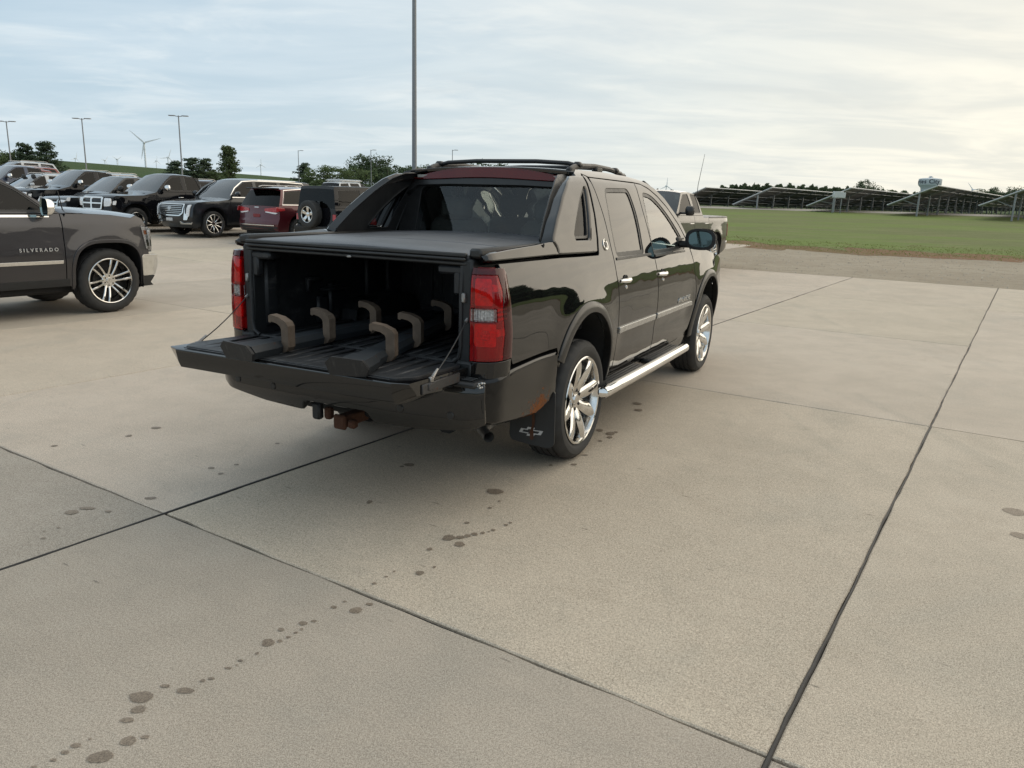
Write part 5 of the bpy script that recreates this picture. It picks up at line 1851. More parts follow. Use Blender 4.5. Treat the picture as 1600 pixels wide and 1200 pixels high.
        rpts = sorted([(e_[3], e_[2]) for e_ in edge if e_[2] < ymin + .9 and e_[3] < roofz])
        fz = [p[0] for p in fpts]; fy = [p[1] for p in fpts]
        rz_ = [p[0] for p in rpts]; ry_ = [p[1] for p in rpts]
        s.front = lambda off=0.0: (lambda x, z: np.stack([x, np.interp(z, fz, fy) - bow * np.abs(x / hw) ** 2.6 + off, z], -1))
        s.rear = lambda off=0.0: (lambda x, z: np.stack([x, np.interp(z, rz_, ry_) + bow * .6 * np.abs(x / hw) ** 2.6 - off, z], -1))

    def fpatch(s, name, poly, mat, off=.012, sym=False, rnd=.015, holes=(), depth=.04, res=.12):
        for k in ((1, -1) if sym else (1,)):
            patch(name, roundpoly([(k * x, z) for x, z in poly], rnd, 3), s.front(off), mat, s.root, res=res, depth=depth, ch=.004, out=(0, 1, 0), holes=[roundpoly([(k * x, z) for x, z in h_], rnd * .7, 3) for h_ in holes])

    def rpatch(s, name, poly, mat, off=.012, sym=False, rnd=.015, holes=(), depth=.04, res=.12):
        for k in ((1, -1) if sym else (1,)):
            patch(name, roundpoly([(k * x, z) for x, z in poly], rnd, 3), s.rear(off), mat, s.root, res=res, depth=depth, ch=.004, out=(0, -1, 0), holes=[roundpoly([(k * x, z) for x, z in h_], rnd * .7, 3) for h_ in holes])

    def spatch(s, name, poly, mat, off=.006, rnd=.006, depth=.012, res=.15, holes=()):
        patch(name, roundpoly(poly, rnd, 2), s.side(off), mat, s.root, res=res, depth=depth, ch=.003, both=True, holes=holes)

    def bars(s, name, zs, x0, h_, mat, off=.02):
        for z in zs:
            s.fpatch(name, [(-x0, z - h_), (x0, z - h_), (x0, z + h_), (-x0, z + h_)], mat, off, rnd=.004, depth=.03)

    def mirrors(s, y, z, mat, capm=None, w_=.20, h_=.17, arm=.10):
        for sd in (1, -1):
            x0 = float(s.W(np.array(y), np.array(s.belt))) 
            mo = empty('side_mirror', (0, 0, 0), 0, s.root)
            g = G()
            rows = []
            for i in range(7):
                t_ = i / 6; k = math.sqrt(max(0, 1 - t_ ** 2.6))
                rows.append([(sd * (x0 + arm + w_ / 2 + w_ / 2 * k * math.copysign(abs(math.cos(a)) ** .6, math.cos(a))), y - .06 + .13 * t_, z + h_ / 2 * k * math.copysign(abs(math.sin(a)) ** .6, math.sin(a))) for a in np.linspace(0, 2 * math.pi, 17)])
            g.grid(rows); g.build('mirror_housing', capm or mat, mo)
            ring = rows[0][:-1]
            g = G(); g.add([(x, yy + .012, zz_) for x, yy, zz_ in ring], [tuple(range(len(ring)))]); g.build('mirror_face', MIRRORM, mo)
            g = G(); g.box((sd * (x0 + arm * .4), y + .02, z - h_ * .25), (arm + .12, .05, .05), .015); g.build('mirror_arm', SATIN, mo)

    def handles(s, pts, mat):
        for (y, z) in pts:
            for sd in (1, -1):
                x0 = float(s.W(np.array(y), np.array(z)))
                g = G(); g.tube([(sd * (x0 - .005), y - .10, z), (sd * (x0 + .03), y - .07, z), (sd * (x0 + .03), y + .07, z), (sd * (x0 - .005), y + .10, z)], .013, 6)
                g.build('door_handle', mat, s.root)


def place(front_left_xy, heading, wx, wb, which):
    """origin (rear axle) from one wheel's ground point; which = (side, 'f'|'r')"""
    f_ = (-math.sin(heading), math.cos(heading)); r_ = (math.cos(heading), math.sin(heading))
    sd, e_ = which
    x = front_left_xy[0] - r_[0] * wx * sd - (f_[0] * wb if e_ == 'f' else 0)
    y = front_left_xy[1] - r_[1] * wx * sd - (f_[1] * wb if e_ == 'f' else 0)
    return (x, y)


H_FWD, H_BACK = -GA, math.pi - GA


def pickup_segs(paintm, wb, ro, fo, belt, roof, hood, bedz, glassm, covm, ws=(1.00, 1.62), nose=None):
    """rear overhang ro, front overhang fo"""
    ym, yM = -ro, wb + fo
    cabr = wb * .30
    return [('rear_bumper', CHROME, [(ym + .02, .50), (ym, .56), (ym, .72)]),
            ('tailgate', paintm, [(ym, .72), (ym + .06, .73), (ym + .06, bedz - .05), (ym + .10, bedz)]),
            ('bed_cover', covm, [(ym + .10, bedz), (cabr - .12, bedz)]),
            ('rear_glass', glassm, [(cabr - .12, bedz), (cabr - .10, belt), (cabr + .05, roof - .10)]),
            ('roof', paintm, [(cabr + .05, roof - .10), (cabr + .14, roof - .03), (cabr + .5, roof), (wb - ws[1] + .0, roof - .005), (wb - ws[1] + .12, roof - .03)]),
            ('windshield', G_PWIND, [(wb - ws[1] + .12, roof - .03), (wb - ws[1] + .45, roof - .26), (wb - ws[0] + .22, belt + .03)]),
            ('hood', paintm, [(wb - ws[0] + .22, belt + .03), (wb - .3, hood + .01), (wb + .25, hood - .01), (yM - .22, hood - .06), (yM - .12, hood - .11)] if nose is None else [(wb - ws[0] + .22, belt + .03), (wb - .5, hood + .02), (wb + .1, hood - .01), (wb + .5, hood - .05), (yM - .20, nose), (yM - .09, nose - .05)]),
            ('nose', paintm, [(yM - .12, hood - .11), (yM - .05, hood - .20), (yM - .03, .72)] if nose is None else [(yM - .09, nose - .05), (yM - .04, nose - .16), (yM - .03, .72)]),
            ('front_bumper', CHROME, [(yM - .03, .72), (yM, .70), (yM + .01, .55), (yM - .02, .45)]),
            ('front_valance', PLASTIC, [(yM - .02, .45), (yM - .06, .36), (yM - .22, .32)])]


def suv_segs(paintm, wb, ro, fo, belt, roof, hood, glassm, ws=(.95, 1.60), rg=(.10, .45)):
    ym, yM = -ro, wb + fo
    return [('rear_bumper', paintm, [(ym + .08, .38), (ym + .01, .45), (ym, .62), (ym + .02, .70)]),
            ('tailgate', paintm, [(ym + .02, .70), (ym + .06, .78), (ym + .08, belt - .02)]),
            ('rear_glass', glassm, [(ym + .08, belt - .02), (ym + rg[1], roof - .10)]),
            ('roof', paintm, [(ym + rg[1], roof - .10), (ym + rg[1] + .02, roof - .045), (ym + rg[1] + .4, roof - .01), (wb * .45, roof), (wb - ws[1], roof - .015), (wb - ws[1] + .14, roof - .05)]),
            ('windshield', G_PWIND, [(wb - ws[1] + .14, roof - .05), (wb - ws[1] + .50, roof - .27), (wb - ws[0] + .30, belt + .01)]),
            ('hood', paintm, [(wb - ws[0] + .30, belt + .01), (wb - .2, hood + .02), (wb + .3, hood), (yM - .20, hood - .07), (yM - .10, hood - .13)]),
            ('nose', paintm, [(yM - .10, hood - .13), (yM - .03, hood - .26), (yM, .66)]),
            ('front_bumper', paintm, [(yM, .66), (yM + .01, .50), (yM - .03, .40), (yM - .16, .30)])]


def pickup_common(c, wb, belt, roof, chrome=CHROME):
    c.handles([(wb * .33 + .35, belt - .16), (wb * .33 + 1.25, belt - .16)], chrome)


# ---- dark grey pickup beside the camera (cropped by the left edge)
wb = 3.645
belt, roof, hood = 1.335, 1.93, 1.405
loc = place((-5.69, 10.71), H_FWD, .80, wb, (1, 'f'))
FO = .80
sv = Car('pickup_truck', 'dark grey pickup with chrome bumper and split-spoke wheel, cropped by the left edge', 'pickup', loc, H_FWD, GRAYP, wb, .985, belt, roof,
         pickup_segs(GRAYP, wb, 1.15, FO, belt, roof, hood, 1.30, G_PARK, COVER, ws=(.76, 1.44), nose=1.33),
         [(.62, 'bed_side'), (1.78, 'rear_door'), (3.06, 'front_door'), (9, 'front_fender')],
         [[(1.15, 1.36), (1.17, 1.76), (1.70, 1.78), (1.72, 1.36)], [(1.84, 1.36), (1.82, 1.80), (2.33, 1.785), (2.62, 1.63), (2.94, 1.36)]],
         wheelr=.435, rimr=.308, crowns={'hood': .075}, style='split6', archr=(.475, .475), archp=3.2, sill=.40, res=.07, segw=84, tyrew=.285, wheelx=.815, bow=.16)
sv.mirrors(2.86, 1.42, SATIN, CHROME, .19, .22, .06)
sv.handles([(.98, 1.10), (1.98, 1.10)], CHROME)
sv.spatch('door_moulding', [(.70, .70), (1.74, .70), (1.74, .745), (.70, .745)], CHROME, .014, .008, .018)
sv.spatch('door_moulding', [(1.80, .70), (3.02, .70), (3.03, .745), (1.80, .745)], CHROME, .014, .008, .018)
sv.spatch('belt_moulding', [(1.10, 1.29), (2.92, 1.29), (2.92, 1.322), (1.10, 1.322)], CHROME, .008, .004, .014)
side_text('door_lettering', 'SILVERADO', .062, 2.735, .885, sv.root, sv.W, simple('bright_lettering', (.52, .52, .52), .35, .4), .012, .004, 1.62, 1, .0010)
sv.spatch('rocker_trim', [(.60, .40), (3.10, .40), (3.10, .50), (.60, .50)], PLASTIC, .006, .01, .02)
ym = wb + FO
for k in (1, -1):
    patch('headlight', roundpoly([(k * .58, .80), (k * .90, .80), (k * .955, .86), (k * .965, 1.13), (k * .58, 1.12)], .02, 3), sv.front(.02), G_CLEAR, sv.root, res=.08, depth=.05, out=(0, 1, 0))
    patch('headlight_reflector', roundpoly([(k * .60, .82), (k * .88, .82), (k * .93, .87), (k * .94, 1.11), (k * .60, 1.10)], .02, 3), sv.front(.004), WHITE_IN, sv.root, res=.08, depth=.05, out=(0, 1, 0))
sv.spatch('side_headlight', [(wb + .56, .84), (wb + .66, .84), (wb + .64, 1.14), (wb + .50, 1.18)], G_CLEAR, .012, .01, .03, res=.08)
sv.spatch('side_headlight_reflector', [(wb + .57, .85), (wb + .65, .85), (wb + .63, 1.13), (wb + .51, 1.17)], WHITE_IN, .004, .01, .02, res=.08)
sv.spatch('side_marker', [(wb + .555, 1.05), (wb + .64, 1.05), (wb + .63, 1.10), (wb + .545, 1.11)], AMBER, .010, .006, .01, res=.08)
sv.spatch('lamp_bezel', [(wb + .585, .885), (wb + .655, .885), (wb + .655, .975), (wb + .578, .98)], PLASTIC, .011, .006, .01, res=.08)
sv.fpatch('grille', [(-.57, .76), (.57, .76), (.56, 1.13), (-.56, 1.13)], CHROME, .03, holes=[[(-.53, .79), (.53, .79), (.53, .88), (-.53, .88)], [(-.53, .93), (.53, .93), (.53, 1.02), (-.53, 1.02)]])
sv.fpatch('grille_mesh', [(-.55, .77), (.55, .77), (.54, 1.04), (-.54, 1.04)], PLASTIC, .006)
sv.spatch('bumper_end', [(wb + .50, .47), (wb + .72, .47), (wb + .78, .60), (wb + .78, .76), (wb + .52, .775), (wb + .475, .76)], CHROME, .014, .02, .05, res=.06)
sv.spatch('lower_valance', [(wb + .52, .32), (wb + .70, .32), (wb + .64, .37), (wb + .72, .462), (wb + .50, .462)], PLASTIC, .008, .008, .03, res=.08)
g = G(); g.tube([(.72, wb - .42, 1.30), (.72, wb - .47, 1.62)], [.010, .005], 6); g.build('antenna', SATIN, sv.root)
# arch lip
for cy in (0, wb):
    a_o = sqarch(cy, .48, .52, .52, 3.2, 30, -6, 186); a_i = sqarch(cy, .48, .470, .470, 3.2, 30, -6, 186)
    patch('arch_lip', a_o + a_i[::-1], lambda y, z: np.stack([sv.W(y, z) + .012, y, z], -1), GRAYP, sv.root, res=.08, depth=.03, ch=.008, both=True)

# ---- grey pickup behind the foreground truck
wb = 3.64
belt, roof, hood = 1.42, 2.04, 1.27
loc = place((5.30, 21.6), H_BACK, .80, wb, (-1, 'r'))
gt = Car('pickup_truck', 'grey crew-cab pickup parked beyond the mirror of the foreground truck', 'pickup', loc, H_BACK, GREYTR, wb, .985, belt, roof,
         pickup_segs(GREYTR, wb, 1.10, .95, belt, roof, hood, 1.415, G_PARK, COVER, ws=(.95, 1.62)),
         [(.62, 'bed_side'), (1.66, 'rear_door'), (2.80, 'front_door'), (9, 'front_fender')],
         [[(1.14, 1.48), (1.17, 1.94), (1.55, 1.95), (1.57, 1.48)], [(1.72, 1.48), (1.70, 1.95), (2.05, 1.93), (2.36, 1.75), (2.66, 1.48)]],
         wheelr=.43, rimr=.28, style='split6', archr=(.51, .50), archp=2.4, sill=.42, res=.09, segw=60, tyrew=.27)
gt.mirrors(2.52, 1.54, SATIN, SATIN, .23, .24, .08)
gt.handles([(.80, 1.22), (1.86, 1.22)], CHROME)
gt.spatch('bed_rail_cap', [(-1.0, 1.355), (.58, 1.355), (.58, 1.39), (-1.0, 1.39)], SATIN, .006, .004, .012)
gt.rpatch('tail_light', [(.80, .86), (.95, .86), (.95, 1.24), (.80, 1.24)], RED_IN, .01, sym=True)
gt.spatch('tail_light_side', [(-1.05, .86), (-.95, .86), (-.95, 1.20), (-1.05, 1.20)], RED_DK, .006, .01, .02)
gt.spatch('bumper_end', [(-1.10, .50), (-.93, .52), (-.91, .70), (-1.10, .72)], CHROME, .012, .02, .03)
g = G(); g.box((0, .95, 2.05), (.05, .16, .03), .01); g.prism([(-.07, 0), (.07, 0), (-.03, .06), (-.06, .06)], -.012, .012, lambda u, v, w_: (w_ + .3, 1.25 + u, 2.025 + v)); g.build('roof_antenna', SATIN, gt.root)

# ---- black full-size luxury SUV, nose towards the camera
wb = 3.40
belt, roof, hood = 1.26, 1.94, 1.19
P_ESC = (-10.13, 26.12)
loc = place(P_ESC, H_BACK, .84, wb, (-1, 'f'))
es = Car('sport_utility_vehicle', 'black full-size SUV with wide chrome grille and vertical headlights, nose towards the camera', 'suv', loc, H_BACK, NAVYB, wb, 1.02, belt, roof,
         suv_segs(NAVYB, wb, 1.40, .96, belt, roof, hood, G_PARK),
         [(.66, 'quarter_panel'), (1.70, 'rear_door'), (2.75, 'front_door'), (9, 'front_fender')],
         [[(-.80, 1.32), (-.62, 1.80), (.45, 1.83), (.47, 1.32)], [(.60, 1.32), (.58, 1.83), (1.53, 1.83), (1.56, 1.32)], [(1.68, 1.32), (1.65, 1.83), (2.03, 1.80), (2.41, 1.58), (2.69, 1.32)]],
         wheelr=.42, rimr=.31, style='multi', archr=(.49, .48), archp=2.2, sill=.38, segw=60, bow=.18, res=.10)
es.mirrors(2.58, 1.40, NAVYB)
es.handles([(.85, 1.06), (1.95, 1.06)], CHROME)
es.spatch('window_chrome', scale_poly([(-.82, 1.30), (-.60, 1.83), (.3, 1.86), (1.6, 1.86), (2.07, 1.825), (2.45, 1.60), (2.75, 1.30)], .02), CHROME, .004, 0, .008, holes=[[(-.80, 1.306), (-.60, 1.822), (.3, 1.852), (1.6, 1.852), (2.06, 1.815), (2.43, 1.596), (2.72, 1.306)]])
es.fpatch('grille', [(-.52, .66), (.52, .66), (.66, .76), (.68, 1.06), (-.68, 1.06), (-.66, .76)], CHROME, .03, rnd=.05, holes=[[(-.49, .70), (.49, .70), (.61, .78), (.63, 1.03), (-.63, 1.03), (-.61, .78)]])
es.fpatch('grille_mesh', [(-.50, .69), (.50, .69), (.63, .78), (.65, 1.04), (-.65, 1.04), (-.63, .78)], PLASTIC, .004, rnd=.04)
for k in range(5):
    z = .755 + k * .058
    es.bars('grille_bar', [z], .58 if k else .56, .009, CHROME, .022)
es.fpatch('grille_emblem', [(-.08, .86), (0, .83), (.08, .86), (.09, .96), (-.09, .96)], BRUSHED, .036)
es.fpatch('headlight', [(.74, .60), (.86, .66), (.90, 1.04), (.78, 1.02)], WHITE_IN, .016, sym=True)
es.fpatch('headlight_trim', [(.66, .54), (.80, .54), (.84, .64), (.72, .76), (.70, .98), (.68, .74)], CHROME, .020, sym=True)
es.fpatch('lower_trim', [(.50, .40), (.92, .40), (.95, .46), (.62, .44), (.54, .50), (.50, .48)], CHROME, .02, sym=True)
es.fpatch('license_plate', [(-.16, .50), (.16, .50), (.16, .60), (-.16, .60)], simple('plate_white', (.6, .6, .6), .5), .03, rnd=.01)
es.spatch('roof_rail', [(-.3, 1.885), (1.4, 1.885), (1.4, 1.905), (-.3, 1.905)], CHROME, .02, .004, .02)

# ---- maroon SUV, tail towards the camera
wb = 2.915
belt, roof, hood = 1.17, 1.75, 1.08
loc = uw(-20.35, 17.2)
gc = Car('sport_utility_vehicle', 'maroon SUV with red tail lights and roof spoiler, tail towards the camera', 'suv', loc, H_FWD, MAROON, wb, .97, belt, roof,
         suv_segs(MAROON, wb, .98, .93, belt, roof, hood, G_PARK, rg=(.10, .42)),
         [(.42, 'quarter_panel'), (1.30, 'rear_door'), (2.28, 'front_door'), (9, 'front_fender')],
         [[(-.62, 1.22), (-.42, 1.60), (.24, 1.65), (.26, 1.22)], [(.36, 1.22), (.34, 1.655), (1.10, 1.66), (1.14, 1.22)], [(1.24, 1.22), (1.21, 1.66), (1.55, 1.63), (1.95, 1.42), (2.22, 1.22)]],
         wheelr=.385, rimr=.27, style='five', archr=(.46, .46), archp=2.6, sill=.36, segw=48, bow=.18, res=.10)
TAILR = simple('tail_lamp_red', (0.42, 0.025, 0.03), 0.25, coat=0.6)
gc.rpatch('tail_light', [(.36, .985), (.80, .95), (.93, .98), (.95, 1.09), (.80, 1.11), (.38, 1.07)], TAILR, .014, sym=True)
gc.rpatch('tail_light_lower', [(.40, .955), (.80, .905), (.88, .93), (.86, .95), (.42, .985)], WHITE_IN, .016, sym=True, rnd=.005)
gc.spatch('tail_light_side', [(-.93, .98), (-.60, 1.02), (-.62, 1.10), (-.91, 1.13)], TAILR, .008, .02, .02)
gc.rpatch('chrome_strip', [(-.80, .545), (.80, .545), (.80, .575), (-.80, .575)], CHROME, .02, rnd=.008)
gc.rpatch('lower_cladding', [(-.86, .38), (.86, .38), (.90, .52), (-.90, .52)], PLASTIC, .008)
gc.rpatch('license_plate', [(-.16, .80), (.16, .80), (.16, .90), (-.16, .90)], RED_DK, .012)
gc.rpatch('tailgate_emblem', [(-.10, 1.09), (.10, 1.09), (.10, 1.115), (-.10, 1.115)], CHROME, .012, rnd=.005)
g = G(); g.box((0, -.66, 1.685), (1.30, .26, .035), .015); g.build('roof_spoiler', SATIN, gc.root)
gc.spatch('window_chrome', scale_poly([(-.66, 1.20), (-.44, 1.63), (.3, 1.685), (1.3, 1.69), (1.58, 1.655), (2.0, 1.43), (2.30, 1.20)], .016), CHROME, .004, 0, .008, holes=[[(-.645, 1.206), (-.44, 1.622), (.3, 1.677), (1.3, 1.682), (1.57, 1.646), (1.985, 1.426), (2.27, 1.206)]])
for sd in (-1, 1):
    g = G(); g.tube([(sd * .62, -.3, 1.735), (sd * .62, -.15, 1.775), (sd * .62, 1.2, 1.785), (sd * .62, 1.35, 1.75)], .014, 6); g.build('roof_rail', BRUSHED, gc.root)
gc.mirrors(2.1, 1.28, MAROON)
gc.handles([(.52, 1.0), (1.48, 1.0)], MAROON)

# ---- black boxy off-roader with spare wheel
wb = 2.95
belt, roof = 1.22, 1.86
ym, yM = -.80, wb + .62
jsegs = [('rear_bumper', PLASTIC, [(ym - .12, .52), (ym - .16, .56), (ym - .16, .68), (ym, .70)]),
         ('tailgate', BLACKC, [(ym, .70), (ym + .02, belt)]),
         ('rear_glass', G_PARK, [(ym + .02, belt), (ym + .07, roof - .10)]),
         ('roof', SATIN, [(ym + .07, roof - .10), (ym + .10, roof - .02), (wb * .4, roof), (wb - .98, roof - .02), (wb - .93, roof - .06)]),
         ('windshield', G_PWIND, [(wb - .93, roof - .06), (wb - .68, belt + .03)]),
         ('hood', BLACKC, [(wb - .68, belt + .03), (wb - .5, 1.17), (wb + .3, 1.12), (yM - .10, 1.07)]),
         ('nose', BLACKC, [(yM - .10, 1.07), (yM - .06, 1.0), (yM - .06, .66)]),
         ('front_bumper', PLASTIC, [(yM - .06, .66), (yM + .10, .64), (yM + .10, .48)])]
loc = uw(-17.5, 16.9)
jp = Car('off_road_vehicle', 'black boxy off-roader with a spare wheel on its tailgate', 'suv', loc, H_FWD, BLACKC, wb, .84, belt, roof, jsegs,
         [(.50, 'quarter_panel'), (1.25, 'rear_door'), (2.15, 'front_door'), (9, 'front_fender')],
         [[(-.62, 1.27), (-.60, 1.74), (.30, 1.74), (.32, 1.27)], [(.52, 1.27), (.50, 1.74), (1.12, 1.74), (1.14, 1.27)], [(1.30, 1.27), (1.28, 1.74), (1.80, 1.74), (2.02, 1.27)]],
         wheelr=.41, rimr=.23, style='five', archr=(.50, .47), archp=3.0, sill=.50, segw=48, tumble=.10, bow=.03, res=.12, wheelx=.80, crown=.02)
for sd in (1, -1):
    for cy in (0, wb):
        g = G()
        pts = sqarch(cy, .47, .53, .50, 3.0, 16, 5, 175)
        g.grid([[(sd * .80, y, z + .0), (sd * .94, y, z + .0), (sd * .945, y, z - .04)] for y, z in pts]); g.build('fender_flare', PLASTIC, jp.root)
sp = empty('spare_wheel', (-.06, ym - .16, 1.02), 0, jp.root)
sw_ = wheel(sp, (0, 0, 0), 1, .40, .235, .26, 'five', 48)
sw_.rotation_euler = (0, 0, R(-90))
jp.rpatch('tail_light', [(.70, .86), (.82, .86), (.82, 1.04), (.70, 1.04)], TAILR, .03, sym=True)
jp.rpatch('tail_light_frame', [(.68, .84), (.84, .84), (.84, 1.06), (.68, 1.06)], PLASTIC, .02, sym=True)
jp.mirrors(1.95, 1.36, SATIN)
jp.handles([(.66, 1.08), (1.45, 1.08)], SATIN)
g = G(); g.box((.16, ym - .02, 1.33), (.10, .06, .16), .02); g.tube([(.16, ym - .02, 1.3), (.1, ym - .1, 1.1)], .02, 6); g.build('spare_mount', PLASTIC, jp.root)


# ---- helper for the remaining rows
def row_pickup(label, p, paintm, heading=H_BACK, which=(-1, 'f'), roof=1.93, belt=1.32, hood=1.24, wb=3.57, grille='bars', group='vehicles parked in the rows behind', cover=COVER, mirror=CHROME, seg=24):
    loc_ = place(p, heading, .82, wb, which)
    c = Car('pickup_truck', label, 'pickup', loc_, heading, paintm, wb, 1.0, belt, roof,
            pickup_segs(paintm, wb, 1.15, 1.0, belt, roof, hood, belt + .01, G_PARK, cover),
            [(.62, 'bed_side'), (1.66, 'rear_door'), (2.80, 'front_door'), (9, 'front_fender')],
            [[(.98, belt + .05), (.98, roof - .13), (1.56, roof - .085), (1.58, belt + .05)], [(1.72, belt + .05), (1.70, roof - .085), (2.02, roof - .11), (2.30, roof - .28), (2.62, belt + .05)]],
            group=group, wheelr=.41, rimr=.26, style='five', archr=(.50, .48), archp=2.5, sill=.45, segw=seg, res=.14)
    c.mirrors(2.50, belt + .13, SATIN, mirror, .22, .22, .09)
    c.handles([(.86, belt - .18), (1.86, belt - .18)], mirror)
    yM_ = wb + 1.0
    zt = hood - .14
    if grille == 'cross':
        c.fpatch('grille', [(-.56, .74), (.56, .74), (.64, zt - .02), (.54, zt + .03), (-.54, zt + .03), (-.64, zt - .02)], CHROME, .035, rnd=.05, holes=[[(-.50, .78), (-.04, .78), (-.04, .92), (-.55, .92)], [(.04, .78), (.50, .78), (.55, .92), (.04, .92)], [(-.56, .97), (-.04, .97), (-.04, zt - .02), (-.54, zt - .02)], [(.04, .97), (.56, .97), (.54, zt - .02), (.04, zt - .02)]])
    else:
        c.fpatch('grille', [(-.60, .72), (.60, .72), (.62, zt), (-.62, zt)], CHROME, .03, rnd=.04, holes=[[(-.56, .76), (.56, .76), (.57, .83), (-.57, .83)], [(-.57, .87), (.57, .87), (.575, .94), (-.575, .94)], [(-.575, .98), (.575, .98), (.58, zt - .03), (-.58, zt - .03)]])
    c.fpatch('grille_mesh', [(-.56, .74), (.56, .74), (.58, zt - .01), (-.58, zt - .01)], PLASTIC, .004)
    c.fpatch('headlight', [(.66, .84), (.90, .86), (.95, .97), (.93, zt - .02), (.66, zt - .01)], WHITE_IN, .02, sym=True, rnd=.03)
    c.spatch('side_marker', [(yM_ - .30, .90), (yM_ - .20, .90), (yM_ - .22, 1.02), (yM_ - .34, 1.04)], WHITE_IN, .01, .02, .02)
    c.fpatch('fog_lamp', [(.70, .50), (.82, .50), (.82, .58), (.70, .58)], PLASTIC, .03, sym=True)
    return c


def row_suv(label, p, paintm, heading=H_BACK, which=(-1, 'f'), roof=1.78, belt=1.18, hood=1.08, wb=2.85, hw=.95, group='vehicles parked in the rows behind', ro=.95, fo=.92, rails=True):
    loc_ = place(p, heading, hw - .17, wb, which)
    c = Car('sport_utility_vehicle', label, 'suv', loc_, heading, paintm, wb, hw, belt, roof, suv_segs(paintm, wb, ro, fo, belt, roof, hood, G_PARK),
            [(.45, 'quarter_panel'), (wb * .46, 'rear_door'), (wb * .80, 'front_door'), (9, 'front_fender')],
            [[(-ro + .36, belt + .05), (-ro + .55, roof - .14), (.25, roof - .10), (.27, belt + .05)], [(.40, belt + .05), (.38, roof - .10), (wb * .40, roof - .10), (wb * .42, belt + .05)], [(wb * .46, belt + .05), (wb * .45, roof - .10), (wb - 1.35, roof - .13), (wb - 1.05, roof - .30), (wb - .74, belt + .05)]],
            group=group, wheelr=.37, rimr=.25, style='five', archr=(.45, .44), archp=2.2, sill=.36, segw=24, res=.14)
    c.mirrors(wb - .85, belt + .10, SATIN, paintm, .18, .14, .06)
    zt = hood - .16
    c.fpatch('grille', [(-.50, .62), (.50, .62), (.56, zt), (-.56, zt)], CHROME, .02, rnd=.05, holes=[[(-.46, .66), (.46, .66), (.52, zt - .04), (-.52, zt - .04)]])
    c.fpatch('grille_mesh', [(-.47, .65), (.47, .65), (.53, zt - .02), (-.53, zt - .02)], PLASTIC, .002)
    c.fpatch('headlight', [(.60, .78), (.88, .82), (.90, zt + .02), (.60, zt - .02)], WHITE_IN, .016, sym=True, rnd=.03)
    c.rpatch('tail_light', [(.55, .86), (.88, .88), (.90, belt - .08), (.62, belt - .10)], RED_IN, .014, sym=True, rnd=.03)
    c.handles([(.60, belt - .16), (wb * .52, belt - .16)], CHROME)
    if rails:
        for sd in (-1, 1):
            g = G(); g.tube([(sd * (hw - .33), -.2, roof - .03), (sd * (hw - .33), -.05, roof + .025), (sd * (hw - .33), 1.2, roof + .03), (sd * (hw - .33), 1.35, roof - .02)], .014, 6); g.build('roof_rail', BRUSHED, c.root)
    return c


row_pickup('black heavy-duty pickup with chrome crosshair grille, parked next to the chrome-grilled SUV', uw(-25.45, 15.3), BLACKC, roof=2.0, belt=1.36, hood=1.27, grille='cross', seg=40)
row_pickup('low dark pickup with barred grille, half hidden between two taller black pickups', uw(-28.4, 15.35), NAVYB, roof=1.84, belt=1.24, hood=1.10, mirror=SATIN)
row_pickup('tall black pickup with chrome mirror, its nose hidden by the near grey pickup', uw(-31.4, 15.5), BLACKC, roof=2.0, belt=1.36, hood=1.25)
row_suv('white SUV showing only its roof and side windows over the near grey pickup', uw(-34.4, 15.4), WHITEP, roof=1.74)
row_pickup('dark pickup with silver mirror standing behind the white SUV at far left', uw(-37.4, 15.7), BLUEP, roof=1.97, belt=1.36, hood=1.22)
row_suv('red SUV whose roof shows at the far left edge of the lot', uw(-40.6, 17.0), REDP, roof=1.80)
row_suv('silver SUV in the back row, roof showing above the crosshair-grille pickup', uw(-36.5, 21.0), SILVERP, heading=H_FWD, which=(1, 'r'), roof=1.80)
row_suv('black SUV in the back row, a sliver between two pickup cabs', uw(-39.5, 21.4), BLACKC, heading=H_FWD, which=(1, 'r'), roof=1.82)
row_suv('dark blue SUV in the back row, behind the wide-grille SUV', uw(-33.2, 23.0), BLUEP, heading=H_FWD, which=(1, 'r'), roof=1.72)
row_suv('white van-like SUV far back at the left edge, below the trees', uw(-47.2, 20.5), WHITEP, roof=2.02, belt=1.3)
row_suv('orange-red SUV far back at left, beside the white one', uw(-44.0, 19.0), REDP, roof=1.84)
c_ = row_suv('dark SUV with roof spoiler, mostly hidden by the left sail panel', uw(-13.75, 17.0), BLACKC, heading=H_FWD, which=(1, 'r'), roof=1.84, hw=1.0)
g = G(); g.box((0, -.62, 1.77), (1.3, .28, .035), .015); g.build('roof_spoiler', SATIN, c_.root)
c_ = row_suv('white SUV with loaded roof rack, far behind the boxy off-roader', uw(-35.3, 35.0), WHITEP, heading=H_FWD, which=(1, 'r'), roof=1.78)
g = G()
for yy in np.linspace(-.2, 1.4, 6):
    g.box((0, yy, 1.86), (1.2, .05, .10), .01)
for sd in (-.6, .6):
    g.box((sd, .6, 1.84), (.04, 1.9, .05), .01)
g.build('roof_rack', WHITEP, c_.root)
row_suv('white SUV far back, just left of the tall light pole', uw(-31.5, 36.5), WHITEP, heading=H_FWD, which=(1, 'r'), roof=1.80)
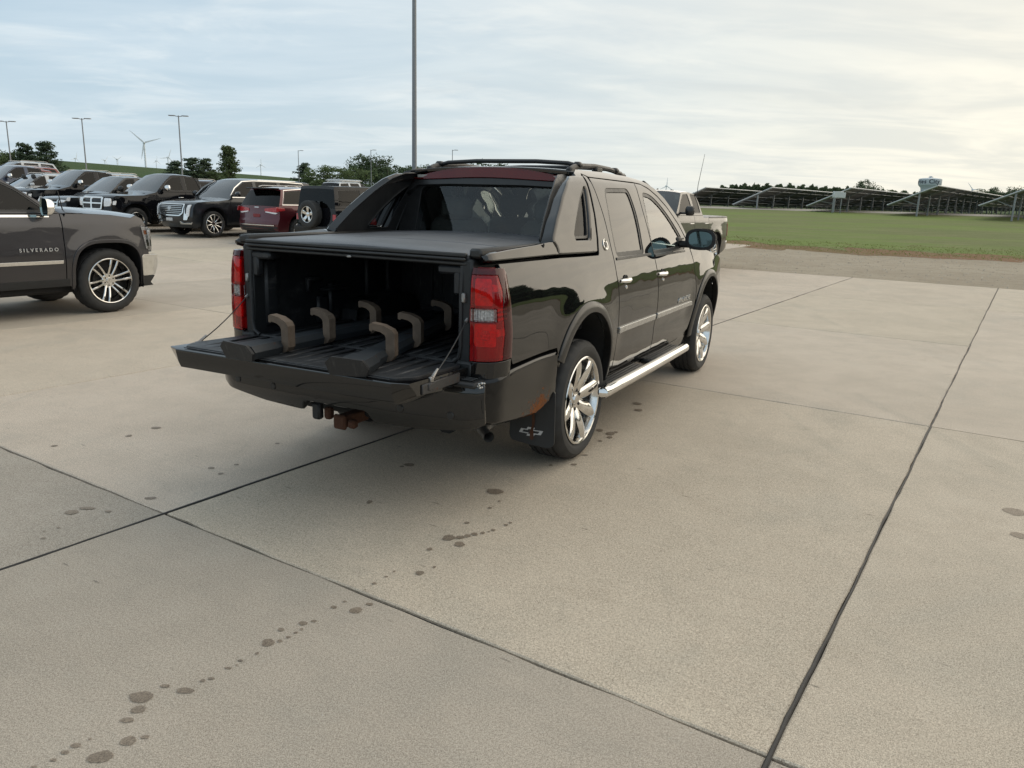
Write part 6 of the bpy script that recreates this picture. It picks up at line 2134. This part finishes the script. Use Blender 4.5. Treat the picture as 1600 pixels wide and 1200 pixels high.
# bay lines painted on the slabs, one by one
LINES = (((-12.0, 26.1), (-9.0, 26.5)), ((-8.9, 24.2), (-8.5, 24.1)))
for (uu, wa, wb_) in ((-27.1, 11.4, 15.2),):
    V, F = [], []
    for i in range(13):
        w_ = wa + (wb_ - wa) * i / 12
        for s_ in (-.05, .05):
            x, y = uw(uu + s_, w_); V.append((x, y, zgf(x, y) + .005))
    for i in range(12):
        F.append((2 * i, 2 * i + 1, 2 * i + 3, 2 * i + 2))
    mesh_obj('bay_line', V, F, PAINTL, lot, smooth=False)
for (pa, pb) in LINES:
    V, F = [], []
    for i in range(9):
        x, y = pa[0] + (pb[0] - pa[0]) * i / 8, pa[1] + (pb[1] - pa[1]) * i / 8
        for s_ in (-.06, .06):
            V.append((x, y + s_, zgf(x, y + s_) + .006))
    for i in range(8):
        F.append((2 * i, 2 * i + 1, 2 * i + 3, 2 * i + 2))
    mesh_obj('bay_line', V, F, PAINTL, lot, smooth=False)


# ================================================================== FAR THINGS
POLE = simple('pole_aluminium', (0.24, 0.25, 0.26), 0.5, 0.3, var=0.08)


def far_z(x, y):
    return terr(x, y)


def px_dir(px, py):
    d = _R2 * ((px - 800) / FPX) - _U2 * ((py - 600) / FPX) + _F
    return d


def at_range(px, rng_):
    d = px_dir(px, 300)
    k = rng_ / math.hypot(d.x, d.y)
    return d.x * k, d.y * k


def light_pole(px, dist, height, label, single=False, r0=.075, lean=0.0):
    x, y = at_range(px, dist)
    if height > 100:          # height read as the picture row of its head
        d = px_dir(px, height); height = CAM_H + d.z * dist / math.hypot(d.x, d.y) - far_z(x, y)
    root = tag(empty('light_pole', (x, y, far_z(x, y)), rng.uniform(-.3, .3) + 0.1), label, 'light pole', 'light poles over the lot')
    g = G(); g.tube([(0, 0, .7), (lean * height * .5, 0, height * .5), (lean * height, 0, height)], [r0, r0 * .85, r0 * .7], 12); g.build('pole', POLE, root)
    g = G(); g.lathe([(0, .75), (.22, .75), (.25, .70), (.27, -.2)], 16, Matrix.Rotation(R(-90), 4, 'Y')); g.build('footing', CONC, root)
    for sd in ((-1, 1) if not single else (1,)):
        g = G(); g.tube([(lean * height, 0, height - .10), (lean * height + sd * .35, 0, height - .04)], .035, 8); g.build('arm', POLE, root)
        g = G(); g.box((lean * height + sd * .62, 0, height - .02), (.62, .34, .075), .025); g.build('lamp_head', SATIN if False else POLE, root)
        g = G(); g.box((lean * height + sd * .64, 0, height - .062), (.40, .24, .012), .004); g.build('lamp_lens', HEADL, root)
    return root


light_pole(647.5, 27.5, 11.5, 'tall thick light pole rising out of the picture behind the foreground truck', r0=.088)
for (px, dist, h_, lb) in ((22.5, 100, 190, 'twin-head light pole nearest the left edge, in front of trees'), (138.5, 94, 185.5, 'twin-head light pole left of the largest wind turbine'),
                           (286.8, 86, 181, 'twin-head light pole right of the largest wind turbine'), (468, 150, 235, 'far light pole left of the round tree clump'),
                           (580.3, 140, 234, 'far light pole in front of the tall tree clump'), (706.3, 132, 234, 'far light pole just above the truck roof rack')):
    light_pole(px, dist, h_, lb, single=px > 400)

TURB = simple('turbine_white', (0.78, 0.81, 0.84), 0.5, var=0.04)


def turbine(px, hub_py, dist, hub_h, blade, rot, label, yaw=0.0):
    x, y = at_range(px, dist)
    hz_ = CAM_H + dist * 0 
    d = px_dir(px, hub_py); k = dist / math.hypot(d.x, d.y)
    zh = CAM_H + d.z * k
    z0 = zh - hub_h
    root = tag(empty('wind_turbine', (x, y, z0), -math.atan2(x, y) + yaw), label, 'wind turbine', 'wind turbines on the horizon')
    g = G(); g.tube([(0, 0, 0), (0, 0, hub_h * .5), (0, 0, hub_h)], [hub_h * .022, hub_h * .018, hub_h * .013], 12); g.build('tower', TURB, root)
    g = G(); g.box((0, .6, hub_h + .5), (hub_h * .04, hub_h * .12, hub_h * .045), hub_h * .008); g.lathe([(0, -2.2), (1.2, -1.6), (1.7, 0)], 12, Matrix.Translation((0, -hub_h * .06, hub_h + .5)) @ Matrix.Rotation(R(90), 4, 'Z')); g.build('nacelle', TURB, root)
    for b in range(3):
        a = R(rot + 120 * b)
        ux, uz = math.sin(a), math.cos(a)
        g = G()
        rows = []
        for t_ in (0, .06, .18, .45, .75, 1.0):
            c = blade * (.028 if t_ < .05 else (.042 * (1 - t_) ** .8 + .008))
            th = c * .28
            cx, cz = ux * blade * t_, hub_h + .5 + uz * blade * t_
            rows.append([(cx - uz * c * q, -hub_h * .065 + th * w_, cz + ux * c * q) for q, w_ in ((-1, 0), (0, 1), (1, 0), (0, -1), (-1, 0))])
        g.grid(rows); g.build('blade', TURB, root)


turbine(231, 224, 1350, 80, 25, -48, 'largest wind turbine, standing on the hill between two light poles')
turbine(266, 246.5, 2500, 85, 26, 20, 'small wind turbine just right of the largest one', .4)
turbine(122.5, 248, 3400, 85, 24, 15, 'faint wind turbine left of the second light pole', .6)
turbine(187, 249.5, 3300, 85, 22, 55, 'faint wind turbine left of the largest one, low on the hill', .5)
turbine(168, 251, 3900, 85, 22, 40, 'very faint wind turbine just right of the second light pole', .6)
turbine(247.5, 252, 3700, 85, 22, 5, 'very faint wind turbine between the two visible ones', .6)
turbine(409, 258, 2700, 85, 20, 0, 'faint wind turbine right of the lone tree', .3)
turbine(1040.5, 291, 2200, 85, 22, 2, 'wind turbine above the cab of the grey pickup', .2)
turbine(1519, 297, 2300, 85, 22, -38, 'wind turbine over the tree line at right', .2)


# ------------------------------------------------------------------ trees
def leaf_mat(name, a, b):
    m, t = newmat(name)
    oi = t.n('ShaderNodeObjectInfo')
    pos = t.n('ShaderNodeNewGeometry').outputs['Position']
    n = t.noise(pos, 0.9, 3, 0.6)
    c = t.mix(t.rng(n, 0.3, 0.7), a, b)
    c = t.n('ShaderNodeVectorMath', {0: c, 'Scale': t.rng(oi.outputs['Random'], 0, 1, .85, 1.15, False)}, operation='SCALE').outputs[0]
    d = t.n('ShaderNodeBsdfDiffuse', {'Color': c}).outputs[0]
    tr = t.n('ShaderNodeBsdfTranslucent', {'Color': c}).outputs[0]
    finish(t, t.n('ShaderNodeMixShader', {0: 0.3, 1: d, 2: tr}).outputs[0])
    return m


LEAF = [leaf_mat('leaves_mid_green', (0.105, 0.140, 0.068), (0.150, 0.185, 0.088)), leaf_mat('leaves_dark_green', (0.078, 0.110, 0.062), (0.115, 0.150, 0.082)), leaf_mat('leaves_conifer', (0.088, 0.120, 0.080), (0.122, 0.156, 0.098))]
BARK = simple('bark', (0.075, 0.06, 0.045), 0.9, var=0.3, vscale=4)


def tree_mesh(seed, kind, n_leaf):
    """unit-height tree: trunk mesh data + crown mesh data"""
    r_ = np.random.RandomState(seed)
    g = G()
    g.tube([(0, 0, 0), (.01, .0, .25), (.0, .01, .55), (0, 0, .85)], [.028, .022, .015, .004], 8)
    clumps = []
    if kind == 'poplar':          # upright ascending limbs
        for k in range(16):
            h0 = .16 + .045 * k; a = k * 2.4
            L = .30 * (1 - .55 * k / 16)
            e_ = (math.cos(a) * L * .55, math.sin(a) * L * .55, h0 + L)
            g.tube([(0, 0, h0), tuple(np.array(e_) * [.6, .6, 1] - [0, 0, L * .3]), e_], [.010, .007, .002], 5)
            for q in (.45, .7, .9, 1.0):
                p = np.array([0, 0, h0]) * (1 - q) + np.array(e_) * q
                clumps.append((p + r_.normal(0, .015, 3), .055 + .03 * r_.rand()))
        clumps += [(np.array([r_.normal(0, .02), r_.normal(0, .02), .80 + .18 * k / 5]), .05) for k in range(6)]
    elif kind == 'round':
        for k in range(12):
            a = k * 2.4; h0 = .20 + .03 * k
            L = .34 * (.6 + .4 * r_.rand())
            e_ = (math.cos(a) * L, math.sin(a) * L, min(.92, h0 + .25 * (.5 + r_.rand())))
            g.tube([(0, 0, h0), (e_[0] * .55, e_[1] * .55, (h0 + e_[2]) * .52), e_], [.014, .009, .003], 5)
        for k in range(46):
            v_ = r_.normal(0, 1, 3); v_ /= np.linalg.norm(v_)
            rr = r_.rand() ** .45
            p = np.array([v_[0] * .40 * rr, v_[1] * .40 * rr, .56 + v_[2] * .36 * rr])
            if p[2] < .16:
                p[2] = .16 + .1 * r_.rand()
            clumps.append((p, .075 + .06 * r_.rand()))
    else:                         # conifer-like, ragged cone
        for k in range(22):
            h0 = .10 + .04 * k; a = k * 2.4
            L = .24 * (1 - h0) + .03
            e_ = (math.cos(a) * L, math.sin(a) * L, h0 + .03)
            g.tube([(0, 0, h0), e_], [.008, .002], 5)
            for q in (.5, .8, 1.05):
                clumps.append((np.array([0, 0, h0]) * (1 - q) + np.array(e_) * q + r_.normal(0, .012, 3), .05 + .025 * r_.rand()))
        clumps.append((np.array([0, 0, .97]), .03))
    me_t = bpy.data.meshes.new('trunk'); me_t.from_pydata(g.V, [], g.F); me_t.materials.append(BARK)
    V, F = [], []
    per = max(6, n_leaf // len(clumps))
    for (p, rad) in clumps:
        for i in range(per):
            v_ = r_.normal(0, 1, 3); v_ /= np.linalg.norm(v_)
            q = p + v_ * rad * (r_.rand() ** .4) * np.array([1.15, 1.15, .85])
            s_ = .014 + .014 * r_.rand()
            a_ = r_.normal(0, 1, 3); a_ /= np.linalg.norm(a_)
            b_ = np.cross(a_, v_); b_ /= max(np.linalg.norm(b_), 1e-6)
            o = len(V)
            V += [tuple(q - a_ * s_), tuple(q + b_ * s_ * .6), tuple(q + a_ * s_), tuple(q - b_ * s_ * .6)]
            F.append((o, o + 1, o + 2, o + 3))
    me_c = bpy.data.meshes.new('crown'); me_c.from_pydata(V, [], F)
    return me_t, me_c


TREES = {}


def tree(px, top_py, dist, kind, label, width=1.0, seed=0, leaf=0, group=None, n=3200, base_z=None):
    key = (kind, seed % 3, n)
    if key not in TREES:
        TREES[key] = tree_mesh(100 + seed % 3 + len(kind), kind, n)
    mt, mc = TREES[key]
    x, y = at_range(px, dist)
    z0 = far_z(x, y) if base_z is None else base_z
    d = px_dir(px, top_py); k = dist / math.hypot(d.x, d.y)
    H = CAM_H + d.z * k - z0
    root = tag(empty('tree', (x, y, z0 - .02), rng.random() * 6.28), label, 'tree', group)
    root.scale = (H * width, H * width, H)
    link('trunk', mt, root)
    if not mc.materials:
        mc.materials.append(LEAF[leaf])
    link('crown', mc, root)
    return root


TG = 'trees behind the parked rows'
for i, (px, ty, dist, kind, wd, lf, lb) in enumerate((
        (6, 226, 150, 'round', 1.16, 0, 'bushy tree cut by the left edge above the parked cars'),
        (27, 231, 152, 'round', 0.80, 1, 'dark tree directly behind the leftmost light pole'),
        (47, 226, 148, 'cone', 1.78, 2, 'ragged tree right of the leftmost light pole'),
        (60, 233, 155, 'round', 0.87, 0, 'lower tree filling the gap before the pointed tree'),
        (78, 222, 146, 'cone', 1.61, 2, 'pointed dark tree at the right end of the left clump'),
        (92, 244, 150, 'round', 0.87, 1, 'small bush at the foot of the pointed tree'),
        (276, 252, 158, 'cone', 2.21, 2, 'small ragged tree just left of the third light pole'),
        (303, 247, 150, 'cone', 2.12, 2, 'ragged tree just right of the third light pole'),
        (322, 249, 152, 'cone', 2.04, 2, 'ragged tree between the third light pole and the lone tree'),
        (338, 262, 150, 'round', 1.45, 0, 'low bush left of the lone upright tree'),
        (360, 229, 138, 'poplar', 1.19, 0, 'lone upright airy tree standing against the sky'),
        (476, 256, 165, 'cone', 2.04, 2, 'small ragged tree beside the thin far light pole'),
        (513, 253, 160, 'round', 1.96, 0, 'wide round green tree left of the tall clump'),
        (562, 238, 175, 'round', 1.23, 1, 'tall dark tree forming the left of the tall clump'),
        (594, 237, 175, 'round', 1.23, 1, 'tall dark tree forming the right of the tall clump'),
        (560, 257, 165, 'round', 1.89, 0, 'round bush in front of the tall clump at left'),
        (606, 258, 165, 'round', 1.89, 0, 'round bush in front of the tall clump at right'),
        (640, 254, 168, 'round', 1.59, 1, 'broad tree just left of the tall thick pole'),
        (664, 251, 168, 'round', 1.30, 0, 'broad tree just right of the tall thick pole'),
        (682, 255, 170, 'round', 1.16, 1, 'small tree between the tall pole and the roof rack'),
        (763, 246, 178, 'round', 1.74, 1, 'round dark tree showing above the roof rack'))):
    tree(px, ty, dist, kind, lb, wd, i, lf, TG)

# right-hand side: lone round tree, distant wood
tree(1357, 278, 210, 'round', 'round dark tree rising between two solar arrays', 1.15, 1, 1, n=3200, base_z=2.0)
RG = 'trees beyond the solar arrays'
for i, (px, ty, dist, wd, lb) in enumerate(((1390, 293, 230, 1.2, 'small tree right of the round one beyond the solar arrays'), (1478, 298, 240, 1.2, 'low tree right of the water tower'), (1512, 295, 225, 1.3, 'dark tree under the right-hand wind turbine'),
                                            (1535, 291, 220, 1.3, 'dark tree left of the rightmost solar array'), (1560, 290, 215, 1.2, 'tall dark tree beside the rightmost solar array'), (1588, 288, 215, 1.2, 'dark tree at the right edge of the picture'))):
    tree(px, ty, dist, 'round', lb, wd, i, 1, RG, base_z=1.9)


def far_wood(name, label, p0, p1, dist, seed, base):
    r_ = np.random.RandomState(seed)
    V, F = [], []
    n = int((p1[0] - p0[0]) * 95)
    for i in range(n):
        t_ = r_.rand()
        px = p0[0] + (p1[0] - p0[0]) * t_
        dd = dist * (1 + .12 * r_.rand())
        x, y = at_range(px, dd)
        ty = np.interp(px, [q[0] for q in (p0, *far_prof, p1)], [q[1] for q in (p0, *far_prof, p1)])
        d = px_dir(px, ty + 2.2 * math.sin(px * .35) + 1.5 * math.sin(px * .9 + 1)); k = dist / math.hypot(d.x, d.y)
        zt = CAM_H + d.z * k
        z = base + (zt - base) * (r_.rand() ** .6)
        s_ = .5 + .9 * r_.rand()
        a_ = r_.normal(0, 1, 3); a_ /= np.linalg.norm(a_); b_ = np.cross(a_, r_.normal(0, 1, 3)); b_ /= np.linalg.norm(b_)
        q = np.array([x, y, z]); o = len(V)
        V += [tuple(q - a_ * s_), tuple(q + b_ * s_ * .6), tuple(q + a_ * s_), tuple(q - b_ * s_ * .6)]
        F.append((o, o + 1, o + 2, o + 3))
    tag(mesh_obj(name, V, F, LEAF[1], smooth=False), label, 'wood', kind='stuff')


far_prof = [(1160, 289.5), (1200, 290), (1300, 294), (1330, 296)]
far_wood('far_wood', 'dark distant wood behind the solar arrays', (1125, 293), (1420, 301), 420, 4, 1.0)
far_prof = [(1500, 305)]
far_wood('far_hedge', 'low distant tree line at the right edge', (1390, 303), (1640, 305), 380, 9, 1.0)

# shelter belt along the field to the right of the lot (outside the picture, mirrored in the paint)
r_ = np.random.RandomState(21)
V, F = [], []
for i in range(24000):
    t_ = r_.rand()
    az = R(50 + 85 * t_); dd = 130 + 25 * r_.rand() + 20 * math.sin(az * 5)
    x, y = dd * math.sin(az), dd * math.cos(az)
    top_ = 7.5 + 2.2 * math.sin(az * 21) + 1.8 * math.sin(az * 47 + 1) + 1.2 * math.sin(az * 90)
    z = zgf(x, y) + top_ * (r_.rand() ** .7)
    s_ = .6 + .8 * r_.rand()
    a_ = r_.normal(0, 1, 3); a_ /= np.linalg.norm(a_); b_ = np.cross(a_, r_.normal(0, 1, 3)); b_ /= np.linalg.norm(b_)
    q = np.array([x, y, z]); o = len(V)
    V += [tuple(q - a_ * s_), tuple(q + b_ * s_ * .7), tuple(q + a_ * s_), tuple(q - b_ * s_ * .7)]
    F.append((o, o + 1, o + 2, o + 3))
tag(mesh_obj('shelter_belt', V, F, LEAF[1], smooth=False), 'dense shelter belt of trees to the right of the lot', 'wood', kind='stuff')

# ------------------------------------------------------------------ solar arrays
PV = simple('solar_panel_back', (0.115, 0.112, 0.108), 0.5, var=0.1)
PVF = simple('solar_panel_face', (0.012, 0.015, 0.03), 0.12, var=0.1)
EDGEF = simple('panel_edge_aluminium', (0.55, 0.56, 0.56), 0.4, 0.3, var=0.06)
GALV = simple('galvanised_steel', (0.26, 0.27, 0.27), 0.5, 0.5, var=0.12)


def solar(px_post, dist, heading, length, label, n_bay=9, tilt=24.0, width=4.6, apex=293.4):
    """a long tilted table; local +X runs along the row away from the viewer, low edge at -Y"""
    x, y = at_range(px_post, dist)
    z = far_z(x, y) + .05
    root = tag(empty('solar_array', (x, y, z), heading), label, 'solar array', 'ground-mounted solar arrays beyond the grass')
    d = px_dir(px_post + 19, apex); hi = CAM_H + d.z * dist / math.hypot(d.x, d.y) - z
    ct, st = math.cos(R(tilt)), math.sin(R(tilt))
    ylo, yhi = width * ct * .65, -width * ct * .35
    zlo, zhi = hi - width * st, hi
    bay = length / n_bay
    g0 = None
    for k in range(n_bay):
        for j in range(3):
            a, b = j / 3, (j + 1) / 3
            if g0 is None:
                g0 = G()
                y0, y1 = ylo + (yhi - ylo) / 3 * .012, ylo + (yhi - ylo) / 3 * .988
                z0, z1 = zlo + (zhi - zlo) / 3 * .012, zlo + (zhi - zlo) / 3 * .988
                
                g0.add([(.02, y0, z0), (bay - .02, y0, z0), (bay - .02, y1, z1), (.02, y1, z1), (.02, y0 + st * .05, z0 + ct * .05), (bay - .02, y0 + st * .05, z0 + ct * .05), (bay - .02, y1 + st * .05, z1 + ct * .05), (.02, y1 + st * .05, z1 + ct * .05)],
                       [(0, 3, 2, 1), (4, 5, 6, 7), (0, 1, 5, 4), (1, 2, 6, 5), (2, 3, 7, 6), (3, 0, 4, 7)])
                first = g0.build('solar_panel', PV, root, smooth=False)
                o = first
            else:
                o = first.copy(); COL.objects.link(o); o.parent = root
            o.location = (k * bay, (yhi - ylo) * a, (zhi - zlo) * a)
    pst = None
    for k in range(n_bay + 1):
        xx = k * bay + (.15 if k == 0 else (-.15 if k == n_bay else 0))
        if pst is None:
            g = G(); zt = zlo + (zhi - zlo) * .72
            g.box((0, 0, zt / 2), (.11, .16, zt), .01)
            g.tube([(0, 0, zt * .45), (0, ylo * .55, zlo + (zhi - zlo) * .28)], .045, 6)
            pst = o = g.build('support_post', GALV, root)
            g = G(); g.tube([(0, ylo * .98, zlo - .08), (0, yhi * .98, zhi - .08)], .06, 6)
            rft = g.build('rafter', GALV, root)
            o2 = rft
        else:
            o = pst.copy(); COL.objects.link(o); o.parent = root
            o2 = rft.copy(); COL.objects.link(o2); o2.parent = root
        o.location = (xx, 0, 0); o2.location = (xx, 0, 0)
    for (pa, pb) in (((-.03, ylo, zlo), (-.03, yhi, zhi)), ((0, yhi, zhi + .03), (length, yhi, zhi + .03)), ((0, ylo, zlo + .03), (length, ylo, zlo + .03))):
        g = G(); g.tube([pa, pb], .06, 6); g.build('edge_frame', EDGEF, root)
    for q in (.15, .5, .85):
        g = G(); g.box((length / 2, ylo + (yhi - ylo) * q, zlo + (zhi - zlo) * q - .06), (length, .06, .08), .01); g.build('purlin', GALV, root)
    return root


SH = R(52)
for (px, dist, ln, lb, nb) in ((1083, 93, 110, 'leftmost solar array, end half hidden by the grey pickup', 22), (1184, 91, 110, 'second solar array from the left, below the distant wood', 22),
                               (1305, 88, 110, 'solar array with the white cabinet at its near post', 22), (1437, 86, 90, 'solar array standing in front of the water tower', 18), (1588, 84, 90, 'rightmost solar array, cut by the picture edge', 18)):
    solar(px, dist, SH, ln, lb, nb, apex={1083: 293.5, 1184: 293.5, 1305: 294, 1437: 290.5}.get(px, 289))
x, y = at_range(1310, 86.5)
cb = tag(empty('equipment_cabinet', (x, y, far_z(x, y)), .2), 'small white equipment cabinet beside a solar array post', 'cabinet')
g = G(); g.box((0, 0, 1.85), (1.05, .35, .62), .03); g.build('cabinet_box', WHITEP, cb)
g = G(); g.box((.62, -.02, 1.80), (.30, .30, .55), .02); g.box((-.0, -.18, 1.85), (.02, .02, .5), .004); g.build('cabinet_door', WHITEP, cb)
for sd in (-.45, .45):
    g = G(); g.box((sd, 0, .8), (.08, .08, 1.6), .01); g.build('cabinet_leg', GALV, cb)
# thin whip mast at the near end of the leftmost array
x, y = at_range(1088.5, 89)
g = G(); z0 = far_z(x, y)
g.tube([(0, 0, 0), (.10, 0, 2.4), (.55, 0, 5.6)], [.04, .03, .018], 6)
ms = g.build('whip_mast', SATIN); ms.location = (x, y, z0)
tag(ms, 'thin leaning whip mast above the leftmost solar array', 'mast')

# ------------------------------------------------------------------ water tower
TOWERW = simple('water_tower_paint', (0.60, 0.64, 0.66), 0.45, var=0.04)
TXT = simple('tower_lettering', (0.03, 0.035, 0.05), 0.6)
dist = 900.0
x, y = at_range(1451, dist)
def zpx(py):
    d = px_dir(1451, py); return CAM_H + d.z * dist / math.hypot(d.x, d.y)
ppm = FPX / (dist * .93)
zt, zb, zn = zpx(279), zpx(290), zpx(296)
rw = 15.2 / ppm
base = -2.0
wt = tag(empty('water_tower', (x, y, base), -math.atan2(x, y)), 'white municipal water tower with dark lettering, behind a solar array', 'water tower')
ROT = Matrix.Rotation(R(-90), 4, 'Y')
g = G()
H1, H2, H3 = zt - base, zb - base, zn - base
g.lathe([(0, H1 + .8), (rw * .55, H1 + .6), (rw * .92, H1), (rw, H1 - .6), (rw * 1.0, H2 + .9), (rw * .95, H2), (rw * .76, H2 - 2.2), (rw * .72, H3 - 1.0)], 40, ROT); g.build('tank', TOWERW, wt)
g = G(); g.lathe([(rw * .72, H3 - 1.0), (rw * .70, H3 - 3), (rw * .68, 0)], 32, ROT); g.build('shaft', simple('tower_shaft', (0.34, 0.38, 0.40), .5), wt)
g = G(); g.lathe([(0, H1 + 2.4), (1.2, H1 + 2.3), (1.5, H1 + 1.4), (1.5, H1 + .3)], 16, ROT); g.build('roof_vent', TOWERW, wt)
g = G()
for k in range(8):
    a = k * math.pi / 4; g.tube([(2.2 * math.cos(a), 2.2 * math.sin(a), H1 + .4), (2.2 * math.cos(a), 2.2 * math.sin(a), H1 + 1.6)], .06, 5)
g.tube([(2.2 * math.cos(a), 2.2 * math.sin(a), H1 + 1.6) for a in np.linspace(0, 2 * math.pi, 17)], .06, 5); g.build('roof_railing', GALV, wt)
word = 'Charles City'
size = 5.6
step_ = [.60, .56, .50, .40, .30, .52, .50, .34, .62, .30, .34, .52]
cum = 0; pos_ = []
for w_ in step_:
    pos_.append(cum + w_ / 2); cum += w_
for ch_, p_ in zip(word, pos_):
    if ch_ == ' ':
        continue
    th = ((p_ - cum / 2) * size * 1.04) / rw - .62
    zl = (H1 + H2) / 2 + .2
    ex = Vector((math.cos(th), math.sin(th), 0)); nn = Vector((math.sin(th), -math.cos(th), 0)); ez = Vector((0, 0, 1))
    c = nn * (rw + .08)
    mx = Matrix(((ex.x, ez.x, nn.x, c.x), (ex.y, ez.y, nn.y, c.y), (0, 1, 0, zl), (0, 0, 0, 1)))
    text_obj('tank_letter', ch_, size, TXT, wt, mx, .03, 1.0, .10)
